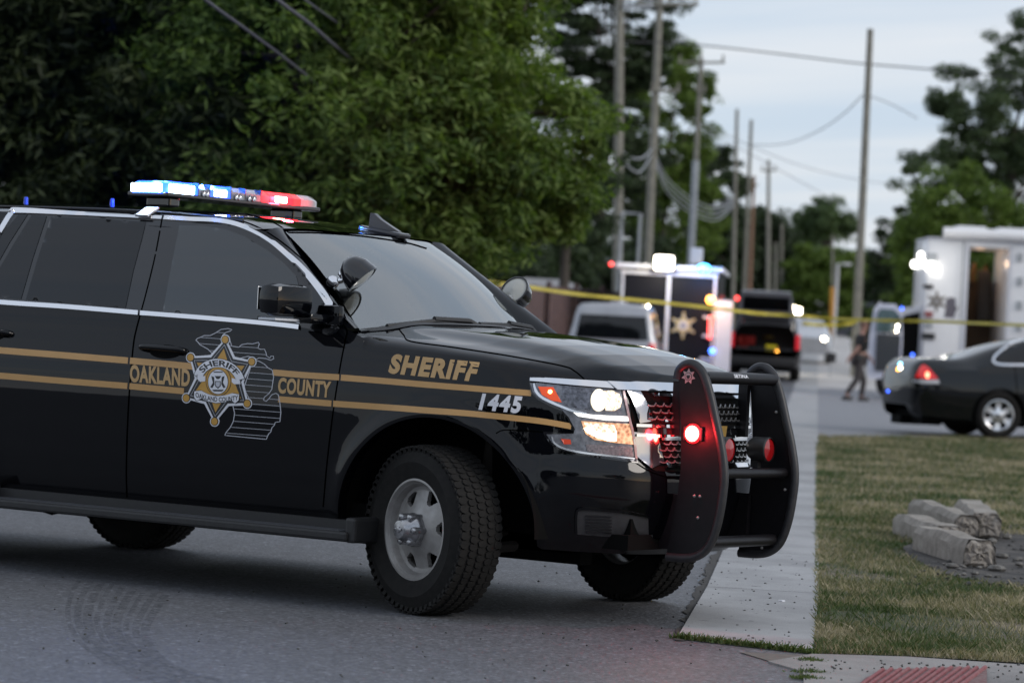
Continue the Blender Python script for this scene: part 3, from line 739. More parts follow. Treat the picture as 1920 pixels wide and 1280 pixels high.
# suspension behind the steered wheel
sb = MB(); sb.tube([(0, -.45, .42), (0, -.72, .40)], .05, 10); sb.tube([(-.22, -.40, .34), (0, -.74, .30), (.24, -.40, .34)], .028, 8); sb.tube([(.02, -.52, .40), (.03, -.50, .82)], .055, 12); sb.tube([(.12, -.3, .40), (.12, -.72, .38)], .016, 8)
sb.build('suspension', mottled('rusty_iron', (.02, .018, .016), (.035, .03, .026), 20, .8), suv, auto=40)

# ---- running board, rockers
rbd = MB(); rbd.box((-1.55, -1.035, .345), (2.36, .17, .045), bev=.012); rbd.box((-1.55, -.95, .39), (2.30, .10, .05)); rbd.box((-.365, -1.00, .375), (.06, .20, .12), bev=.015); rbd.box((-2.74, -1.00, .375), (.06, .20, .12), bev=.015)
rbd.build('running_board', MAT['blackplastic'], suv)
rbt = MB()
for i in range(9): rbt.box((-1.55, -1.10+i*.014, .3695), (2.25, .006, .004))
rbt.build('step_tread', mottled('step_rubber', (.05, .052, .06), (.07, .072, .08), 20, .45), suv)
rbd = MB(); rbd.box((-1.55, 1.035, .345), (2.36, .17, .045), bev=.012); rbd.box((-1.55, .95, .39), (2.30, .10, .05)); rbd.build('running_board', MAT['blackplastic'], suv)

# ---- door handles
for pl, inner in (([(261, 652), (267, 645), (300, 643), (340, 648), (353, 656), (350, 668), (338, 673), (300, 668), (268, 663)], [(290, 662), (330, 665), (322, 676), (300, 674)]),
                  ([(-72, 620), (-62, 613), (-20, 614), (12, 618), (26, 624), (24, 632), (12, 636), (-20, 634), (-60, 630)], [(-45, 630), (0, 634), (-8, 645), (-32, 643)])):
    xs_ = [p[0] for p in pl]; x0_, x1_ = min(xs_)+5, max(xs_)-5; yc = lambda x: sum(p[1] for p in pl)/len(pl)+(x-sum(xs_)/len(xs_))*.085
    rc = patch('handle_recess', BODY, circ((x0_+x1_)/2+4, yc((x0_+x1_)/2)+2, 30, 13), .0012, MAT['blackmatte'], suv, step=3, depth=.001)
    pts_ = []
    for t_, o_ in ((0, -.004), (.04, .020), (.14, .036), (.5, .042), (.86, .036), (.96, .020), (1, -.004)):
        x_ = x0_+(x1_-x0_)*t_; h_, n_ = BODY.cast(x_, yc(x_)-2); pts_.append(tuple(h_+n_*o_))
    k = MB(); k.tube(bspline(pts_, 6), .0155, 10); k.build('door_handle', MAT['paint'], suv, auto=60)

# ---- mirrors
def mirror(sg):
    m_ = MB()
    if sg > 0:
        m_.box((-1.02, 1.10, 1.43), (.15, .22, .15), rz=R(8), bev=.045); m_.box((-.95, .97, 1.37), (.12, .14, .05), bev=.02); return m_.build('wing_mirror', MAT['paint'], suv, auto=50)
    m_.box((-.80, sg*1.12, 1.445), (.15, .25, .155), rz=R(8*sg), bev=.05); m_.box((-.72, sg*1.0, 1.365), (.13, .16, .05), rz=R(8*sg), bev=.02); m_.box((-.66, sg*.945, 1.385), (.14, .045, .10), bev=.02)
    o = m_.build('wing_mirror', MAT['paint'], suv, auto=50); return o
mirror(-1); mirror(1)
mg = MB(); mg.box((-.884, -1.12, 1.45), (.006, .19, .11), rz=R(-8), bev=.002); mg.build('mirror_glass', MAT['chrome'], suv)
for sg in (-1,):
    sl = MB(); sl.box((-.815, sg*1.125, 1.352), (.12, .2, .012), rz=R(8*sg), bev=.004); sl.build('mirror_light', mat('mirror_lamp', (.6, .62, .66), .3), suv)

# ---- pillar spotlights
def spot(base, c, axis, r, label=None):
    a = Vector(axis).normalized(); q = a.to_track_quat('Z', 'Y').to_matrix().to_4x4(); T = Matrix.Translation(c) @ q
    m_ = MB(); m_.lathe([(.0, -r*1.35), (r*.35, -r*1.30), (r*.70, -r*1.02), (r*.93, -r*.55), (r*1.0, -.01), (r*1.03, .0), (r*1.03, .016), (r*.93, .018)], T, 32)
    o = m_.build('spotlight', MAT['blackgloss'], suv, auto=50)
    l_ = MB(); l_.lathe([(r*.93, .012), (r*.6, .022), (0.0, .028)], T, 28); ln = l_.build('spotlight_lens', mat('lens_clear', (.42, .42, .38), .15, coat=.8), suv, smooth=True); ln.parent = o
    k = MB(); k.tube([base, tuple((np.array(base)+np.array(c))/2), tuple(Vector(c)-a*r*.8)], [.016, .014, .016], 10); k.ball(base, .028, 12, (1.5, .7, 1.2)); k.ball(tuple((np.array(base)*.5+(np.array(c)-np.array(a)*r*.8)*.5)), .022, 12)
    s_ = k.build('spotlight_arm', MAT['chrome'], suv, auto=50); s_.parent = o
    return o
def camdir(r_, u_, t_): return tuple(RV*r_+UV*u_-FV*t_)
nb, nn = BODY.cast(622, 532)
spot(tuple(nb+nn*.01), tuple(Vector(nb)+Vector(camdir(.145, .03, .05))), camdir(.62, -.72, .12), .086)
fb = Vector((-.86, .80, 1.50)); fc = Vector(CAM)+Vector(ray(966, 546))*((.97-CAM[1])/ray(966, 546)[1])
spot(tuple(fb), tuple(fc), camdir(-.45, .52, .72), .082)

# ---- wipers, cowl, antenna fin, roof caps
cw = []; 
for (b0, pv, tip) in (((-.33, -.12), (-.36, -.10), (-.62, -.66)), ((-.34, .48), (-.36, .50), (-.52, .02))): pass
def wsp(y, t, o=0.0):
    x = xb(y*.85)*(1-t)+xh(y*.85)*t; z = (Hd(xb(y), y)-.01)*(1-t)+(zroof(xh(y), y)-.004)*t; b = .035*math.sin(math.pi*t); return (x+b*.5+o*.5, y, z+b*.86+o*.86)
for y0, y1 in ((-.66, -.02), (.02, .62)):
    k = MB(); k.tube([wsp(y0, .012, .012), wsp((y0+y1)/2, .022, .014), wsp(y1, .012, .012)], .012, 6); k.tube([wsp((y0+y1)/2, .028, .022), wsp(y1-.06, .012, .028), wsp(y1+.03, -.04, .018)], .014, 6); k.build('wiper', MAT['blackplastic'], suv)
ck = MB()
cwv = [];
for k in range(31):
    y = -.80+1.6*k/30
    for j, (dx, dz) in enumerate(((0.0, .006), (.05, .010), (.085, .004))): cwv.append((xb(y)+dx, y, Hd(xb(y)+dx, y)+dz))
link('cowl', cwv, grid_faces(31, 3), MAT['blackplastic'], suv, smooth=True)
fin = MB(); fin.prism([(-.115, 0), (-.02, .0), (.10, 0), (.055, .022), (-.02, .060), (-.065, .092), (-.088, .094), (-.095, .03)], -.014, .014, Matrix.Translation((-1.17, 0.16, zroof(-1.17, 0.16)+.012)) @ Matrix.Rotation(R(90), 4, 'X'))
fin.box((-1.17, .16, zroof(-1.17, .16)+.008), (.27, .10, .030), bev=.012, ry=R(8)); fin.build('antenna_fin', MAT['blackgloss'], suv, auto=30)
BLUE = (.10, .28, 1.0)
for x in (-3.267, -2.652):
    k = MB(); k.lathe([(.0, .038), (.010, .036), (.012, .028), (.013, 0)], Matrix.Translation((x, -.28, zroof(x, -.28))), 14); k.build('antenna_cap', mat('blue_cap', (.03, .08, .5), .3), suv, smooth=True)
stm = mat('strap_steel', (.5, .5, .52), .35, .6)
for s in (-1, 1):
    k = MB(); k.box((-2.02, s*.735, 1.866), (.085, .10, .012), rx=R(-28*s), bev=.003); k.build('roof_strap', stm, suv)
# roof rails seam
for sg in (-1, 1):
    k = MB(); k.tube([(x, sg*(GY(ztopside(x))-.10), zroof(x, GY(ztopside(x))-.10)+.002) for x in np.linspace(-4.2, -1.45, 30)], .009, 6); k.build('roof_rail', MAT['blackplastic'], suv)

# ---- light bar
xc, yh, z0, z1 = -2.10, .655, 1.955, 2.034
lb = MB(); lb.box((xc, 0, z0+.008), (.27, 2*yh-.02, .022), bev=.006)
for y in (-.52, .52): lb.box((xc, y, 1.928), (.16, .08, .05), bev=.01)
bar = lb.build('light_bar', MAT['blackgloss'], suv)
def seg(name, y0_, y1_, m, dx=.26, end=0):
    k = MB(); xr = dx/2; pr = [(-xr, 0), (-xr, .035), (-xr+.035, .066), (xr-.04, .066), (xr, .040), (xr, 0)]
    V = []; ny = 9
    for i in range(ny):
        t_ = i/(ny-1); y = y0_+(y1_-y0_)*t_
        s = 1.0
        if end and (y1_-y0_) > .05:
            d = (yh-abs(y))/.10
            if d < 1: s = .72+.28*math.sqrt(max(0, 1-(1-d)**2))
        V += [(xc+a*s, y, z0+.012+b*(.5+.5*s)) for a, b in pr]
    k.add(V, grid_faces(ny, len(pr))+[tuple(range(len(pr))), tuple((ny-1)*len(pr)+i for i in reversed(range(len(pr))))])
    o = k.build(name, m, bar, auto=50); return o
emB = mat('blue_led', (.02, .08, .7), .3, emit=(.012, .07, 1.0), es=4)
hotB = mat('blue_led_core', (.4, .6, 1), .3, emit=(.55, .72, 1.0), es=26)
emB2 = mat('blue_led_soft', (.02, .06, .7), .3, emit=(.02, .07, 1.0), es=3)
emR = mat('red_led', (.7, .01, .02), .3, emit=(1.0, .012, .02), es=1.6)
hotR = mat('red_led_core', (1, .5, .4), .3, emit=(1.0, .40, .28), es=18)
emR2 = mat('red_led_soft', (.8, .05, .05), .3, emit=(1.0, .02, .02), es=.8)
clr = mottled('clear_lens', (.16, .17, .20), (.30, .31, .35), 60, .15, coat=.8); clr2 = mottled('clear_lens_end', (.30, .28, .30), (.38, .36, .38), 60, .2, coat=.8)
seg('bar_lens', -yh, -.40, emB, end=1); seg('bar_lens', -.395, -.305, clr); seg('bar_lens', -.30, -.13, emB2); seg('bar_lens', -.125, -.01, clr); seg('bar_lens', -.005, .125, clr); seg('bar_lens', .13, .20, emR2)
seg('bar_lens', .205, .405, emR); seg('bar_lens', .41, .47, emR2); seg('bar_lens', .475, yh, clr2, end=1)
for (ya, yb, m_, hh_) in ((-yh+.03, -.43, hotB, .046), (-.265, -.165, hotB, .036), (.25, .35, hotR, .034)):
    k = MB(); k.box((xc+.128, (ya+yb)/2, z0+.040), (.012, yb-ya, hh_), bev=.005); k.build('led_strip', m_, bar)
k = MB(); k.box((xc, -yh-.001, z0+.040), (.20, .012, .044), bev=.005); k.build('led_strip', hotB, bar)
for y in (-.3975, -.3025, -.1275, -.0075, .1275):
    k = MB(); k.box((xc, y, z0+.045), (.262, .006, .070)); k.build('bar_divider', MAT['blackplastic'], bar)
for y in (-.36, -.33, -.09, -.06, .02, .06):
    k = MB(); k.lathe([(.0, .0), (.012, .004), (.016, .012)], Matrix.Translation((xc+.128, y, z0+.032)) @ Matrix.Rotation(R(90), 4, 'Y'), 12); k.build('bar_bulb', MAT['chrome'], bar)
def lamp(name, loc, col, power, rad=.03, parent=None, kind='POINT', dirv=None, cone=150, blend=.6):
    l_ = bpy.data.lights.new(name, kind); l_.color = col; l_.energy = power; l_.shadow_soft_size = rad
    if kind == 'SPOT': l_.spot_size = R(cone); l_.spot_blend = blend
    o = bpy.data.objects.new(name, l_); COL.objects.link(o); o.location = loc
    if dirv is not None: o.rotation_euler = Vector([-a for a in dirv]).to_track_quat('Z', 'Y').to_euler()
    if parent: o.parent = parent
    return o
lamp('tree_wash', (xc, -.3, z1+.12), (.02, .16, 1.0), 1100, .1, suv, 'SPOT', (-.66, .74, .06), 24, .9); lamp('tree_wash', (xc, .4, z1+.12), (1.0, .03, .03), 420, .1, suv, 'SPOT', (-.50, .85, .05), 20, .9)
lamp('bar_glow', (xc, -.55, z1+.05), (.03, .18, 1.0), 26, .05, suv); lamp('bar_glow', (xc+.05, -.2, z1+.05), (.03, .16, 1.0), 14, .04, suv); lamp('bar_glow', (xc+.18, .32, z0+.06), (1.0, .02, .04), 14, .03, suv)

# ---- front: headlamp
def z4(x, y): return (980+x/6.7375, 690+y/6.7375)
def hp(name, pl, off, m, step=4, **k): return patch(name, BODY, [z4(*p) for p in pl], off, m, suv, step=step, **k)
LENS = [(95, 190), (180, 188), (490, 222), (880, 258), (1235, 285), (1290, 420), (1345, 650), (1400, 900), (1440, 1180), (1100, 1130), (700, 1070), (480, 1010), (370, 940), (300, 835), (640, 828), (658, 770), (580, 620), (480, 510), (330, 450), (200, 380), (125, 300)]
BEZ = [(80, 175), (1245, 280), (1365, 650), (1455, 1200), (1100, 1155), (700, 1095), (460, 1035), (345, 960), (270, 840), (250, 800), (640, 820), (640, 770), (560, 630), (470, 535), (330, 475), (190, 400), (105, 310)]
hp('headlamp_housing', BEZ, .003, MAT['blackgloss'], depth=.003)
grey = mottled('lamp_reflector', (.10, .105, .12), (.24, .25, .28), 45, .22, metal=.5)
hp('headlamp', LENS, .006, grey, depth=.003)
hp('headlamp', [(500, 225), (880, 262), (1100, 278), (1100, 520), (880, 540), (500, 470)], .008, mottled('lamp_shroud', (.05, .052, .06), (.20, .21, .25), 55, .18, metal=.4), depth=.002)
hp('side_marker', [(195, 240), (385, 248), (490, 435), (370, 412), (240, 335)], .010, mat('marker_red', (.35, .03, .01), .2, emit=(1, .12, .02), es=.35), depth=.002)
hp('side_marker', circ(345, 305, 26, 22), .013, mat('marker_bulb', (1, .5, .2), .3, emit=(1, .42, .12), es=8), step=2, depth=.002)
hp('side_marker', [(480, 890), (600, 900), (610, 960), (520, 960)], .010, mat('marker_dim', (.35, .04, .02), .2, emit=(1, .1, .03), es=.15), depth=.002)
wrm = mat('projector_lamp', (1, .9, .7), .2, emit=(1.0, .84, .60), es=5)
wrm2 = glowing('reflector_glow', (.5, .42, .34), (.9, .8, .6), (1, .58, .30), (1, .86, .62), .05, .95)
wrm3 = glowing('amber_glow', (.30, .17, .10), (.7, .42, .25), (1, .30, .10), (1, .62, .36), .05, .55, 55)
hp('headlamp_bulb', [(1000, 300), (1120, 290), (1210, 330), (1245, 410), (1225, 500), (1150, 540), (1040, 535), (1005, 420)], .010, wrm2, step=3, depth=.002)
hp('headlamp_bulb', circ(950, 412, 98, 135), .016, mat('projector_ring', (.9, .85, .75), .15, .3, emit=(1.0, .86, .62), es=.7), step=3, depth=.01)
hp('headlamp_bulb', circ(950, 425, 36, 62), .022, wrm, step=2, depth=.003)
hp('headlamp_bulb', circ(1125, 445, 22, 48), .014, wrm, step=2, depth=.003)
hp('running_light', [(640, 560), (880, 590), (1310, 612), (1320, 668), (1050, 660), (700, 608)], .016, mat('drl', (1, 1, 1), .3, emit=(.95, .93, .86), es=1.25), depth=.008)
hp('headlamp', [(735, 668), (1340, 705), (1395, 965), (1180, 945), (900, 905), (790, 830)], .010, wrm3, depth=.004)
hp('headlamp_bulb', [(770, 690), (1140, 715), (1180, 800), (1175, 920), (940, 890), (810, 815)], .013, wrm2, depth=.003)
hp('headlamp_bulb', [(765, 760), (830, 740), (900, 790), (1010, 830), (1090, 815), (1165, 850), (1170, 915), (1060, 915), (930, 870), (820, 820)], .017, wrm, step=3, depth=.003)
hp('headlamp', [(790, 960), (1390, 1000), (1410, 1120), (1000, 1085), (810, 1045)], .010, mottled('ribbed_reflector', (.12, .11, .12), (.3, .27, .28), 90, .3, metal=.4), depth=.002)
def hs(name, path, wd, off, m, **k): return strip(name, BODY, [z4(*p) for p in path], wd, off, m, suv, step=4, **k)
hs('headlamp_trim', [(140, 205), (165, 290), (230, 365), (340, 425), (490, 490), (640, 545), (800, 575)], [3.0, 4.5, 5, 4.6, 4, 3], .016, MAT['satinchrome'])
hs('headlamp_trim', [(365, 860), (400, 945), (520, 1015), (760, 1068), (1100, 1108), (1395, 1145)], [2, 3.5, 3.6, 3.4, 3.2], .016, MAT['satinchrome'])
hs('headlamp_trim', [(1262, 300), (1330, 620), (1385, 860), (1420, 1150)], [4, 4, 4], .014, mottled('lamp_edge', (.25, .2, .21), (.45, .35, .36), 40, .2, metal=.5))
hs('chrome_bar', [(92, 150), (200, 155), (600, 188), (1195, 232)], [6, 9, 10.5, 11.5, 12], .014, MAT['chrome'], curve=False)
lamp('headlamp_beam', (.98, -.62, 1.0), (1, .82, .6), 6, .04, suv, 'SPOT', (1, -.25, -.08), 120)
# ---- grille, in the car's own coordinates, laid on the nose
def nose(y, z): return BODY.castd((2.5, y, z), (-1, 0, 0))
def gp(name, pl, off, m, step=.03, **k):
    pts, tris = tri2d([pl], k.pop('holes', ()), step); return lay(name, pts, tris, nose, off, m, suv, depth=.004, **k)
gp('grille_backing', [(-.56, 1.125), (.56, 1.125), (.55, .95), (.50, .76), (.44, .735), (-.44, .735), (-.50, .76), (-.55, .95)], .004, MAT['blackmatte'])
def bar2(pl, off, name='grille_chrome', m=None): 
    o = gp(name, pl, off, m or MAT['chrome']); return o
bar2([(-.62, 1.136), (.62, 1.136), (.60, 1.100), (-.60, 1.100)], .020)
MAT['darkchrome'] = mat('dark_chrome', (.42, .42, .45), .1, 1.0)
bar2([(-.56, 1.098), (-.495, 1.098), (-.445, .968), (-.52, .955)], .016, m=MAT['darkchrome']); bar2([(.56, 1.098), (.495, 1.098), (.445, .968), (.52, .955)], .016)
for s in (-1, 1): bar2([(s*.56, .915), (s*.42, .905), (s*.385, .775), (s*.47, .745), (s*.535, .80)], .014, m=MAT['darkchrome'])
for za, zb_ in ((.952, .938), (.905, .893)): bar2([(-.54, za), (.54, za), (.54, zb_), (-.54, zb_)], .022)
bar2([(-.44, 1.092), (.44, 1.092), (.43, 1.078), (-.43, 1.078)], .018); bar2([(-.40, .976), (.40, .976), (.40, .966), (-.40, .966)], .018); bar2([(-.40, .895), (.40, .895), (.40, .880), (-.40, .880)], .018, m=MAT['satinchrome']); bar2([(-.38, .768), (.38, .768), (.38, .748), (-.38, .748)], .020)
bar2([(-.53, .936), (.53, .936), (.53, .908), (-.53, .908)], .010, 'grille_bar', MAT['blackgloss'])
def comb(x0, x1, zA, zB):
    k = MB(); sxx, szz = .052, .030; r_ = 0; z = zA
    while z < zB+.001:
        x = x0+(sxx/2 if r_ % 2 else 0)
        while x < x1:
            pts = [(x-sxx/2, z-szz*.33), (x-sxx*.22, z-szz*.5), (x+sxx*.22, z-szz*.5), (x+sxx/2, z-szz*.0)]
            q = []
            for (a, b) in pts:
                h, n = nose(a, b)
                if h is not None: q.append(h+n*.016)
            if len(q) > 1: k.tube(q, .0045, 5)
            x += sxx
        z += szz; r_ += 1
    return k.build('grille_mesh', mat('grille_grey', (.20, .20, .21), .25, .6, coat=.5), suv, auto=60)
comb(-.45, .45, .99, 1.075); comb(-.39, .39, .785, .875)
bar2([(-.115, .950), (-.045, .950), (-.05, .968), (.05, .968), (.045, .950), (.115, .950), (.095, .900), (.04, .900), (.045, .884), (-.045, .884), (-.04, .900), (-.095, .900)], .034, 'nose_emblem', mottled('emblem_gold', (.42, .25, .06), (.5, .32, .1), 30, .3, metal=.4))
# ---- bumper details
bp = lambda n, pl, off, m, **k: patch(n, BODY, pl, off, m, suv, **k)
PL2 = mottled('grained_plastic', (.022, .022, .025), (.034, .034, .038), 60, .5)
bp('fog_panel', [(1080, 958), (1088, 953), (1140, 957), (1215, 970), (1216, 1006), (1150, 1006), (1082, 1001)], .002, PL2, step=6)
strip('fog_panel_lip', BODY, [(1080, 1000), (1080, 965), (1088, 953), (1130, 955), (1180, 960), (1216, 968)], 4.0, .012, MAT['paint'], suv, depth=.01)
for i in range(6): strip('fog_slat', BODY, [(1098, 966+i*6), (1120, 966.5+i*6), (1146, 968+i*6)], 2.2, .009, MAT['blackgloss'], suv, depth=.006)
strip('valance', BODY, [(976, 1021), (1060, 1030), (1140, 1036), (1230, 1037)], 15, .004, PL2, suv, depth=.004)
strip('bumper_seam', BODY, [(930, 812), (945, 806), (985, 807), (1034, 811)], 2.0, .0015, MAT['gap'], suv, depth=.002)
strip('bumper_seam', BODY, [(1190, 866), (1220, 884), (1260, 896), (1300, 900)], 2.2, .0015, MAT['gap'], suv, depth=.002)
strip('bumper_seam', BODY, [(1110, 992), (1160, 1003), (1260, 1010)], 1.6, .0015, MAT['gap'], suv, depth=.002)

# ---- push bumper
OUT = bspline([(.935, 1.17), (.945, 1.215), (.985, 1.243), (1.03, 1.24), (1.075, 1.20), (1.115, 1.11), (1.15, 1.0), (1.19, .87), (1.215, .74), (1.21, .62), (1.19, .50), (1.155, .405), (1.10, .355), (1.03, .337), (.93, .335)], 5)
INN = [(.93, .36), (.965, .55), (.982, .75), (.972, .95), (.945, 1.17)]
PLT = [tuple(p) for p in OUT]+[p for p in INN]
pb = empty('push_bumper', (0, 0, 0)); pb.parent = suv
XZ = Matrix.Rotation(R(90), 4, 'X')        # prism in x,z: (x, y2d, z) -> (x, -z, y2d)
def plate(y):
    k = MB(); k.prism(PLT, -y-.006, -y+.006, XZ); o = k.build('push_plate', MAT['powder'], pb)
    k = MB(); k.tube([(p[0], y, p[1]) for p in OUT], .021, 10); r_ = k.build('plate_rim', mottled('bumper_rubber', (.018, .018, .02), (.03, .03, .034), 30, .45), pb, auto=60); r_.parent = o
    return o
plate(-.34); plate(.34)
for (x, z, r_) in ((1.075, 1.185, .029), (1.165, .74, .024), (1.12, .415, .028)):
    k = MB(); k.tube([(x, -.33, z), (x, .33, z)], r_, 16); k.build('cross_tube', MAT['powder'], pb, auto=60)
for s in (-1, 1):
    for z_, w_ in ((1.03, .05), (.5, .12)):
        k = MB(); k.box((.93, s*.31, z_), (w_, .03, .26)); k.build('mount_bracket', MAT['powder'], pb)
for s, yy in ((-1, -.155), (1, .225)):
    k = MB(); TL = Matrix.Translation((1.03, yy, .850)) @ Matrix.Rotation(R(90), 4, 'Y'); k.lathe([(.0, .0), (.045, .0), (.058, .02), (.060, .10), (.055, .106)], TL, 28); k.box((1.06, yy, .785), (.04, .03, .05)); o = k.build('round_lamp', MAT['blackplastic'], pb, auto=40)
    k = MB(); k.lathe([(.055, .098), (.03, .104), (0, .106)], TL, 28); q_ = k.build('lamp_lens', MAT['redlens'], o, smooth=True)
yo = -.34-.008
def pside(x, z): return Vector((x, yo, z)), Vector((0, -1, 0))
k = MB(); k.box((1.045, -.352, .92), (.105, .018, .066), bev=.006); led = k.build('red_strobe', MAT['blackplastic'], pb)
k = MB(); k.lathe([(0, .0), (.042, -.001), (.047, -.008)], Matrix.Translation((1.045, -.366, .92)) @ Matrix.Rotation(R(90), 4, 'X'), 24); k.build('strobe_halo', mat('strobe_red_halo', (.6, .01, .01), .3, emit=(1, .012, .02), es=1.6), led)  # added glowing disc that paints the red halo round the strobe
k = MB(); k.lathe([(0, .0), (.034, -.002), (.040, -.012)], Matrix.Translation((1.045, -.372, .92)) @ Matrix.Rotation(R(90), 4, 'X'), 20); o = k.build('strobe_lens', mat('strobe_red', (1, .1, .1), .3, emit=(1, .16, .10), es=16), led)
lamp('strobe_glow', (1.045, -.41, .92), (1, .02, .03), 3.2, .03, suv)
for (x, z) in ((1.065, .63), (1.095, .63), (1.09, .53)):
    k = MB(); k.lathe([(0, .008), (.006, .006), (.008, 0)], Matrix.Translation((x, yo, z)) @ Matrix.Rotation(R(90), 4, 'X'), 12); k.build('bolt', MAT['silver'], pb, smooth=True)
for (x, z) in ((1.10, 1.03), (1.17, .66), (1.06, .37)):
    k = MB(); k.lathe([(0, .008), (.006, .006), (.008, 0)], Matrix.Translation((x, .332, z)) @ Matrix.Rotation(R(90), 4, 'X'), 12); k.build('bolt', MAT['silver'], pb, smooth=True)
def ngon_star(cx, cz, r1, r0, n, a0=0): return [(cx+(r1 if i % 2 == 0 else r0)*math.cos(a0+math.pi*i/n), cz+(r1 if i % 2 == 0 else r0)*math.sin(a0+math.pi*i/n)) for i in range(2*n)]
dull = mat('etched_badge', (.42, .33, .33), .4)
for (pl, off, m) in ((ngon_star(1.0, 1.185, .038, .022, 7, R(90)), .001, dull), (circ(1.0, 1.185, .019), .002, MAT['inkblack']), (circ(1.0, 1.185, .016), .003, dull), ([(.99, 1.19), (1.01, 1.19), (1.008, 1.178), (1.0, 1.172), (.992, 1.178)], .004, MAT['inkblack'])):
    pts, tris = tri2d([pl], (), .01); lay('plate_badge', pts, tris, pside, off, m, pb, depth=.001, smooth=False)
def ptube(y, a): # writing wraps the top tube, facing the camera
    t_ = a; c = math.cos(t_); s = math.sin(t_); return Vector((1.075+.030*c, y, 1.185+.030*s)), Vector((c, 0, s))
pts, tris = text2d('SETINA', .03, 1.1); pts = [(-.10+.135*p[0], .10+.62*p[1]) for p in pts]
lay('bumper_lettering', pts, tris, ptube, .001, MAT['white'], pb, skirt=False, smooth=False)
# ---------------------------------------------------------------- ground
DA = np.array([-.475, .880]); DA /= np.linalg.norm(DA); DN = np.array([DA[1], -DA[0]])      # along and across the kerb strip
def ab(x, y): return float(x*DA[0]+y*DA[1]), float(x*DN[0]+y*DN[1])
def xy(a, b): return DA[0]*a+DN[0]*b, DA[1]*a+DN[1]*b
def asphalt(name, c0, c1, tint):
    m = mat(name, c0, .62); t, b = nodes(m); b.inputs['Specular IOR Level'].default_value = .45
    tcn = t.nodes.new('ShaderNodeTexCoord').outputs['Object']
    v = noise(t, 62, vec=tcn, kind='ShaderNodeTexVoronoi'); f = noise(t, 120, 4, .8, vec=tcn); big = noise(t, .7, 4, .55, vec=tcn); mid = noise(t, 9, 4, .7, vec=tcn)
    base = mixc(t, big.outputs[0], c0, c1); base = mixc(t, .35, base, ramp(t, mid.outputs[0], [(.3, tuple(x*.8 for x in c0)), (.7, tuple(x*1.15 for x in c1))]))
    spk = ramp(t, v.outputs['Color'], [(.0, (.45, .45, .45)), (.5, (.92, .92, .92)), (.80, (1.2, 1.2, 1.2)), (1.0, (2.4, 2.4, 2.5))])
    col = mixc(t, 1.0, base, spk, 'MULTIPLY'); fin_ = ramp(t, f.outputs[0], [(.3, (.6, .6, .6)), (.7, (1.42, 1.42, 1.42))])
    col = mixc(t, 1.0, col, fin_, 'MULTIPLY'); t.links.new(col, b.inputs['Base Color'])
    bump(t, b, v.outputs['Distance'], .004, .8); return m
M_ASPH = asphalt('asphalt', (.092, .096, .106), (.130, .134, .146), 0)
M_LOT = asphalt('lot_asphalt', (.19, .193, .21), (.24, .243, .26), 0)
def sheet(name, poly, dz, m, step=1.0, kind='structure', fn=None, edge=0.0, thick=.0):
    pts, tris = tri2d([poly], (), step); vs = []
    for x, y in pts: vs.append((x, y, terr(x, y)+dz))
    if thick:
        cnt = {}
        for t in tris:
            for a, b in zip(t, t[1:]+t[:1]): k = (min(a, b), max(a, b)); cnt[k] = cnt.get(k, 0)+1
        n = len(vs); vs = vs+[(x, y, z-thick) for x, y, z in vs]; fs = list(tris)
        for t in tris:
            for a, b in zip(t, t[1:]+t[:1]):
                if cnt[(min(a, b), max(a, b))] == 1: fs.append((a, b, n+b, n+a))
    else: fs = tris
    o = link(name, vs, fs, m); bm = bmesh.new(); bm.from_mesh(o.data); bmesh.ops.recalc_face_normals(bm, faces=bm.faces)
    bm.faces.ensure_lookup_table()
    if bm.faces[0].normal.z < 0: bmesh.ops.reverse_faces(bm, faces=bm.faces)
    bm.to_mesh(o.data); bm.free()
    if kind: o['kind'] = kind
    return o
# one big sheet in camera-aligned rows
gs_, gl_ = [-60, -20, 0, 8, 12, 16, 20, 25, 30, 40, 50, 60, 70, 80, 90, 100, 110, 120, 140, 170, 200, 240, 400, 900], [-400, -150, -60, -30, -15, -8, 0, 8, 15, 30, 60, 150, 400]
gvv = []
for s in gs_:
    for l in gl_:
        p = CAM+FH*s+RH*l; gvv.append((p[0], p[1], terr(p[0], p[1])))
g = link('road', gvv, [f[::-1] for f in grid_faces(len(gs_), len(gl_))], M_ASPH); g['kind'] = 'structure'
bm = bmesh.new(); bm.from_mesh(g.data); bmesh.ops.recalc_face_normals(bm, faces=bm.faces); bm.faces.ensure_lookup_table()
if bm.faces[0].normal.z < 0: bmesh.ops.reverse_faces(bm, faces=bm.faces)
bm.to_mesh(g.data); bm.free()
def concrete(name, c0=(.31, .31, .315), c1=(.40, .40, .405)):
    m = mat(name, c0, .75); t, b = nodes(m); tcn = t.nodes.new('ShaderNodeTexCoord').outputs['Object']
    big = noise(t, 1.1, 5, .6, vec=tcn); f = noise(t, 160, 3, .7, vec=tcn); sp = noise(t, 14, 2, .5, vec=tcn)
    c = mixc(t, ramp(t, big.outputs[0], [(.36, (0, 0, 0)), (.62, (1, 1, 1))]), tuple(x*.88 for x in c0), c1)
    c = mixc(t, 1.0, c, ramp(t, f.outputs[0], [(.3, (.72, .72, .72)), (.7, (1.22, 1.22, 1.22))]), 'MULTIPLY')
    c = mixc(t, ramp(t, sp.outputs[0], [(.70, (0, 0, 0)), (.76, (1, 1, 1))]), c, (.11, .11, .11))
    t.links.new(c, b.inputs['Base Color']); bump(t, b, f.outputs[0], .003, .5); return m
M_CONC = concrete('kerb_concrete')
def P2(u, v): p = gpx(u, v); return (float(p[0]), float(p[1]))
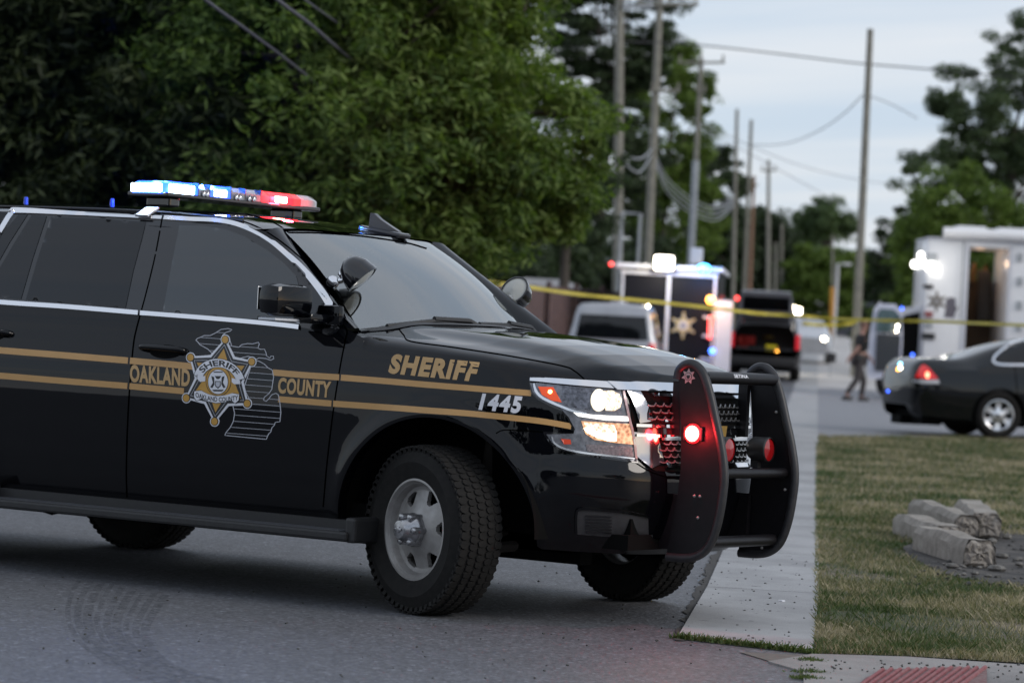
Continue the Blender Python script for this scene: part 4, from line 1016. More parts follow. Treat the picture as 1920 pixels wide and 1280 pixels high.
# kerb strip, from the near corner to the far end of the street, in slabs with open joints
A0 = -1.42
ks = []
a = A0; j = 0
KB0, KB1 = .775, 1.385
while a < 128:
    Ls = 3.05 if j else 3.2; a2 = a+Ls
    pl = [xy(a+.012, KB0), xy(a2-.012, KB0), xy(a2-.012, KB1), xy(a+.012, KB1)]
    if j == 0: pl = [P2(1270, 1199), xy(a2-.006, KB0), xy(a2-.006, KB1), P2(1523, 1226)]
    pts, tris = tri2d([pl], (), 1.6); b0 = len(ks); ks.append((pts, tris)); a = a2; j += 1
V, F = [], []
for pts, tris in ks:
    b0 = len(V); V += [(x, y, terr(x, y)+.012) for x, y in pts]; F += [tuple(b0+i for i in t) for t in tris]
    # skirt
    cnt = {}
    for t in tris:
        for p, q in zip(t, t[1:]+t[:1]): k = (min(p, q), max(p, q)); cnt[k] = cnt.get(k, 0)+1
    n0 = len(V); V += [(x, y, terr(x, y)-.02) for x, y in pts]
    F += [(b0+p, b0+q, n0+q, n0+p) for t in tris for p, q in zip(t, t[1:]+t[:1]) if cnt[(min(p, q), max(p, q))] == 1]
k_ = link('kerb_strip', V, F, M_CONC); k_['kind'] = 'structure'
# dirt line where asphalt meets the strip
M_DIRT = mottled('road_dirt', (.035, .033, .032), (.075, .07, .065), 30, .95, .004, 200)
rng = random.Random(3); lf = []; rt = []
for i in range(0, 180):
    aa = A0+.05+i*.16; w0 = .028+.045*rng.random()*(1 if aa < 14 else .6); x, y = xy(aa, KB0-w0); lf.append((x, y)); rt.append(xy(aa, KB0+.004))
V = [(x, y, terr(x, y)+.005) for x, y in lf+rt]; n = len(lf)
k_ = link('gutter_dirt', V, [(i, i+1, n+i+1, n+i) for i in range(n-1)], M_DIRT); k_['kind'] = 'structure'
# grass verge
G_EDGE = [P2(1523, 1226), P2(1700, 1232), P2(1920, 1246), P2(2150, 1258)]
def lotline(u): return P2(u, 819)
L0 = P2(1549, 819); L1 = P2(2400, 822)
fx, fy = xy(ab(*L0)[0], KB1)
verge = [xy(ab(*G_EDGE[0])[0], KB1+.0)]+G_EDGE[1:]+[L1, P2(1900, 820), (fx, fy)]
M_SOIL = mat('verge_soil', (.05, .05, .03), .95); t, b = nodes(M_SOIL); n1_ = noise(t, 1.0, 5, .65); n2_ = noise(t, 14, 4, .7)
c_ = ramp(t, n1_.outputs[0], [(.34, (.045, .058, .026)), (.48, (.08, .085, .045)), (.58, (.15, .125, .09)), (.72, (.21, .175, .13))])
t.links.new(mixc(t, 1.0, c_, ramp(t, n2_.outputs[0], [(.3, (.6, .6, .6)), (.7, (1.35, 1.35, 1.35))]), 'MULTIPLY'), b.inputs['Base Color']); bump(t, b, n2_.outputs[0], .02, 1)
sheet('verge', verge, .006, M_SOIL, 1.2)
# lot beyond the verge and pale concrete beyond it
lotp = [(fx, fy), P2(1900, 820), L1]+[(float(gat(2400, 62)[0]), float(gat(2400, 62)[1])), (float(gat(1600, 112)[0]), float(gat(1600, 112)[1])), xy(ab(*gat(1555, 112)[:2])[0], KB1)]
sheet('parking_lot', lotp, .004, M_LOT, 4)
g0 = gat(1548, 84); g1 = gat(1700, 84); g2 = gat(2300, 84); g3 = gat(2300, 200); g4 = gat(1500, 200)
sheet('far_pavement', [tuple(map(float, q[:2])) for q in (xy(ab(*g0[:2])[0], KB1+.02)+(0,), g1, g2, g3, g4)], .010, concrete('pale_pavement', (.46, .44, .43), (.56, .54, .52)), 6)
sheet('far_grass', [tuple(map(float, gat(u, d)[:2])) for u, d in ((1500, 205), (2300, 205), (2300, 330), (1500, 330))], .02, mottled('far_lawn', (.05, .08, .03), (.07, .11, .04), 1, .9), 12)
# concrete walk and dusty apron in the near corner
walk = [P2(1523, 1229), P2(1700, 1235), P2(1920, 1249), P2(2150, 1261), P2(2150, 1420), P2(1520, 1420), P2(1505, 1262), P2(1440, 1243)]
sheet('footpath', walk, .008, concrete('walk_concrete', (.20, .19, .185), (.28, .27, .26)), .25, thick=.02)
dust = [P2(1385, 1224), P2(1520, 1231), P2(1505, 1258), P2(1450, 1244)]
sheet('apron_dust', dust, .004, mottled('dust', (.11, .10, .09), (.16, .145, .13), 14, .95), .2)
tac = [P2(1640, 1262), P2(1830, 1258), P2(1900, 1300), P2(1560, 1300)]
# tactile plate: red with raised bars
tp = empty('tactile_plate', (*P2(1740, 1290), terr(*P2(1740, 1290))+.008), 0, 'worn red ribbed warning plate set in the corner footpath', 'tactile paving')
pl = [P2(1622, 1278), P2(1660, 1262), P2(1800, 1256), P2(1850, 1262), P2(1850, 1400), P2(1500, 1400)]
ox, oy, oz = tp.location
pts, tris = tri2d([[(x-ox, y-oy) for x, y in pl]], (), .2)
M_RED = mottled('worn_red', (.16, .06, .06), (.22, .17, .165), 22, .85, .004, 160)
link('plate', [(x, y, .006) for x, y in pts], tris, M_RED, tp)
k = MB()
for i in range(13):
    a_ = np.array(P2(1655+i*16, 1263-i*.4)); b_ = np.array(P2(1655+i*16-160, 1263+115)); k.tube([(a_[0]-ox, a_[1]-oy, .008), (b_[0]-ox, b_[1]-oy, .008)], .010, 6)
k.build('rib', mottled('rib_red', (.22, .045, .055), (.26, .12, .12), 22, .8), tp)['kind'] = 'stuff'
# skid marks
def skid(pts_px, w_, alpha=.0):
    P = [np.array(P2(*q)) for q in pts_px]; P = bspline(P, 8); return P
M_SKID = mottled('tyre_mark', (.082, .085, .092), (.125, .128, .137), 30, .7)
t, b = nodes(M_SKID); n_s = noise(t, 38, 4, .7); t.links.new(ramp(t, n_s.outputs[0], [(.40, (0, 0, 0)), (.62, (.34, .34, .34))]), b.inputs['Alpha']); b.inputs['Base Color'].default_value = (.04, .042, .048, 1)
for l_ in list(b.inputs['Base Color'].links): t.links.remove(l_)
V, F = [], []
for off in range(9):
    path = [(150+off*20, 1085+off*4), (132+off*20, 1120+off*3), (128+off*18, 1160+off*3), (150+off*18, 1205+off*3), (205+off*18, 1245+off*2), (280+off*20, 1283)]
    P = skid(path, .02); wds = .012+.004*(off % 3)
    for i in range(len(P)-1):
        if (i*7+off*3) % 17 < 2: continue
        for q in (P[i], P[i+1]):
            d = P[min(i+1, len(P)-1)]-P[i]; d /= np.linalg.norm(d)+1e-9; nn_ = np.array([-d[1], d[0]])
            V += [(q[0]+nn_[0]*wds, q[1]+nn_[1]*wds, .0035), (q[0]-nn_[0]*wds, q[1]-nn_[1]*wds, .0035)]
        b0 = len(V)-4; F.append((b0, b0+1, b0+3, b0+2))
sk = link('tyre_marks', V, F, M_SKID); sk['kind'] = 'structure'
# ---- grass blades
def blades(name, n, seed, region, hmin, hmax, wd, m, tuft=1, dens_fn=None):
    r = np.random.default_rng(seed); XY = []
    while len(XY) < n:
        p = region(r)
        if p is not None: XY.append(p)
    XY = np.array(XY); n = len(XY); ang = r.uniform(0, 2*math.pi, n); h = r.uniform(hmin, hmax, n)*(.6+.8*r.random(n)); lean = r.normal(0, .5, (n, 2))*h[:, None]
    z = np.array([terr(x, y) for x, y in XY]); w_ = wd*(.6+.8*r.random(n)); dx = np.cos(ang)*w_; dy = np.sin(ang)*w_
    V = np.zeros((n, 4, 3)); V[:, 0] = np.c_[XY[:, 0]-dx, XY[:, 1]-dy, z+.004]; V[:, 1] = np.c_[XY[:, 0]+dx, XY[:, 1]+dy, z+.004]
    V[:, 2] = np.c_[XY[:, 0]+dx*.6+lean[:, 0]*.45, XY[:, 1]+dy*.6+lean[:, 1]*.45, z+h*.6]; V[:, 3] = np.c_[XY[:, 0]+lean[:, 0], XY[:, 1]+lean[:, 1], z+h]
    Fq = (np.arange(n)*4)[:, None]+np.array([0, 1, 2, 3]); me = bpy.data.meshes.new(name)
    me.vertices.add(4*n); me.vertices.foreach_set('co', V.reshape(-1)); me.loops.add(4*n); me.loops.foreach_set('vertex_index', Fq.reshape(-1))
    me.polygons.add(n); me.polygons.foreach_set('loop_start', np.arange(n)*4); me.polygons.foreach_set('loop_total', np.full(n, 4)); me.materials.append(m); me.update(); me.validate()
    o = bpy.data.objects.new(name, me); COL.objects.link(o); return o
def leafmat(name, stops, trans=.35, rough=.55, nscale=.9, con=1.0):
    m = bpy.data.materials.new(name); m.use_nodes = True; t = m.node_tree; b = t.nodes['Principled BSDF']; o = t.nodes['Material Output']
    g = t.nodes.new('ShaderNodeNewGeometry'); n = noise(t, nscale, 3, .6); s = M('ADD', M('MULTIPLY', g.outputs['Random Per Island'], .45, tree=t), M('ADD', M('MULTIPLY', M('SUBTRACT', n.outputs[0], .5, tree=t), .75*con, tree=t), .375, tree=t), tree=t)
    col = ramp(t, s, stops); t.links.new(col, b.inputs['Base Color']); b.inputs['Roughness'].default_value = rough; b.inputs['Specular IOR Level'].default_value = .3
    tl = t.nodes.new('ShaderNodeBsdfTranslucent'); t.links.new(mixc(t, 1.0, col, (1.1, 1.3, .5), 'MULTIPLY'), tl.inputs[0]); mx_ = t.nodes.new('ShaderNodeMixShader'); mx_.inputs[0].default_value = trans
    t.links.new(b.outputs[0], mx_.inputs[1]); t.links.new(tl.outputs[0], mx_.inputs[2]); t.links.new(mx_.outputs[0], o.inputs[0]); return m
M_GRASS = leafmat('grass_blades', [(.22, (.045, .078, .025)), (.47, (.085, .122, .045)), (.58, (.18, .165, .10)), (.84, (.40, .34, .25))], .25, .6, 1.1, 2.6)
VP_ = [tuple(p) for p in verge]
PATCHP = [P2(1690, 1030), P2(1740, 1012), P2(1800, 1000), P2(1880, 985), P2(2000, 985), P2(2000, 1105), P2(1860, 1098), P2(1790, 1088), P2(1725, 1062)]
def reg_near(r):
    s = 14+ (r.random()**1.5)*13; u = r.uniform(1515, 2060); p = CAM+FH*s+RH*s*((u-960)/FPX+.0); x, y = float(p[0]), float(p[1])
    if not inside((x, y), VP_) or inside((x, y), PATCHP): return None
    if math.sin(x*2.1+1.3*math.sin(y*1.7))+math.sin(y*2.9+x*.8) < -.75 and r.random() < .75: return None
    return (x, y)
def reg_far(r):
    s = 24+r.random()*28; u = r.uniform(1530, 1960); p = CAM+FH*s+RH*s*((u-960)/FPX); x, y = float(p[0]), float(p[1])
    if not inside((x, y), VP_): return None
    return (x, y)
rub = MB(); r9 = random.Random(31)
for i in range(60):
    u, v = r9.uniform(1765, 1925), r9.uniform(985, 1092); x, y = P2(u, v); sz = r9.uniform(.008, .032)*(1 if r9.random() < .7 else 1.7); rub.ball((x, y, terr(x, y)+.014+sz*.3), sz, 8, (1.3*r9.uniform(.6, 1), r9.uniform(.5, 1), .45))
rb_ = rub.build('rubble', mottled('rubble', (.06, .055, .05), (.26, .25, .23), 18, .95, .01, 60)); tag(rb_, 'dark and pale crumbs of broken concrete around the kerb stones', 'rubble', kind='stuff')
go = blades('grass', 60000, 1, reg_near, .012, .045, .0028, M_GRASS); tag(go, 'patchy green and straw-dry grass on the verge by the kerb', 'grass', kind='stuff')
go2 = blades('far_verge_grass', 42000, 2, reg_far, .02, .055, .006, M_GRASS); tag(go2, 'blurred short grass along the far side of the verge', 'grass', kind='stuff')
def reg_edge(r):
    a = r.uniform(ab(*G_EDGE[0])[0], 26); b_ = KB1+abs(r.normal(0, .02))-.02; x, y = xy(a, b_); return (x, y)
def reg_crack(r):
    q = r.random(); cl = round(q*14)/14+r.normal(0, .012); p0 = np.array(P2(1270, 1199)); p1 = np.array(P2(1523, 1227)); p = p0+(p1-p0)*cl+r.normal(0, .012, 2); return (float(p[0]), float(p[1]))
def reg_tuft(r):
    c_ = [P2(1520, 1240), P2(1518, 1262), P2(1512, 1275)][int(r.integers(3))]; return (c_[0]+r.normal(0, .03), c_[1]+r.normal(0, .03))
M_WEED = leafmat('weeds', [(.3, (.045, .075, .02)), (.6, (.08, .12, .035)), (.85, (.14, .15, .06))], .25)
go3 = blades('weeds', 1800, 3, reg_crack, .008, .035, .005, M_WEED); tag(go3, 'small green weeds growing in the crack at the strip end', 'weeds', kind='stuff')
go4 = blades('edge_grass', 7000, 4, reg_edge, .01, .03, .004, M_GRASS); tag(go4, 'ragged grass fringe spilling over the kerb strip edge', 'grass', kind='stuff')
go5 = blades('corner_weeds', 900, 5, reg_tuft, .006, .02, .005, M_WEED); tag(go5, 'green weed tufts between the road and the footpath', 'weeds', kind='stuff')
# broken patch of old asphalt under the kerb stones
M_PATCH = mottled('old_patch', (.028, .027, .028), (.11, .10, .09), 5, .95, .02, 50)
rr_ = random.Random(5); pp = dens(PATCHP, .25); cx_, cy_ = sum(p[0] for p in pp)/len(pp), sum(p[1] for p in pp)/len(pp)
sheet('asphalt_patch', [(x+(x-cx_)*rr_.uniform(-.04, .03), y+(y-cy_)*rr_.uniform(-.05, .04)) for x, y in pp], .012, M_PATCH, .25)
# grit on the ground
gr_ = MB(); r = random.Random(8)
for i in range(520):
    if i < 200: u, v = r.uniform(1690, 1925), r.uniform(1000, 1105)
    elif i < 330: u, v = r.uniform(1290, 1540), r.uniform(1050, 1225)
    elif i < 420: u, v = r.uniform(1500, 1920), r.uniform(1240, 1280)
    else: u, v = r.uniform(0, 1300), r.uniform(1060, 1280)
    x, y = P2(u, v); z_ = (.012 if 200 <= i < 330 else .010)+terr(x, y)
    sz = r.uniform(.002, .006)*(3.6 if i < 200 and r.random() < .35 else 1); gr_.box((x, y, z_+sz*.3), (sz*2, sz*1.6, sz*1.1), rz=r.uniform(0, 3), rx=r.uniform(-.4, .4), ry=r.uniform(-.4, .4))
o = gr_.build('gravel', mottled('grit', (.02, .02, .02), (.10, .10, .095), 40, .9)); tag(o, 'loose grit scattered over the road, kerb strip and patch', 'gravel', kind='stuff')
x, y = P2(1465, 1131); k = MB(); k.box((x, y, .018), (.035, .02, .012), rz=.4, bev=.003); k.box((x+.012, y-.008, .018), (.02, .014, .01), rz=1.1, bev=.002); tag(k.build('paper_scrap', MAT['white']), 'crumpled white scrap lying on the kerb strip', 'litter')
# broken kerb stones
M_STONE = mottled('old_concrete', (.20, .18, .155), (.38, .35, .31), 9, .9, .02, 55)
M_BREAK = mottled('broken_face', (.16, .145, .13), (.40, .37, .33), 22, .95, .02, 60)
def stone(p0, p1, z0_, z1_, label, w_=.17, h_=.16, seed=1, tilt=0.0, both=False):
    """a chamfered kerb piece from P0 to P1 (ground points), broken at the P1 end"""
    r = random.Random(seed); p0 = Vector((*p0, 0)); p1 = Vector((*p1, 0)); d = p1-p0; Ln = d.length; rz = math.atan2(d.y, d.x)
    root = empty('kerb_stone', ((p0.x+p1.x)/2, (p0.y+p1.y)/2, terr(p0.x, p0.y)+.012), rz, label, 'kerb stone', 'broken kerb stones on the verge')
    prof = [(-w_/2, 0), (w_/2, 0), (w_/2, h_*.72), (w_/2-.035, h_), (-w_/2+.035, h_), (-w_/2, h_*.72)]; nl = 16; V = []; q = dens(prof, .03)
    for i in range(nl+1):
        x = -Ln/2+Ln*i/nl; zo = z0_+(z1_-z0_)*i/nl
        for j, (a, b_) in enumerate(q):
            jit = .0022; xx = x
            if i == nl: xx += r.uniform(-.045, .03)
            if i == 0: xx += r.uniform(-.008, .008)*(4 if both else 1)
            V.append((xx, a+r.uniform(-jit, jit)*1.1+.003*math.sin(x*9+a*20+seed), b_*(1+.05*math.sin(x*7+seed*2)-.03*(abs(x/Ln)*2)**6)+zo+r.uniform(-jit, jit)*(.6 if b_ > .02 else .2)))
    m_ = len(q); F = [(i*m_+j, i*m_+(j+1) % m_, (i+1)*m_+(j+1) % m_, (i+1)*m_+j) for i in range(nl) for j in range(m_)]+[tuple(reversed(range(m_)))]
    o = link('stone', V, F, M_STONE, root, auto=38); bm = bmesh.new(); bm.from_mesh(o.data); bmesh.ops.recalc_face_normals(bm, faces=bm.faces); bm.to_mesh(o.data); bm.free()
    # rough broken end
    V = []; F = []; rim = [( -Ln/2+Ln, a, b_+z1_) for a, b_ in q]
    V = [(Ln/2-.004+r.uniform(-.02, .01), a*.97, b_*.97+.002+z1_) for a, b_ in q]; nr_ = 5
    rings = [V]
    for k_ in range(1, nr_):
        s_ = 1-k_/nr_; rings.append([(Ln/2+r.uniform(-.010, .012), a*s_*.97, (b_-h_/2)*s_*.97+h_/2+z1_) for a, b_ in q])
    VV = [p for rg in rings for p in rg]+[(Ln/2+.01, 0, h_/2+z1_)]
    F = [(k_*m_+j, k_*m_+(j+1) % m_, (k_+1)*m_+(j+1) % m_, (k_+1)*m_+j) for k_ in range(nr_-1) for j in range(m_)]+[((nr_-1)*m_+j, (nr_-1)*m_+(j+1) % m_, len(VV)-1) for j in range(m_)]
    link('broken_end', VV, F, M_BREAK, root); return root
stone(P2(1738, 1034), P2(1836, 1068), .0, .0, 'front broken kerb stone with a crumbling pitted end', .20, .165, 1)
stone(P2(1700, 1004), P2(1776, 1030), .0, -.01, 'worn kerb stone lying flat behind the front one', .22, .15, 2)
stone(P2(1722, 980), P2(1812, 1015), .03, .02, 'long thin kerb stone in the middle of the broken pile', .17, .15, 3)
stone(P2(1815, 982), P2(1846, 1016), .0, .01, 'blocky kerb stone set apart with a dark hollow end', .23, .18, 4)
# ---------------------------------------------------------------- trees
def leaf_mesh(name, P, Nn, size, m, parent=None, seed=0, aspect=.55, droop=0.0):
    r = np.random.default_rng(seed); n = len(P); Nn = Nn/np.linalg.norm(Nn, axis=1)[:, None]
    a = r.normal(size=(n, 3)); a[:, 2] -= droop; t = np.cross(Nn, a); t /= np.linalg.norm(t, axis=1)[:, None]+1e-9; b = np.cross(Nn, t)
    if droop: t, b = b, t
    s = (size*(.6+.8*r.random(n)))[:, None]; w_ = s*aspect
    V = np.stack([P-t*s, P-b*w_*.5-t*s*.1, P+t*s, P+b*w_*.5-t*s*.1], 1)
    me = bpy.data.meshes.new(name); me.vertices.add(4*n); me.vertices.foreach_set('co', V.reshape(-1)); me.loops.add(4*n); me.loops.foreach_set('vertex_index', np.arange(4*n))
    me.polygons.add(n); me.polygons.foreach_set('loop_start', np.arange(n)*4); me.polygons.foreach_set('loop_total', np.full(n, 4)); me.materials.append(m); me.update(); me.validate()
    o = bpy.data.objects.new(name, me); COL.objects.link(o); o.parent = parent; return o
M_BARK = mottled('bark', (.05, .042, .034), (.10, .085, .07), 8, .95, .02, 40)
def tree(base, h, lobes, n, leaf, m, label, name='tree', seed=1, group=None, ncl=260, clr=.38, gap=.5, trunk=.16, kind_cat='tree', droop=0.0, aspect=.55, flat=1.0, trunk_top=None, shell=.62):
    """LOBES: [(dx, dy, z, rx, ry, rz)] ellipsoids relative to BASE; clusters of leaves fill their outer part"""
    r = np.random.default_rng(seed); base = np.array(base, float); root = empty(name, base, 0, label, kind_cat, group)
    Lb = np.array(lobes, float); vol = Lb[:, 3]*Lb[:, 4]*Lb[:, 5]; k = r.choice(len(Lb), ncl, p=vol/vol.sum()); d = r.normal(size=(ncl, 3)); d /= np.linalg.norm(d, axis=1)[:, None]
    rad = (shell+(1.06-shell)*r.random(ncl)**.7); C_ = Lb[k, :3]+d*rad[:, None]*Lb[k, 3:6]; C_ += r.normal(0, .06, C_.shape)*Lb[k, 3:6]
    C_ = C_[C_[:, 2] > .25]; d = d[:len(C_)]; nc = len(C_); wt = r.gamma(2.0, 1, nc); cnt = r.multinomial(n, wt/wt.sum()); idx = np.repeat(np.arange(nc), cnt)
    cr_ = clr*(.6+.8*r.random(nc)); off = r.normal(size=(len(idx), 3)); off /= np.linalg.norm(off, axis=1)[:, None]; off *= (r.random(len(idx))**.45)[:, None]
    P = C_[idx]+off*cr_[idx][:, None]*np.array([1, 1, .62*flat]); P[:, 2] -= droop*.5*r.random(len(P))*cr_[idx]
    Nn = off*.7+r.normal(size=off.shape)*.55; Nn[:, 2] += .75; leaf_mesh('crown', P, Nn, leaf, m, root, seed+5, aspect, droop)
    # trunk and limbs to some of the clusters
    tb = MB(); zt = trunk_top or float(Lb[:, 2].mean()); pts = [(0, 0, -.1)]+[(r.normal(0, .05)*h*.1, r.normal(0, .05)*h*.1, zt*q) for q in (.3, .6, 1.0)]; pts.append((pts[-1][0]+.1, pts[-1][1], zt+float(Lb[:, 5].max())*.5))
    tb.tube(pts, [trunk*1.25, trunk, trunk*.82, trunk*.6, trunk*.15], 10)
    for c in C_[r.choice(nc, min(nc, 26), replace=False)]:
        q = r.uniform(.35, .95); s = np.array(pts[2])*(1-q)+np.array(pts[3])*q; s = s if q > .3 else np.array(pts[1]); mid = (s+c)/2+np.array([0, 0, .12*np.linalg.norm(c-s)]); tb.tube([s, mid, c], [trunk*.38, trunk*.22, trunk*.05], 6)
    tb.build('trunk', M_BARK, root, auto=60); return root
def scaled(L_, k_): return [tuple(v*k_ for v in l) for l in L_]
LG = lambda a, b, c: [(.36, a), (.58, b), (.80, c)]
M_LEAF_A = leafmat('leaves_hedge', [(.28, (.028, .054, .016)), (.48, (.078, .130, .030)), (.62, (.130, .195, .046)), (.84, (.20, .27, .075))], .42, .6, .55, 1.3)
M_LEAF_A_SHADE = leafmat('leaves_hedge_shaded', [(.30, (.009, .015, .006)), (.5, (.020, .030, .010)), (.64, (.036, .050, .016)), (.85, (.06, .075, .028))], .25, .6, .6)  # hedge leaves again, with the shade of the left side put into the colour
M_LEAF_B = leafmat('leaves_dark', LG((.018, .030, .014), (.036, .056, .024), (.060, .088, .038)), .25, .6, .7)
M_LEAF_C = leafmat('leaves_bright', LG((.06, .10, .018), (.11, .165, .03), (.16, .23, .05)), .35, .6, .8)
M_LEAF_D = leafmat('leaves_far', LG((.045, .075, .03), (.08, .125, .05), (.12, .17, .07)), .3, .6, .4)
M_LEAF_E = leafmat('leaves_willow', LG((.040, .062, .030), (.075, .11, .05), (.11, .15, .07)), .3, .6, .6)
def lr(u, depth): return gat(u, depth)
def fr(dr, df, z): return (RH[0]*dr+FH[0]*df, RH[1]*dr+FH[1]*df, z)         # offset right / forward / up
def lobes_(L_): return [(*fr(a, b, c), rx, ry, rz) for a, b, c, rx, ry, rz in L_]
gT = 'trees massed behind the fence'
# big leafy trees on the far side of the street (38-45 m)
tree(lr(-160, 40), 9, lobes_([(0, 0, 5.4, 3.2, 2.4, 2.6), (.8, -1.2, 3.2, 2.4, 1.5, 1.8), (-1, 0, 2.2, 2, 2, 1.6)]), 60000, .085, M_LEAF_A_SHADE, 'dark leafy tree at the left edge of the tree line', seed=11, group=gT, ncl=620, clr=.42)
tree(lr(250, 39), 9, lobes_([(0, .3, 5.8, 2.6, 2.4, 2.5), (-.6, -1.0, 3.4, 2.2, 1.4, 1.9), (.7, -1.1, 2.6, 1.8, 1.3, 1.5)]), 60000, .085, M_LEAF_A_SHADE, 'dark leafy tree rising behind the blue roof lights', seed=12, group=gT, ncl=620, clr=.42)
tree(lr(590, 38), 9, lobes_([(0, .2, 5.6, 2.4, 2.2, 2.6), (-.3, -1.0, 3.6, 2.0, 1.5, 1.7), (.3, -.8, 2.9, 1.8, 1.5, 1.0)]), 90000, .070, M_LEAF_A, 'green leafy tree between the red roof light and the antenna', seed=13, group=gT, ncl=640, clr=.40)
tree(lr(880, 38), 8.5, lobes_([(-.60, 0, 5.4, 1.05, 2.0, 2.2), (.12, -.5, 3.55, 1.08, 1.5, 1.15), (-.6, -.9, 3.0, 1.3, 1.3, 1.2), (.35, -.3, 2.9, .95, 1.0, .6)]), 100000, .066, M_LEAF_A, 'bright green tree ending the tree line above the windshield', seed=14, group=gT, ncl=700, clr=.32)
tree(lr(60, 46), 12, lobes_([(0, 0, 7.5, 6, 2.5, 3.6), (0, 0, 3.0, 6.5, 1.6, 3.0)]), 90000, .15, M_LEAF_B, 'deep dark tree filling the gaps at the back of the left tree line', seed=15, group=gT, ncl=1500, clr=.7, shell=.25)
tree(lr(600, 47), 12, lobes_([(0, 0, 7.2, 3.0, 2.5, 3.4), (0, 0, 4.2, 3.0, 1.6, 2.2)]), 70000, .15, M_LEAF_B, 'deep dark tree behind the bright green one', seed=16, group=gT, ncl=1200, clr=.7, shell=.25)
# tall tree with bare lower limbs beside the poles (75 m)
tree(lr(1115, 128), 20, scaled(lobes_([(0, 0, 8.3, 1.6, 1.8, 2.0), (.6, 0, 6.4, .8, 1.3, 1.5), (.1, 0, 4.3, 1.2, 1.5, 1.5), (-.6, .5, 3.3, 1.3, 1.5, 1.1), (-.3, 0, 10.4, 1.5, 1.5, 1.2)]), 1.52), 52000, .17, M_LEAF_B, 'tall ragged dark conifer with bare limbs behind the utility poles', name='conifer', seed=21, ncl=330, clr=.62, flat=.5, trunk=.2)
tree(lr(1235, 145), 15, scaled(lobes_([(0, 0, 6.0, 1.2, 1.5, 2.6), (.3, 0, 3.4, 1.3, 1.5, 2.2)]), 1.56), 30000, .18, M_LEAF_C, 'yellow-green tree just right of the second utility pole', seed=22, ncl=240, clr=.52)
tree(lr(1050, 90), 6, scaled(lobes_([(0, 0, 4.2, 1.1, 1.3, 1.7), (-1.2, 0, 3.6, 1.2, 1.2, 1.3)]), 1.3), 16000, .10, M_LEAF_B, 'dark bushy tree behind the brown board fence', seed=23, ncl=160, clr=.4)
tree(lr(1325, 168), 13, scaled(lobes_([(0, 0, 5.0, 1.4, 1.6, 2.2), (.2, 0, 2.4, 1.8, 1.6, 1.9)]), 1.3), 24000, .19, M_LEAF_B, 'round dark tree behind the pole with the grey sleeve', seed=24, ncl=220, clr=.5)
tree(lr(1375, 188), 11, scaled(lobes_([(0, 0, 3.6, 2.2, 1.8, 2.2), (1.3, 0, 2.6, 1.8, 1.8, 2.2)]), 1.25), 24000, .22, M_LEAF_B, 'low dark tree behind the two thin poles', seed=25, ncl=220, clr=.6)
tree(lr(1265, 172), 9, lobes_([(0, 0, 3.8, 3.6, 1.6, 3.6)]), 16000, .15, M_LEAF_B, 'dense dark tree behind the black trailer', seed=26, ncl=200, clr=.5)
for i, (u, d, w_, hh) in enumerate(((940, 104, 2.6, 4.2), (1010, 108, 2.6, 4.6), (1085, 112, 2.4, 4.4), (1150, 118, 2.4, 4.0), (1215, 140, 2.8, 4.6))):
    tree(lr(u, d), hh, [(0, 0, hh*.45, w_*.62, w_*.5, hh*.48)], 9000, .15, M_LEAF_B, ['dark shrub mass behind the left end of the fence', 'dark shrub mass behind the white van', 'dark shrub mass behind the right end of the fence', 'dark shrub mass behind the thick weathered pole', 'dark shrub mass behind the second pole'][i], name='shrub', kind_cat='shrub', seed=70+i, ncl=150, clr=.5)
# far end of the street
tree(lr(1540, 185), 11, lobes_([(0, 0, 6.6, 1.55, 1.6, 1.0), (-.7, 0, 6.0, 1.0, 1.2, .8), (.7, 0, 6.0, 1.0, 1.2, .8)]), 9000, .18, M_LEAF_D, 'small round-topped tree alone against the sky', seed=31, ncl=90, clr=.5, trunk_top=6)
tree(lr(1555, 168), 8, lobes_([(0, 0, 2.4, 1.9, 1.6, 2.0), (-1.2, 0, 2.8, 1.4, 1.5, 1.7)]), 20000, .16, M_LEAF_C, 'rounded bright green bush at the end of the street', seed=32, ncl=200, clr=.5, name='bush', kind_cat='bush')
tree(lr(1480, 190), 8, lobes_([(0, 0, 3.0, 2.2, 1.6, 2.6), (1.8, 0, 2.8, 1.8, 1.8, 1.9)]), 20000, .2, M_LEAF_D, 'hazy green tree behind the far white wall', seed=33, ncl=200, clr=.6)
tree(lr(1440, 175), 8, lobes_([(0, 0, 3.6, 1.7, 1.6, 2.9)]), 12000, .2, M_LEAF_B, 'dim tree behind the orange pole', seed=34, ncl=140, clr=.6)
tree(lr(1610, 200), 9, lobes_([(0, 0, 3.2, 3.0, 1.6, 1.8), (3, 0, 2.8, 3.0, 1.6, 1.8)]), 18000, .2, M_LEAF_D, 'pale green tree behind the gabled shop', seed=35, ncl=200, clr=.6)
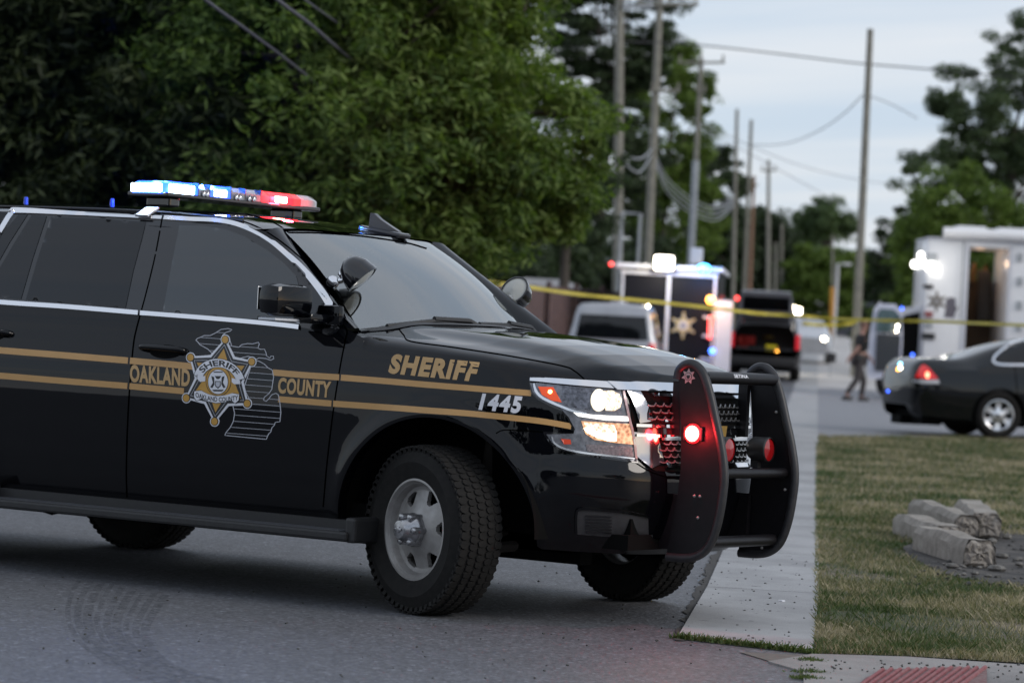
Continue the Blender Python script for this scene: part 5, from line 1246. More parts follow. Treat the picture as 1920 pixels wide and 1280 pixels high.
# right side
tree(lr(1668, 105), 8, lobes_([(.3, 0, 3.3, 1.0, 1.3, 2.0), (-.2, 0, 1.8, .9, 1.2, 1.6), (.9, 0, 4.2, .8, 1.1, 1.0)]), 26000, .10, M_LEAF_B, 'slim bushy tree left of the white command truck', seed=41, ncl=240, clr=.36)
tree(lr(1780, 98), 9, lobes_([(0, 0, 5.0, 1.5, 1.5, 1.6), (.9, 0, 4.2, 1.3, 1.5, 1.6), (-.8, 0, 4.0, 1.1, 1.5, 1.4), (0, 0, 2.4, 2.2, 1.5, 2.0)]), 46000, .10, M_LEAF_C, 'rounded green tree directly behind the command truck', seed=42, ncl=420, clr=.34)
tree(lr(1850, 112), 14, lobes_([(-.8, 0, 9.4, 1.6, 1.6, 1.3), (-2.0, 0, 6.8, 1.4, 1.5, 1.1), (1.3, 0, 10.9, 1.9, 1.6, 1.7), (.2, 0, 7.6, 2.0, 1.6, 1.2), (1.6, 0, 7.0, 1.6, 1.6, 1.6), (-.9, 0, 7.4, 1.2, 1.6, 1.0)]), 56000, .10, M_LEAF_E, 'tall feathery willow with dark limbs against the sky', name='willow', seed=43, ncl=380, clr=.42, trunk=.26, trunk_top=5.5, shell=.4)
# ---------------------------------------------------------------- poles and wires
M_POLE = mottled('weathered_pole', (.17, .165, .14), (.27, .26, .22), 5, .9, .004, 30)
M_POLE2 = mottled('rusty_pole', (.22, .13, .09), (.30, .18, .12), 5, .9)
M_GALV = mottled('galvanised', (.30, .32, .34), (.42, .44, .46), 6, .5, metal=.2)
M_WIRE = mat('cable', (.035, .035, .04), .7)
def pole(u0, u1, v1, depth, wpx, label, m=None, arms=(), sleeve=None, name='utility_pole', vb=None, group='utility poles along the street'):
    """foot under image column U0, top at pixel (U1, V1)"""
    b_ = gat(u0, depth); top = px(u1, v1, depth); r_ = wpx/FPX*depth/2; root = empty(name, b_, 0, label, 'utility pole', group)
    d = top-b_; k = MB(); k.tube([(0, 0, -.2), tuple(d*.5), tuple(d)], [r_*1.12, r_, r_*.80], 12); k.build('shaft', m or M_POLE, root, auto=60)
    for (v_, hl, hr, kind) in arms:
        t_ = (gat_v(b_, v_, depth)-0)/d[2] if False else None
        f_ = float(np.clip((px(u1, v_, depth)[2]-b_[2])/d[2], 0, .995)); c = d*f_; k = MB(); l0 = -hl/FPX*depth; l1 = hr/FPX*depth
        p0 = c+RV*l0; p1 = c+RV*l1; k.tube([tuple(p0-FH*r_), tuple(p1-FH*r_)], r_*.42, 6); n_ = 0
        for t__ in ((0.04, .5, .96) if hr+hl > 70 else (.06, .94)):
            q = p0*(1-t__)+p1*t__; k.tube([tuple(q-FH*r_), tuple(q-FH*r_+np.array([0, 0, .28]))], [.05, .03], 6)
        k.build('crossarm', M_POLE if kind == 0 else M_GALV, root)
    if sleeve:
        f_ = (px(u0, sleeve, depth)[2]-b_[2])/d[2]; k = MB(); k.tube([(0, 0, 0), tuple(d*f_)], r_*1.22, 12); k.build('sleeve', M_GALV, root, auto=60)
    return root, b_, d
pole(1157, 1163, -160, 100, 18, 'thick weathered pole at the left, closest to the tree line', arms=[(14, -6, 62, 1)])
pole(1206, 1240, -60, 108, 16, 'tall leaning pole second from the tree line', arms=[(10, 42, 72, 0), (172, 10, 45, 0)])
pole(1286, 1315, 110, 116, 11, 'pole with a wide crossarm and grey metal sleeve', arms=[(118, 44, 44, 0), (172, 6, 10, 0)], sleeve=300)
pole(1372, 1382, 205, 140, 8, 'slim grey pole left of its near twin')
pole(1391, 1409, 225, 148, 8, 'slim grey pole right of its near twin')
pole(1402, 1414, 330, 150, 7, 'short rust-coloured pole beside the slim twins', m=M_POLE2)
pole(1440, 1441, 300, 165, 8, 'thin pole rising from the dim trees', arms=[(320, 14, 14, 0)])
pole(1463, 1466, 420, 170, 7, 'thin short pole left of the white wall')
pole(1452, 1455, 455, 160, 5, 'dull green post left of the thin short pole')
pole(1602, 1632, 55, 96, 15, 'tall bare pole standing alone right of the street')
pole(1561, 1561, 440, 150, 5, 'small grey post with an orange guard at its foot')
k = MB(); pb_, pt_ = gat(1559, 149.5), px(1560, 538, 149.5); k.tube([tuple(pb_), tuple(pt_)], .11, 8); tag(k.build('pole_guard', mat('orange_plastic', (.55, .26, .03), .6)), 'orange plastic guard at the foot of the small grey post', 'pole guard')
def wire(name, pts, r_, label, m=None, sag=0):
    """PTS (u, v, depth)"""
    P = bspline([px(*p) for p in pts], 10); k = MB(); k.tube([tuple(p) for p in P], r_, 5, cap=True); o = k.build(name, m or M_WIRE, None, smooth=True); return tag(o, label, 'cable')
M_NW = mat('near_cable', (.09, .09, .11), .6)
wire('overhead_cable', [(180, -190, 22), (300, -75, 26), (385, 0, 29), (470, 62, 32), (560, 130, 35), (632, 192, 37.5), (690, 240, 40), (740, 282, 43)], .017, 'twisted grey cable crossing the dark trees lowest', M_NW)
wire('overhead_cable', [(300, -190, 22), (440, -72, 27), (520, 0, 30), (580, 45, 33), (640, 97, 36), (700, 148, 39.5), (750, 190, 43)], .020, 'thick grey cable crossing the dark trees above the lowest', M_NW)
wire('overhead_cable', [(400, -160, 24), (520, -45, 29), (572, 0, 32), (625, 38, 35.5), (680, 78, 39), (730, 115, 43)], .012, 'thin grey cable topmost over the dark trees', M_NW)
wire('overhead_cable', [(1166, 78, 100), (1300, 84, 101), (1450, 100, 101), (1600, 118, 98), (1730, 129, 97), (1950, 150, 97)], .024, 'dark cable running right across the sky from the poles')
wire('overhead_cable', [(1165, 292, 100), (1178, 312, 102), (1200, 322, 105), (1222, 290, 108)], .03, 'sagging cable looped between the first two poles, lower one', M_GALV)
wire('overhead_cable', [(1165, 284, 100), (1185, 296, 103), (1205, 296, 105), (1224, 278, 108)], .03, 'sagging cable looped between the first two poles, upper one', M_GALV)
for i, (dv, lb_) in enumerate(((0, 'top'), (9, 'second'), (18, 'third'), (27, 'bottom'))):
    wire('overhead_cable', [(1225, 284+dv*.6, 108), (1252, 335+dv, 114), (1300, 375+dv, 124), (1345, 388+dv*.9, 132), (1377, 368+dv*.6, 140)], .022, lb_+' strand of the sagging cable bundle left of the slim twin poles', M_GALV)
wire('overhead_cable', [(1618, 178, 96), (1580, 215, 105), (1530, 248, 115), (1470, 270, 130), (1400, 272, 146)], .02, 'thin cable curving down from the lone pole to the twins', M_GALV)
wire('overhead_cable', [(1296, 222, 117), (1400, 270, 140), (1500, 310, 150), (1600, 335, 160), (1700, 350, 165)], .02, 'thin cable falling right from the sleeved pole', M_GALV)
wire('overhead_cable', [(1296, 232, 117), (1400, 285, 140), (1500, 340, 150), (1600, 395, 165)], .02, 'thin cable falling steeply right from the sleeved pole', M_GALV)
wire('overhead_cable', [(1625, 178, 96), (1670, 195, 98), (1720, 222, 100)], .017, 'short thin cable from the lone pole into the willow', M_GALV)

# ---------------------------------------------------------------- fence, wall, shop, lamp
M_WOOD = mottled('fence_wood', (.055, .034, .034), (.10, .062, .058), 6, .85)
def fence():
    a = gat(900, 72); b_ = gat(1160, 84); root = empty('board_fence', a, 0, 'dark reddish board fence behind the parked silver SUV', 'fence'); d = b_-a; Ln = np.linalg.norm(d[:2]); rz = math.atan2(d[1], d[0]); n = int(Ln/.155)
    k = MB(); rs = random.Random(2)
    for i in range(n): p = d*(i+.5)/n; k.box((p[0], p[1], p[2]+1.13+rs.uniform(-.02, .02)), (.14, .02, 2.2), rz=rz)
    k.build('board_panel', M_WOOD, root)
    for i in range(0, n, 16): p = d*(i)/n; k = MB(); k.box((p[0]+.06, p[1]+.06, p[2]+1.15), (.10, .10, 2.4), rz=rz); k.build('post', M_WOOD, root)
fence()
def camT(o): return Matrix.Translation(o) @ Matrix(((RH[0], FH[0], 0, 0), (RH[1], FH[1], 0, 0), (0, 0, 1, 0), (0, 0, 0, 1)))
CRZ = math.atan2(RH[1], RH[0])        # rz that turns local X to the camera's right, local Y away
M_WHT = mottled('white_wall', (.55, .55, .56), (.64, .64, .65), 2, .7)
o = gat(1504, 182); r_ = empty('white_wall', o, CRZ, 'long low white wall at the end of the street', 'wall'); k = MB(); k.box((0, 0, 1.0), (2.1, .25, 2.0)); k.box((0, 0, 2.03), (2.2, .32, .08)); k.build('wall', M_WHT, r_)
o = gat(1606, 170); sh = empty('shop', o, CRZ+R(-14), 'small grey gabled shop behind the lone pole with bright posters', 'shop')
k = MB(); k.box((0, 1.5, .85), (2.5, 3, 1.7)); k.prism([(-1.25, 1.7), (1.25, 1.7), (0.1, 2.75)], 0.0, 3.0, Matrix.Rotation(R(90), 4, 'X') @ Matrix.Scale(-1, 4, (0, 0, 1))); k.build('wall', mottled('grey_siding', (.13, .14, .18), (.19, .2, .25), 3, .7), sh)
k = MB(); k.box((-.72, 1.5, 2.18), (1.65, 3.3, .09), ry=R(-37)); k.box((.68, 1.5, 2.18), (1.6, 3.3, .09), ry=R(43)); k.build('roof', mottled('pale_roof', (.42, .42, .46), (.5, .5, .54), 3, .6), sh)
for (x, z, w_, h_, c) in ((-.83, .85, .5, .8, (.30, .48, .10)), (.88, .95, .28, .5, (.75, .16, .24)), (0.15, .9, .7, .7, (.05, .10, .20)), (-.05, 2.05, .3, .35, (.45, .12, .12))):
    k = MB(); k.box((x, -.03, z), (w_, .04, h_)); k.build('poster', mat('poster', c, .6), sh)
k = MB(); k.box((-.3, -.04, 1.28), (.5, .04, .2)); k.build('window', mat('dark_window', (.02, .02, .03), .2), sh)
o = gat(1563, 146); sl_ = empty('street_lamp', o, CRZ, 'white street lamp with a short square arm beside the shop', 'street lamp'); H_ = float(px(1565, 494, 146)[2]-o[2])
k = MB(); k.tube([(0, 0, 0), (0, 0, H_), (.5, 0, H_)], .07, 8); k.build('post', M_WHT, sl_); k = MB(); k.box((.42, 0, H_), (.4, .25, .12), bev=.03); k.build('lamp_head', M_WHT, sl_)
o = gat(1180, 96); sl_ = empty('street_lamp', o, CRZ, 'thin grey lamp post with a short arm between the first two poles', 'street lamp'); H_ = float(px(1180, 400, 96)[2]-o[2])
k = MB(); k.tube([(-.45, 0, H_), (.10, 0, H_), (.10, 0, H_-2.2)], .05, 8); k.tube([(-.45, 0, 0), (-.45, 0, H_)], .06, 8); k.build('post', M_GALV, sl_)
# white van roof glimpsed behind the fence
o = gat(1030, 102); r_ = empty('parked_van', o, CRZ, 'white van roof showing above the brown board fence', 'van')
k = MB(); prof = [(-1.6, .3), (-1.6, 1.6), (-1.4, 2.2), (-.9, 2.42), (.3, 2.42), (.8, 2.25), (1.5, 1.5), (2.2, 1.25), (2.3, .3)]; k.prism(prof, -.85, .85, Matrix.Rotation(R(90), 4, 'X')); k.build('body', mottled('car_white', (.5, .5, .52), (.6, .6, .62), 3, .3, coat=.8), r_, auto=30)
for x in (-1.0, 1.6):
    k = MB(); k.lathe([(0, -.88), (.32, -.88), (.34, -.7), (.34, .7), (.32, .88), (0, .88)], Matrix.Translation((x, 0, .34)) @ Matrix.Rotation(R(90), 4, 'X'), 24); k.build('wheel', MAT['rubber'], r_)

# ---------------------------------------------------------------- police tape
M_TAPE = mottled('yellow_tape', (.62, .50, .05), (.72, .58, .07), 6, .5); t, b = nodes(M_TAPE)
tn = noise(t, 9, 2); t.links.new(ramp(t, tn.outputs[0], [(.48, (.66, .54, .05)), (.52, (.30, .25, .03)), (.56, (.66, .54, .05))]), b.inputs['Base Color'])
def tape(pts, label, wd=.075, seed=1):
    r = random.Random(seed); P = bspline([px(*p) for p in pts], 14); V = []; n = len(P)
    for i, p in enumerate(P):
        a = .35*math.sin(i*.5+seed)+.25*math.sin(i*.17); c = np.array([0, 0, 1])*math.cos(a)+FH*math.sin(a); V += [tuple(p+c*wd/2), tuple(p-c*wd/2)]
    F = [(2*i, 2*i+1, 2*i+3, 2*i+2) for i in range(n-1)]; V2 = [tuple(np.array(v)+FH*.0006) for v in V]; m_ = len(V)
    o = link('caution_tape', V+V2, F+[tuple(m_+k_ for k_ in reversed(f)) for f in F]+[(2*i, 2*i+2, m_+2*i+2, m_+2*i) for i in range(n-1)]+[(2*i+1, m_+2*i+1, m_+2*i+3, 2*i+3) for i in range(n-1)], M_TAPE); tag(o, label, 'caution tape'); return o
tape([(905, 528, 43), (990, 538, 46), (1080, 551, 50), (1180, 561, 53), (1260, 569, 55), (1350, 579, 57), (1430, 588, 58), (1500, 592, 58), (1560, 597, 58), (1640, 600, 57), (1740, 602, 56), (1840, 606, 54), (1935, 610, 52)], 'yellow barrier tape stretched right across the street', .055)
tape([(1505, 606, 72), (1540, 609, 72), (1580, 608, 72), (1606, 604, 72)], 'short second strip of yellow tape behind the long one', seed=4)
tape([(925, 528, 42.5), (930, 545, 42.5), (926, 568, 42.6), (934, 590, 42.5)], 'loose hanging end of yellow tape in front of the fence', seed=6)

# ---------------------------------------------------------------- generic road vehicle body
def loft(spec, ncross=15):
    """spec rows: (x, zbot, zbelt, ztop, w_sill, w_belt, w_top) nose to +X"""
    S = np.array(bspline(spec, 5)); V = []; m = None
    for x, zb, zl, zt, ws_, wl, wt in S:
        q = [(ws_*.80, zb), (ws_*.97, zb+.03), (ws_, zb+(zl-zb)*.25), (wl*1.02, zb+(zl-zb)*.6), (wl*1.0, zb+(zl-zb)*.85), (wl*.965, zl)]
        if zt-zl > .02: q += [(wl*.955+(wt-wl*.955)*.33, zl+(zt-zl)*.33), (wl*.955+(wt-wl*.955)*.66, zl+(zt-zl)*.66), (wt, zl+(zt-zl)*.88), (wt*.90, zl+(zt-zl)*.965), (wt*.62, zt), (0, zt+.012)]
        else: q += [(wl*.94, zl+(zt-zl)*.3), (wl*.90, zl+(zt-zl)*.6), (wl*.82, zt), (wl*.62, zt+.01), (wl*.3, zt+.016), (0, zt+.018)]
        V.append([(x, y, z) for y, z in q]+[(x, -y, z) for y, z in reversed(q[:-1])])
    m = len(V[0]); n = len(V); VV = [p for r in V for p in r]; F = grid_faces(n, m)+[tuple(range(m)), tuple((n-1)*m+i for i in reversed(range(m)))]
    return VV, F
def cut_arches(o, cs, r_, z_, W_):
    for (x) in cs:
        for sg in (1, -1):
            k = MB(); k.lathe([(0, -.14), (r_, -.14), (r_, .14), (0, .14)], Matrix.Translation((x, sg*W_, z_)) @ Matrix.Rotation(R(90), 4, 'X'), 40); c = k.build('cut', MAT['blackmatte'])
            md = o.modifiers.new('c', 'BOOLEAN'); md.operation = 'DIFFERENCE'; md.object = c; md.solver = 'EXACT'
            c.parent = o.parent; bpy.context.view_layer.update(); dg = bpy.context.evaluated_depsgraph_get(); me = bpy.data.meshes.new_from_object(o.evaluated_get(dg)); o.modifiers.clear(); o.data = me; bpy.data.objects.remove(c)
    me = o.data; me.polygons.foreach_set('use_smooth', [True]*len(me.polygons)); me.set_sharp_from_angle(angle=R(35)); return o
ST5 = dict(r=[0, .2, .5, .85, 1.0], y=[.75, .72, .66, .68, .78], r0=.10, h0=.30, h1=.90, w0=.20, w1=.62, phase=.0)
def surf_of(objs):
    V, F = [], []
    for o in objs:
        M_ = wmat(o); b_ = len(V); V += [M_ @ v.co for v in o.data.vertices]; F += [tuple(b_+i for i in p.vertices) for p in o.data.polygons]
    return Surf(V, F)
# black sedan on the right
o = gpx(1866, 823); HD = CRZ+R(9)
sed = empty('parked_sedan', (0, 0, 0), HD, 'black sedan parked at the right, seen from its tail', 'car')
# rear wheel (right side, local y=-.78) over the pixel
off_ = Matrix.Rotation(HD, 4, 'Z') @ Vector((0, -.80, 0)); sed.location = (o[0]-off_.x*1.075, o[1]-off_.y*1.075, o[2]); sed.scale = (1.075, 1.075, 1.075)
SP = [(-1.25, .42, .80, .86, .70, .74, .60), (-1.20, .30, .86, .98, .82, .84, .66), (-1.10, .25, .90, 1.06, .88, .89, .70), (-.95, .24, .93, 1.085, .91, .92, .72), (-.62, .22, .945, 1.10, .92, .925, .70), (-.35, .22, .95, 1.16, .92, .925, .62), (.05, .22, .955, 1.30, .92, .925, .60), (.45, .22, .955, 1.41, .92, .925, .62), (.95, .22, .95, 1.46, .92, .925, .64), (1.5, .22, .94, 1.47, .92, .925, .64), (2.05, .22, .93, 1.42, .92, .92, .63), (2.45, .22, .925, 1.26, .92, .92, .60), (2.85, .22, .92, 1.08, .92, .915, .62), (3.3, .22, .86, .99, .91, .90, .66), (3.75, .28, .78, .90, .84, .82, .6), (3.85, .34, .70, .80, .72, .7, .5)]
V, F = loft(SP)
M_SEDAN = mat('dark_car_paint', (.004, .005, .006), .6, .0, 1.0, spec=.0, coatr=.03)
body_ = link('body', V, F, M_SEDAN, sed); bm = bmesh.new(); bm.from_mesh(body_.data); bmesh.ops.recalc_face_normals(bm, faces=bm.faces); bm.to_mesh(body_.data); bm.free()
cut_arches(body_, (0.0, 2.81), .385, .335, .93)
for (x, sg) in ((0, -1), (0, 1), (2.81, -1), (2.81, 1)): wheel(sed, (x, sg*.80, .335), 0 if sg < 0 else R(180), .335, .215, .215, 6, ST5, MAT['satinchrome'], tread=False, seg=40)
k = MB(); k.box((1.25, 0, .26), (4.6, 1.5, .16)); k.box((-.9, .1, .20), (.6, .5, .12)); k.box((1.25, 0, .5), (4.2, 1.3, .4)); k.build('underbody', MAT['blackmatte'], sed)
SS = surf_of([body_]); SE = dict(parent=sed, step=4)
patch('side_window', SS, [(1862, 672), (1885, 655), (1912, 643), (1930, 640), (1990, 636), (1990, 680), (1935, 681), (1875, 679)], .004, MAT['tint'], depth=.002, **SE)
strip('window_trim', SS, [(1990, 684), (1935, 684), (1874, 683), (1863, 672), (1884, 652), (1912, 638), (1990, 632)], 4.5, .008, MAT['satinchrome'], sed, depth=.004)
patch('tail_light', SS, [(1716, 707), (1727, 686), (1733, 684), (1742, 690), (1759, 710), (1740, 711)], .010, mat('tail_red', (.42, .01, .012), .15, coat=.8, emit=(1, .02, .02), es=.25), depth=.01, **SE)
patch('tail_light', SS, circ(1739, 703, 3.6, 5.5), .018, mat('tail_spark', (1, .3, .2), .2, emit=(1, .22, .12), es=4), sed, step=2, depth=.004)
patch('reversing_light', SS, [(1712, 712), (1760, 712), (1761, 719), (1735, 719), (1712, 716)], .010, mat('tail_white', (.55, .55, .58), .15, coat=.8), depth=.01, **SE)
patch('rear_window', SS, [(1752, 668), (1770, 653), (1800, 640), (1845, 630), (1880, 626), (1862, 634), (1835, 645), (1800, 660), (1775, 670)], .004, MAT['windshield'], depth=.002, **SE)
strip('shut_line', SS, [(1902, 682), (1905, 710), (1908, 745), (1912, 790)], 1.6, .002, MAT['gap'], sed, depth=.002)
strip('bumper_seam', SS, [(1672, 727), (1712, 723), (1760, 724), (1800, 735)], 1.6, .002, MAT['gap'], sed, depth=.002)
k = MB(); k.tube([tuple(Vector((1.0, 0, 1.46))), (.92, 0, 1.58)], .008, 5); k.build('aerial', MAT['blackplastic'], sed)
# silver SUV (its tail towards us)
RD = math.atan2(DA[1], DA[0])
def parked_suv(u, depth, label, paint, glass, L_=5.0, Hh=1.86, Wd=.98, name='parked_suv', open_back=False, rz=None):
    o = gat(u, depth); root = empty(name, (o[0], o[1], o[2]), RD if rz is None else rz, label, 'SUV')
    s = Hh/1.86
    spec = [(0.0, .50, 1.02*s, 1.10*s, .80*Wd, .90*Wd, .66), (.06, .42, 1.05*s, 1.45*s, .90*Wd, .97*Wd, .74), (.16, .36, 1.08*s, 1.80*s, .96*Wd, 1.0*Wd, .76), (.4, .32, 1.10*s, 1.86*s, 1.0*Wd, 1.0*Wd, .77), (1.5, .30, 1.10*s, 1.88*s, 1.0*Wd, 1.0*Wd, .78), (2.7, .30, 1.09*s, 1.86*s, 1.0*Wd, 1.0*Wd, .76), (3.1, .30, 1.08*s, 1.70*s, 1.0*Wd, .99*Wd, .70), (3.7, .30, 1.06*s, 1.24*s, 1.0*Wd, .98*Wd, .70), (4.4, .32, 1.0*s, 1.12*s, .98*Wd, .94*Wd, .7), (4.9, .36, .86*s, 1.0*s, .88*Wd, .86*Wd, .6), (5.0, .42, .78*s, .86*s, .76*Wd, .74*Wd, .5)]
    if open_back: spec = [(.02, .50, 1.02*s, 1.50*s, .86*Wd, .95*Wd, .72)]+spec[2:]
    V, F = loft(spec)
    if open_back: F = [f for f in F if len(f) < 10 or max(V[i][0] for i in f) > 2]
    b_ = link('body', V, F, paint, root); bm = bmesh.new(); bm.from_mesh(b_.data); bmesh.ops.recalc_face_normals(bm, faces=bm.faces); bm.to_mesh(b_.data); bm.free()
    b_.data.polygons.foreach_set('use_smooth', [True]*len(b_.data.polygons)); b_.data.set_sharp_from_angle(angle=R(40))
    if not open_back: cut_arches(b_, (1.1, 4.05), .42, .38, .99)
    for (x, sg) in ((1.1, -1), (1.1, 1), (4.05, -1), (4.05, 1)): wheel(root, (x, sg*.84, .38), 0 if sg < 0 else R(180), .38, .25, .22, 5, ST5, MAT['silver'], tread=False, seg=32)
    k = MB(); k.box((2.5, 0, .36), (4.6, 1.5, .2)); k.build('underbody', MAT['blackmatte'], root)
    k = MB(); k.box((.02, 0, .52), (.16, 1.80*Wd, .26), bev=.05); k.build('bumper', MAT['blackplastic'], root, auto=40)
    return root, b_, s
M_SILV = mottled('silver_paint', (.34, .35, .38), (.44, .45, .48), 3, .3, metal=.3, coat=.8)
sv, sb_, s_ = parked_suv(1142, 69, 'silver SUV parked in front of the black trailer', M_SILV, MAT['tint'], Hh=1.88)
S2 = surf_of([sb_])
def suv_tail(root, S_, W=.78, z0=1.12, z1=1.62, lights=True):
    def back(y, z): return S_.castd(wmat(root) @ Vector((-2, y, z)), wmat(root).to_3x3() @ Vector((1, 0, 0)))
    pts, tris = tri2d([[(-W, z0), (W, z0), (W*.90, z1), (-W*.90, z1)]], (), .08); lay('rear_window', pts, tris, back, .012, MAT['tint'], root)
    if lights:
        for sg in (1, -1):
            pts, tris = tri2d([[(sg*.80, .80), (sg*.945, .80), (sg*.93, 1.06), (sg*.80, 1.06)]], (), .05); lay('tail_light', pts, tris, back, .02, mat('tail_lamp', (.5, .02, .025), .2, coat=.7, emit=(1, .03, .03), es=.12), root)
    pts, tris = tri2d([[(-.2, .74), (.2, .74), (.2, .88), (-.2, .88)]], (), .1); lay('number_plate', pts, tris, back, .014, MAT['white'], root)
suv_tail(sv, S2)
def sidew(root, S_, polys):
    for pl in polys:
        def side_(x, z): return S_.castd(wmat(root) @ Vector((x, -3, z)), wmat(root).to_3x3() @ Vector((0, 1, 0)))
        pts, tris = tri2d([pl], (), .1); lay('side_window', pts, tris, side_, .010, MAT['tint'], root)
sidew(sv, S2, [[(.45, 1.14), (1.25, 1.14), (1.25, 1.60), (.55, 1.60)], [(1.33, 1.14), (2.1, 1.14), (2.1, 1.62), (1.33, 1.62)], [(2.18, 1.14), (3.2, 1.14), (2.85, 1.55), (2.18, 1.62)]])
# reflections of the work lights: painted as small glowing balls along the roof edge
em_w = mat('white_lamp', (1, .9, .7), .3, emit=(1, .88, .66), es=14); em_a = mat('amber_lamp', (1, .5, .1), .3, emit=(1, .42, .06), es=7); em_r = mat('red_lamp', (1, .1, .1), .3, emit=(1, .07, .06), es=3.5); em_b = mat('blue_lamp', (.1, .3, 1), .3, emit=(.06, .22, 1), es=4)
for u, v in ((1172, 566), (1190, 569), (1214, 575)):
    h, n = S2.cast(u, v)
    if h is not None: k = MB(); k.ball(tuple(wmat(sv).inverted() @ (h+n*.02)), .028, 10); k.build('roof_glint', em_w, sv)
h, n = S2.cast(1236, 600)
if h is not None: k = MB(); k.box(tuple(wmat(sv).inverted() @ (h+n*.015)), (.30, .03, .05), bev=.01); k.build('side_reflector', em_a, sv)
# dark SUV with its liftgate up
M_DARK = mat('maroon_black_paint', (.008, .006, .007), .6, 0, 1.0, spec=.0)
dv_, db_, s_ = parked_suv(1430, 88, 'dark SUV with its liftgate raised and gear inside', M_DARK, MAT['tint'], Hh=1.86, open_back=True, rz=RD+R(0))
k = MB(); k.box((.9, 0, .86), (1.7, 1.6, .06)); k.box((1.75, 0, 1.3), (.06, 1.6, .9)); k.build('cargo_floor', MAT['blackplastic'], dv_)
k = MB()
for i in range(7):
    k.box((-.08-.118*i, 0, 1.88+.082*i), (.150, 1.56-.04*i, .035), ry=R(35))
k.build('liftgate', M_SILV, dv_, auto=40)  # dark gate given silver paint to stand for the sky it reflects
k = MB(); k.box((-.42, 0, 2.10), (.60, 1.25, .05), ry=R(35)); k.build('liftgate_window', MAT['tint'], dv_)
for s in (-1, 1): k = MB(); k.tube([(.1, s*.70, 1.45), (-.50, s*.66, 2.12)], .015, 6); k.build('gas_strut', MAT['chrome'], dv_)
for s in (-1, 1): k = MB(); k.box((.0, s*.90, 1.08), (.06, .13, .42), bev=.02); k.build('tail_light', mat('tail_lamp_open', (.45, .02, .03), .2, coat=.6, emit=(1, .03, .05), es=.25), dv_)
def gear(u, v, dep, size, m, name, label, cat, n=3, seed=1):
    c = px(u, v, dep); r = random.Random(seed); k = MB()
    for i in range(n): k.box(tuple(c+np.array([r.uniform(-.4, .4)*size[0], r.uniform(-.4, .4)*size[0], r.uniform(-.3, .3)*size[2]])*(1 if n > 1 else 0)), tuple(np.array(size)*(r.uniform(.5, .8) if n > 1 else 1)), rz=r.uniform(-.5, .5), bev=.02)
    return tag(k.build(name, m), label, cat)
gear(1397, 642, 88.9, (.40, .3, .36), mat('red_kit', (.55, .04, .03), .6), 'kit_bag', 'red kit bag in the open back of the dark SUV', 'bag', 4, 3)
gear(1446, 652, 88.7, (.26, .2, .16), mat('yellow_case', (.75, .62, .03), .5, emit=(1, .85, .05), es=.15), 'hard_case', 'yellow hard case in the open back of the dark SUV', 'case', 1, 2)
gear(1441, 632, 89.2, (.24, .2, .10), mat('tan_case', (.28, .2, .06), .6), 'tool_box', 'tan tool box above the yellow hard case', 'box', 1, 2)
for u, v, dp_, rr_ in ((1457, 656, 88.2, .05), (1369, 634, 88.1, .045)):
    k = MB(); k.ball(tuple(px(u, v, dp_)), rr_, 10); o = k.build('warning_lamp', em_a); tag(o, 'small amber lamp beside the yellow hard case' if u > 1400 else 'small amber lamp at the left edge of the open SUV', 'lamp')
for u, v in ((1382, 559), (1418, 552)):
    k = MB(); k.ball(tuple(wmat(dv_).inverted() @ Vector(px(u, v, 87.6))), .06, 10); k.build('roof_glint', em_r, dv_)  # glowing balls painted in for red reflections on the raised gate
# pale car beyond with its headlamp on
o = gat(1508, 112); r_ = empty('parked_car', o, RD+R(180), 'pale car facing us beyond the dark SUV with one lit headlamp', 'car')
V, F = loft([(-1.6, .4, .8, .9, .7, .75, .5), (-1.4, .3, .9, 1.1, .86, .88, .6), (-.6, .25, .95, 1.42, .9, .9, .62), (.3, .25, .95, 1.46, .9, .9, .62), (1.0, .25, .94, 1.15, .9, .9, .6), (1.8, .25, .86, .98, .9, .88, .62), (2.3, .3, .74, .84, .8, .78, .5)])
q = link('body', V, F, M_SILV, r_, auto=35)
for x in (-1.0, 1.5):
    for s in (-1, 1): k = MB(); k.lathe([(0, -.1), (.32, -.1), (.32, .1), (0, .1)], Matrix.Translation((x, s*.8, .32)) @ Matrix.Rotation(R(90), 4, 'X'), 24); k.build('wheel', MAT['rubber'], r_)
k = MB(); k.ball((2.2, .62, .78), .11, 12); k.build('headlamp', em_w, r_)
k = MB(); k.lathe([(0, 0), (.10, .02), (.13, .10)], Matrix.Translation((2.2, .62, .78)) @ Matrix.Rotation(R(-90), 4, 'Y'), 12); k.build('headlamp_bowl', MAT['chrome'], r_)
hl = px(1487, 579, 96); k = MB(); k.ball(tuple(hl), .10, 12); k.ball(tuple(hl+RV*.14-UV*.02), .05, 10); k.box(tuple(hl+FV*.10-UV*.05), (.5, .2, .2), rz=CRZ, bev=.04); k.tube([tuple(hl+FV*.1-UV*.1), tuple(gat(1487, 96))], .04, 8); tag(k.build('white_light', em_w), 'bright white headlamp glare on an added stand right of the dark SUV', 'work light')  # stands for a car's headlamp glare; housing and stand are added

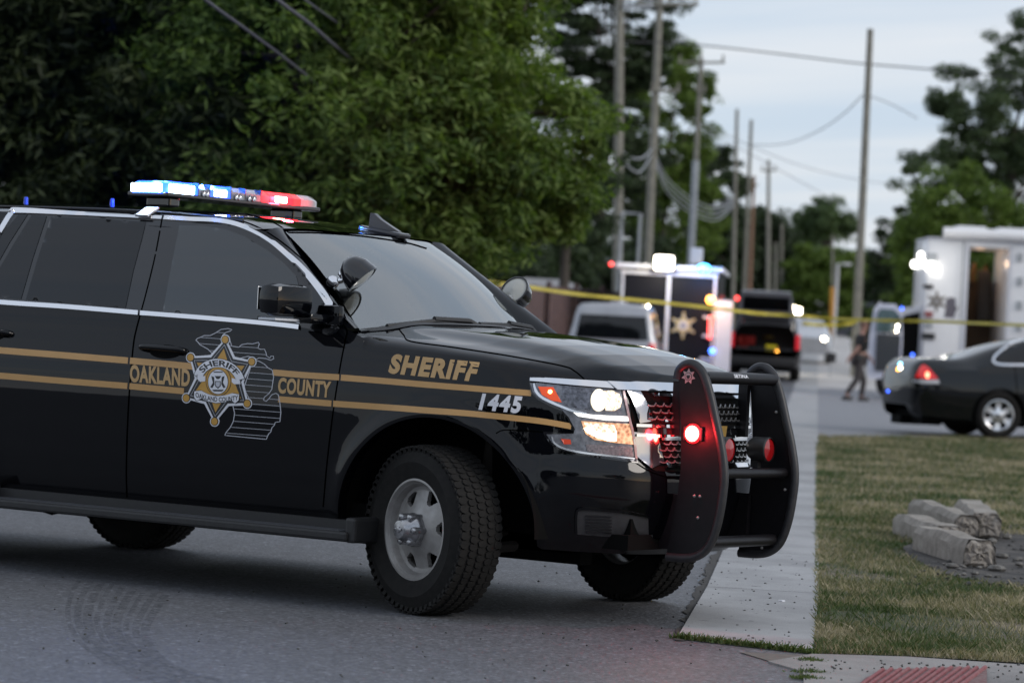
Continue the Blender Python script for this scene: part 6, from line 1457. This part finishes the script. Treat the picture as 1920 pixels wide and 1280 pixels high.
# ---------------------------------------------------------------- black enclosed trailer
o = gat(1244, 78); trl = empty('enclosed_trailer', o, RD-R(90)+R(0), 'black enclosed trailer with white roof rail and a sheriff star', 'trailer')
PXM = FPX/78
def tx(u): return (u-1246)/PXM
def tz(u, v): p = px(u, v, 78); return float(p[2]-o[2])
TW = 2.42; zt_ = tz(1246, 505); M_TB = mat('trailer_black', (.008, .008, .012), .5, coat=.1, spec=.2); M_TW = mottled('trailer_white', (.60, .61, .66), (.68, .69, .74), 4, .5)
k = MB(); k.box((0, 2.6, .55+(zt_-.55)/2), (TW, 5.0, zt_-.55), bev=.03); k.build('body', M_TB, trl)
k = MB(); k.box((0, 2.5, zt_+.05), (TW+.2, 5.3, .12), bev=.04); k.build('roof_rail', M_TW, trl)
k = MB(); k.box((0, .055, zt_-.10), (TW-.06, .04, .09)); k.build('door_frame', M_TW, trl)
k = MB(); k.box((0, .05, .62), (TW, .06, .10)); k.build('door_sill', M_TW, trl)
for x in (-TW/2+.09, 0.0, TW/2-.09):
    k = MB(); k.box((x, .06, (.6+zt_)/2), (.06 if x else .09, .04, zt_-.7)); k.build('door_post', M_TW, trl)
for x, z in ((-TW/2-.02, 1.95), (-TW/2+.03, .95), (TW/2-.18, 1.72), (TW/2-.18, 1.27), (TW/2-.22, .42+.3)):
    k = MB(); k.box((x+.05, .02, z), (.42, .05, .06), bev=.01); k.build('hinge_bar', M_TW, trl)
k = MB(); k.box((TW/2+.17, -.25, 1.28), (.40, .06, 1.72), rz=R(4), bev=.01); k.box((TW/2+.17, -.21, 1.28), (.34, .03, 1.6), rz=R(4)); k.build('open_door', mottled('door_white', (.66, .67, .75), (.74, .75, .83), 4, .5), trl)
for sx_ in (-1, 1):
    for y in (2.2, 3.1):
        k = MB(); k.lathe([(0, -.11), (.33, -.11), (.35, -.08), (.35, .08), (.33, .11), (0, .11)], Matrix.Translation((sx_*1.0, y, .35)) @ Matrix.Rotation(R(90), 4, 'Y'), 24); k.build('wheel', MAT['rubber'], trl, auto=40)
TI = wmat(trl).inverted()
def tp_(u, v, d_=78.0): return tuple(TI @ Vector(px(u, v, d_)))
for u, v, m_, rr_, nm in ((1146, 495, em_r, .05, 'marker_light'), (1347, 507, em_r, .035, 'marker_light')):
    k = MB(); k.ball(tp_(u, v, 77.8), rr_, 10); k.build(nm, m_, trl)
k = MB(); c = tp_(1245, 493, 77.7); k.box(c, (.46, .10, .34), bev=.05); k.build('flood_light', mat('flood', (1, .95, .8), .3, emit=(1, .90, .70), es=9), trl)
k = MB(); k.box((c[0], c[1]+.08, c[2]), (.52, .12, .40), bev=.03); k.tube([(c[0], c[1]+.1, c[2]-.1), (c[0], c[1]+.2, zt_)], .03, 6); k.build('flood_housing', MAT['blackplastic'], trl)
k = MB(); k.ball(tp_(1320, 503, 77.7), .13, 14, (1.2, 1, .8)); k.build('blue_beacon', mat('cyan_blue', (.1, .5, 1), .3, emit=(.06, .42, 1), es=7), trl)
k = MB(); k.ball(tp_(1332, 562, 77.6), .10, 14); k.build('amber_beacon', mat('amber_hot', (1, .5, .1), .3, emit=(1, .40, .06), es=6), trl)
k = MB(); k.box(tp_(1331, 614, 77.6), (.075, .05, .56), bev=.02); k.build('tail_bar', mat('red_bar', (1, .1, .1), .3, emit=(1, .10, .09), es=3.2), trl)
k = MB(); k.ball(tp_(1335, 658, 77.6), .07, 10); k.build('blue_marker', mat('blue_hot', (.1, .3, 1), .3, emit=(.05, .16, 1), es=6), trl)
k = MB(); k.box(tp_(1306, 480, 80), (.30, .30, .40), bev=.03); k.build('roof_box', M_TW, trl)
lamp('flood_lamp', tuple(px(1245, 493, 77.0)), (1, .92, .75), 60, .1); lamp('beacon_lamp', tuple(px(1322, 503, 77.0)), (.1, .4, 1), 50, .1); lamp('amber_lamp', tuple(px(1336, 562, 77.0)), (1, .45, .08), 25, .08)
def flat(name, root, pl, y, m, z=0):
    V = [(a, y, b_) for a, b_ in pl]; tri = geometry.tessellate_polygon([[Vector((a, b_, 0)) for a, b_ in pl]]); n = len(V); V2 = [(a, y+.006, b_) for a, b_ in pl]
    F = [tuple(t_) for t_ in tri]+[tuple(n+i for i in reversed(t_)) for t_ in tri]+[(i, (i+1) % n, n+(i+1) % n, n+i) for i in range(n)]; return link(name, V+V2, F, m, root)
def emblem(root, cx, cz, r_, y, dark=False):
    flat('star_badge', root, ngon_star(cx, cz, r_, r_*.56, 6, R(90)), y, mat('badge_pale', (.50, .46, .36) if not dark else (.20, .18, .16), .5))
    flat('star_badge', root, ngon_star(cx, cz, r_*.80, r_*.42, 6, R(90)), y-.008, mat('badge_gold2', (.42, .32, .08) if not dark else (.12, .10, .08), .5))
    flat('star_badge', root, circ(cx, cz, r_*.40), y-.016, mat('badge_white', (.62, .62, .64) if not dark else (.3, .28, .26), .5)); flat('star_badge', root, circ(cx, cz, r_*.22), y-.024, mat('badge_seal', (.22, .22, .24), .5))
    for i in range(6): a = R(90)+i*math.pi/3; flat('star_badge', root, circ(cx+r_*math.cos(a), cz+r_*math.sin(a), r_*.13, n=10), y-.004, mat('badge_tip', (.45, .38, .2) if not dark else (.18, .15, .12), .5))
c = tp_(1281, 610); emblem(trl, c[0], c[2], .29, .015)
# ---------------------------------------------------------------- white command truck
DP = 76.0; o = gat(1725, DP); trk = empty('command_truck', o, CRZ, 'long white command truck with an open side doorway and roof awning', 'truck')
TT = wmat(trk).inverted()
def tk(u, v, d_=DP): return tuple(TT @ Vector(px(u, v, d_)))
M_TRK = mottled('truck_white', (.76, .76, .77), (.82, .82, .83), 2.5, .35, coat=.5)
zT = tk(1725, 448)[2]; x0, x1 = 0.0, 6.5; dx0, dx1 = tk(1813, 550)[0], tk(1889, 550)[0]; dz1 = tk(1850, 464)[2]; dz0 = .85
k = MB(); k.box(((x0+dx0)/2, 1.2, (.6+zT)/2), (dx0-x0, 2.4, zT-.6), bev=.05); k.build('box_wall', M_TRK, trk, auto=30)
k = MB(); k.box(((x1+dx1)/2, 1.2, (.6+zT)/2), (x1-dx1, 2.4, zT-.6), bev=.05); k.build('box_wall', M_TRK, trk, auto=30)
k = MB(); k.box(((dx0+dx1)/2, 1.2, (dz1+zT)/2), (dx1-dx0+.1, 2.39, zT-dz1)); k.build('door_header', M_TRK, trk)
k = MB(); k.box(((dx0+dx1)/2, 1.4, .62), (dx1-dx0+.1, 2.0, .1)); k.box(((dx0+dx1)/2, 2.36, 1.8), (dx1-dx0, .04, 2.3)); k.build('doorway_interior', mottled('dim_interior', (.05, .032, .018), (.10, .06, .03), 1.5, .8), trk)
lamp('doorway_lamp', tuple(wmat(trk) @ Vector(((dx0+dx1)/2, 1.6, dz1-.25))), (1, .6, .32), 3, .1)
for i in range(5): k = MB(); k.box((dx0+.16+i*.14, 2.2, dz1-.55-.06*(i % 2)), (.09, .12, .26+.1*(i % 3)), bev=.02); k.build('hanging_gear', mat('gear', (.16, .08, .03), .8), trk)
k = MB(); k.box(((dx0+dx1)/2+.2, 1.9, dz1-1.1), (.30, .4, 1.2), bev=.06); k.build('cabinet', mat('cab_dark', (.03, .025, .02), .7), trk)
for x in (dx0-.03, dx1+.03): k = MB(); k.box((x, -.015, (dz0+dz1)/2), (.07, .04, dz1-dz0+.1)); k.build('door_jamb', mottled('jamb', (.55, .56, .6), (.62, .63, .68), 4, .4), trk)
k = MB(); a = tk(1768, 436); b_ = tk(2020, 436); k.tube([(a[0], -.10, a[2]), (b_[0]+2, -.10, a[2])], .125, 14); k.box(((a[0]+b_[0]+2)/2, -.03, a[2]+.02), (b_[0]+2-a[0], .08, .22), bev=.02); k.build('awning', M_TRK, trk, auto=40)
for u in (1828, 1905): c = tk(u, 422); k = MB(); k.box((c[0], .9, zT+.24), (.72, .8, .30), bev=.06); k.box((c[0], .49, zT+.24), (.5, .02, .12)); k.build('roof_unit', M_TRK, trk)
k = MB(); k.box((3.25, 1.2, zT+.03), (6.5, 2.42, .07), bev=.02); k.build('roof_trim', mottled('trim', (.45, .46, .5), (.52, .53, .57), 4, .4), trk)
k = MB(); k.box((3.2, 1.2, .52), (6.3, 2.2, .22)); k.build('chassis', MAT['blackmatte'], trk)
for x in (3.6, 4.5):
    for y in (.05, 2.35): k = MB(); k.lathe([(0, -.14), (.45, -.14), (.48, -.1), (.48, .1), (.45, .14), (0, .14)], Matrix.Translation((x, y, .48)) @ Matrix.Rotation(R(90), 4, 'X'), 28); k.build('wheel', MAT['rubber'], trk, auto=40)
c = tk(1745, 500); k = MB(); k.box((c[0], -.05, c[2]), (.24, .10, .18), bev=.04); k.build('white_light', mat('truck_flood', (1, 1, .95), .3, emit=(1, .97, .88), es=6), trk)
k = MB(); k.box((c[0], -.04, c[2]+.22), (.28, .09, .20), bev=.03); k.build('light_housing', M_GALV, trk)
lamp('truck_flood', tuple(wmat(trk) @ Vector((c[0]+.2, -1.3, c[2]+.1))), (1, .97, .9), 14, .2)
for i, (u, v) in enumerate(((1691, 489), (1699, 490), (1708, 476), (1709, 492))):
    c = tk(u, v); k = MB(); k.ball((-.04, 2.2-i*.62, c[2]), .07, 12, (1, .8, 1.35)); k.build('corner_lamp', mat('corner_lamp', (1, 1, .95), .3, emit=(1, .97, .9), es=5), trk)
for u, v, w_, h_, m_ in ((1740, 537, .24, .10, MAT['blackplastic']), (1741, 589, .19, .14, mat('dull_red', (.25, .07, .07), .5)), (1741, 606, .19, .20, M_GALV), (1740, 630, .32, .15, MAT['blackplastic']), (1912, 482, .13, .20, M_GALV), (1912, 527, .13, .20, M_GALV), (1911, 572, .13, .20, M_GALV), (1910, 614, .13, .16, M_GALV)):
    c = tk(u, v); k = MB(); k.box((c[0], -.025, c[2]), (w_, .07, h_), bev=.02); k.build('side_fixture', m_, trk)
c = tk(1803, 525); k = MB(); k.tube([(c[0], -.05, c[2]-.9), (c[0], -.05, c[2]+.9)], .018, 6); k.build('grab_rail', M_GALV, trk)
c = tk(1756, 565); emblem(trk, c[0], c[2], .22, -.012, True)
mit = [(0, -.28), (.26, -.28), (.30, -.12), (.36, .02), (.30, .02), (.28, .10), (.30, .2), (.22, .26), (.12, .26), (.02, .18), (.04, .0)]
c = tk(1766, 575); flat('state_decal', trk, [(c[0]+a*.9+.06, c[2]+b_*.9) for a, b_ in mit], -.008, mat('decal_dark', (.12, .11, .13), .5))
# cab with its open door
cabx = -1.35; k = MB(); prof = [(0, .55), (-.88, .55), (-.98, 1.15), (-.80, 1.45), (-.5, 2.15), (0, 2.25)]
k.prism([(a+.0, b_) for a, b_ in prof], -2.15, -.25, Matrix.Rotation(R(90), 4, 'X')); k.build('cab', mottled('cab_white', (.50, .51, .55), (.57, .58, .62), 3, .35), trk, auto=30)
k = MB(); k.prism([(-.08, .75), (-.8, .75), (-.74, 1.35), (-.45, 2.0), (-.08, 2.1)], -.35, -.22, Matrix.Rotation(R(90), 4, 'X')); k.build('cab_doorway', MAT['blackmatte'], trk)
k = MB(); k.lathe([(0, -.13), (.36, -.13), (.39, -.1), (.39, .1), (.36, .13), (0, .13)], Matrix.Translation((-.62, .45, .39)) @ Matrix.Rotation(R(90), 4, 'X'), 28); k.build('wheel', MAT['rubber'], trk, auto=40)
DD = 74.6; d0, d1 = tk(1627, 640, DD), tk(1692, 640, DD); zb_, zt2 = tk(1655, 712, DD)[2], tk(1655, 569, DD)[2]; w0, w1 = d0[0], d1[0]; yD = d0[1]
def dpr(name, pl, m, y, th): k = MB(); k.prism([(w0+(w1-w0)*a, zb_+(zt2-zb_)*b_) for a, b_ in pl], -y-th, -y, Matrix.Rotation(R(90), 4, 'X')); return k.build(name, m, trk)
door = dpr('cab_door', [(.03, .10), (.10, .0), (1, .04), (1, .62), (.93, .9), (.75, 1.0), (.25, 1.0), (.14, .93), (.05, .60)], mottled('door_paint', (.58, .60, .70), (.66, .68, .78), 4, .4), yD, .06)
dpr('door_lining', [(.24, .12), (.93, .12), (.93, .60), (.24, .60)], mat('lining', (.03, .035, .042), .6), yD-.07, .02)
dpr('door_window', [(.22, .63), (.93, .63), (.90, .84), (.70, .93), (.30, .93), (.24, .86)], mottled('door_glass', (.03, .06, .06), (.10, .16, .18), 3, .15), yD-.07, .02)
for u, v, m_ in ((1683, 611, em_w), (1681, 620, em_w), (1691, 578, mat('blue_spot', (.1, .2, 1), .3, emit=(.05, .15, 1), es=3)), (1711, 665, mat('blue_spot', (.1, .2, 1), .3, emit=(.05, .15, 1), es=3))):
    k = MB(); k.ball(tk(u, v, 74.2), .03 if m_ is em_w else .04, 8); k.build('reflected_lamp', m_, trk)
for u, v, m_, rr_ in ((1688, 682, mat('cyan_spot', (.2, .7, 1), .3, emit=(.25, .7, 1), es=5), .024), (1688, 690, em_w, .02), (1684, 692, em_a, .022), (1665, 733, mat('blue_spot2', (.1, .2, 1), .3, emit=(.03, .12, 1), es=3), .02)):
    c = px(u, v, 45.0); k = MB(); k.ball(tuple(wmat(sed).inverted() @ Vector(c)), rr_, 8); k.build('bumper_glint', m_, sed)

# ---------------------------------------------------------------- the walking officer
def skin_body(name, J, E, m, parent, sub=2, root=0):
    """J: [(x, y, z, r)] joints; E: edges. One continuous skinned surface"""
    me = bpy.data.meshes.new(name); me.from_pydata([j[:3] for j in J], E, []); me.update(); o = bpy.data.objects.new(name, me); COL.objects.link(o)
    md = o.modifiers.new('skin', 'SKIN'); md.use_smooth_shade = True
    for i, j in enumerate(J):
        r_ = j[3]; r_ = (r_, r_) if not isinstance(r_, tuple) else r_; me.skin_vertices[0].data[i].radius = r_; me.skin_vertices[0].data[i].use_root = (i == root)
    md2 = o.modifiers.new('sub', 'SUBSURF'); md2.levels = sub; md2.render_levels = sub
    bpy.context.view_layer.update(); me2 = bpy.data.meshes.new_from_object(o.evaluated_get(bpy.context.evaluated_depsgraph_get())); o.modifiers.clear(); o.data = me2; me2.materials.clear(); me2.materials.append(m); me2.polygons.foreach_set('use_smooth', [True]*len(me2.polygons)); me2.name = name
    o.parent = parent; return o
def person():
    """local +X is the walking direction, arms swing along X"""
    o = gat(1606, 72.3); root = empty('person', o, CRZ+R(18), 'person in black shirt and grey trousers walking away beside the open truck door', 'person')
    skin = mottled('skin', (.30, .16, .12), (.36, .20, .155), 20, .55)
    # x forward, y left, z up (1.80 m)
    J = [(0, 0, .98, (.14, .11)), (.02, 0, 1.16, (.13, .105)), (.04, 0, 1.36, (.15, .11)), (.05, 0, 1.49, (.09, .08)), (.07, 0, 1.55, (.055, .055)), (.085, 0, 1.63, (.072, .085)), (.09, 0, 1.73, (.075, .09)), (.085, 0, 1.79, (.045, .055)),
         (.0, .10, .90, .085), (.17, .10, .50, .058), (.20, .10, .44, .055), (.15, .10, .10, .040), (.26, .11, .05, .036),
         (.0, -.10, .90, .085), (-.06, -.10, .50, .058), (-.09, -.10, .44, .054), (-.30, -.10, .15, .040), (-.24, -.11, .05, .036),
         (.05, .19, 1.43, .058), (.16, .24, 1.18, .044), (.20, .24, 1.14, .040), (.36, .20, .98, .030), (.40, .19, .94, .026),
         (.03, -.19, 1.43, .058), (-.13, -.25, 1.20, .044), (-.16, -.255, 1.16, .040), (-.33, -.27, .98, .030), (-.36, -.275, .94, .028)]
    E = [(0, 1), (1, 2), (2, 3), (3, 4), (4, 5), (5, 6), (6, 7), (0, 8), (8, 9), (9, 10), (10, 11), (11, 12), (0, 13), (13, 14), (14, 15), (15, 16), (16, 17), (2, 18), (18, 19), (19, 20), (20, 21), (21, 22), (2, 23), (23, 24), (24, 25), (25, 26), (26, 27)]
    # fingers and thumb rooted in each palm
    for b_, sx_ in ((22, 1), (27, -1)):
        x, y, z, r_ = J[b_]
        for f, (dy, ln) in enumerate(((-.028, .075), (-.009, .085), (.010, .08), (.028, .062))):
            n = len(J); J += [(x+sx_*.03, y+dy, z-.035, .011), (x+sx_*.045, y+dy, z-.035-ln*.6, .009), (x+sx_*.035, y+dy*.9, z-.035-ln, .007)]; E += [(b_, n), (n, n+1), (n+1, n+2)]
        n = len(J); J += [(x+.03, y-.03*sx_, z-.02, .011), (x+.05, y-.035*sx_, z-.06, .009)]; E += [(b_, n), (n, n+1)]
    skin_body('body', J, E, skin, root)
    def sub(idx, grow, nm, m, edges=None):
        mp = {a: i for i, a in enumerate(idx)}; JJ = []
        for a in idx: x, y, z, r_ = J[a]; r_ = r_ if isinstance(r_, tuple) else (r_, r_); JJ.append((x, y, z, (r_[0]+grow, r_[1]+grow)))
        return skin_body(nm, JJ, [(mp[a], mp[b_]) for a, b_ in (edges or E) if a in mp and b_ in mp], m, root)
    shirt = mottled('black_shirt', (.005, .005, .006), (.009, .009, .01), 12, .85); trs = mottled('grey_trousers', (.05, .044, .044), (.07, .06, .06), 12, .9)
    sub([0, 1, 2, 3, 18, 19, 23, 24], .022, 'shirt', shirt); sub([0, 8, 9, 10, 11, 13, 14, 15, 16], .024, 'trousers', trs)
    for y, x, z, p in ((.10, .21, .05, 0), (-.10, -.27, .06, R(14))):
        k = MB(); k.ball((x, y, z), .055, 14, (2.5, .95, .95)); k.box((x-.01, y, z-.035), (.27, .09, .03), bev=.012); k.build('shoe', MAT['blackplastic'], root, smooth=True)
    k = MB(); k.ball((.085, 0, 1.735), .098, 18, (1.02, .86, 1.02)); k.build('hair', mottled('cropped_hair', (.16, .09, .07), (.22, .13, .10), 30, .8), root, smooth=True)
    k = MB(); k.ball((.075+.105, 0, 1.665), .016, 8, (1, .8, 1.4)); k.build('nose', skin, root, smooth=True)
    for s in (-1, 1): k = MB(); k.ball((.075, s*.082, 1.665), .022, 10, (.9, .5, 1.4)); k.build('ear', skin, root, smooth=True); k = MB(); k.ball((.165, s*.03, 1.69), .009, 8); k.build('eye', MAT['inkblack'], root, smooth=True)
    k = MB(); k.box((.165, 0, 1.625), (.012, .045, .008)); k.build('mouth', mat('lips', (.25, .1, .09), .6), root)
    k = MB(); k.lathe([(.150, -.025), (.158, -.02), (.158, .02), (.150, .025)], Matrix.Translation((0, 0, 1.01)), 24); k.build('belt', MAT['blackplastic'], root, smooth=True)
    k = MB(); k.box((-.05, -.165, .97), (.14, .07, .16), bev=.02); k.build('holster', MAT['blackplastic'], root)
    return root
person()
# black box on a thin stake beside the kerb
o = gat(1556, 92); st = empty('stake_box', o, CRZ, 'small black box on a thin stake at the street edge', 'box'); k = MB(); zz_ = float(px(1556, 670, 92)[2]-o[2]); k.box((0, 0, zz_), (.27, .16, .27), bev=.03); k.build('box', MAT['blackplastic'], st); k = MB(); k.tube([(0, .1, 0), (0, .1, zz_+1.1)], .012, 6); k.build('stake', M_GALV, st)

# ---------------------------------------------------------------- the other side of the street, behind the photographer (mirrored in the paint and glass)
def at2(s, l): p = CAM+FH*s+RH*l; return np.array([p[0], p[1], terr(p[0], p[1])])
hm = mottled('siding', (.06, .06, .07), (.09, .09, .10), 3, .8); rfm = mottled('shingle', (.03, .03, .032), (.05, .05, .052), 10, .9)
for (s, l, w_, hh, rz_, lab) in ((-26, -26, 13, 4.4, 20, 'low grey house across the street, mirrored in the front door'), (-30, -2, 12, 4.6, 5, 'second grey house across the street, mirrored in the fender')):
    o = at2(s, l); r_ = empty('house', o, CRZ+R(rz_), lab, 'house'); k = MB(); k.box((0, 0, hh/2), (w_, 7, hh)); k.build('wall', hm, r_)
    k = MB(); k.prism([(-w_/2-.5, hh), (w_/2+.5, hh), (w_/2-2.5, hh+1.9), (-w_/2+2.5, hh+1.9)], -4, 4, Matrix.Rotation(R(90), 4, 'X')); k.build('roof', rfm, r_)
    for x in (-w_*.3, w_*.25): k = MB(); k.box((x, 3.52, 1.5), (1.4, .08, 1.2)); k.build('window', MAT['tint'], r_)
    k = MB(); k.box((0, 3.52, 1.05), (.95, .08, 2.1)); k.build('door', MAT['silver'], r_)
for i, (s, l, hh, lab) in enumerate(((-34, -44, 8.5, 'dark tree beyond the low house across the street'), (-38, -14, 9.0, 'dark tree between the two houses across the street'), (-36, 12, 8.0, 'dark tree right of the second house across the street'), (-24, 30, 8.0, 'dark roadside tree at the corner across the street'), (-20, -52, 8.0, 'dark roadside tree far along the street opposite'))):
    tree(at2(s, l), hh, [(0, 0, hh*.55, hh*.62, hh*.62, hh*.42), (1.5, 0, hh*.4, hh*.5, hh*.5, hh*.35)], 9000, .36, M_LEAF_B, lab, seed=60+i, ncl=120, clr=.9)
for z_ in (7.2, 7.6, 8.3):
    P = [at2(-9, -60)+np.array([0, 0, z_]), at2(-9.3, -20)+np.array([0, 0, z_-.9]), at2(-9, 20)+np.array([0, 0, z_]), at2(-9, 60)+np.array([0, 0, z_-.6])]; k = MB(); k.tube([tuple(p) for p in bspline(P, 10)], .02, 5); tag(k.build('overhead_cable', M_WIRE), {7.2: 'lowest', 7.6: 'middle', 8.3: 'highest'}[z_]+' cable strung above the photographer, mirrored in the side glass', 'cable')
# ground behind gets its own verge
# ---------------------------------------------------------------- evening haze
HZ = False
if HZ:
    k = MB(); c = CAM+FH*120; k.box((float(c[0]), float(c[1]), 14.0), (620, 620, 32.0), rz=CRZ); hz = k.build('haze', [], None); hz['kind'] = 'stuff'
    hm_ = bpy.data.materials.new('haze_air'); hm_.use_nodes = True; t = hm_.node_tree; t.nodes.clear(); oo = t.nodes.new('ShaderNodeOutputMaterial'); pv = t.nodes.new('ShaderNodeVolumePrincipled')
    pv.inputs['Color'].default_value = (.80, .86, .95, 1); pv.inputs['Density'].default_value = .00038; pv.inputs['Anisotropy'].default_value = .35; t.links.new(pv.outputs[0], oo.inputs['Volume']); hz.data.materials.append(hm_)
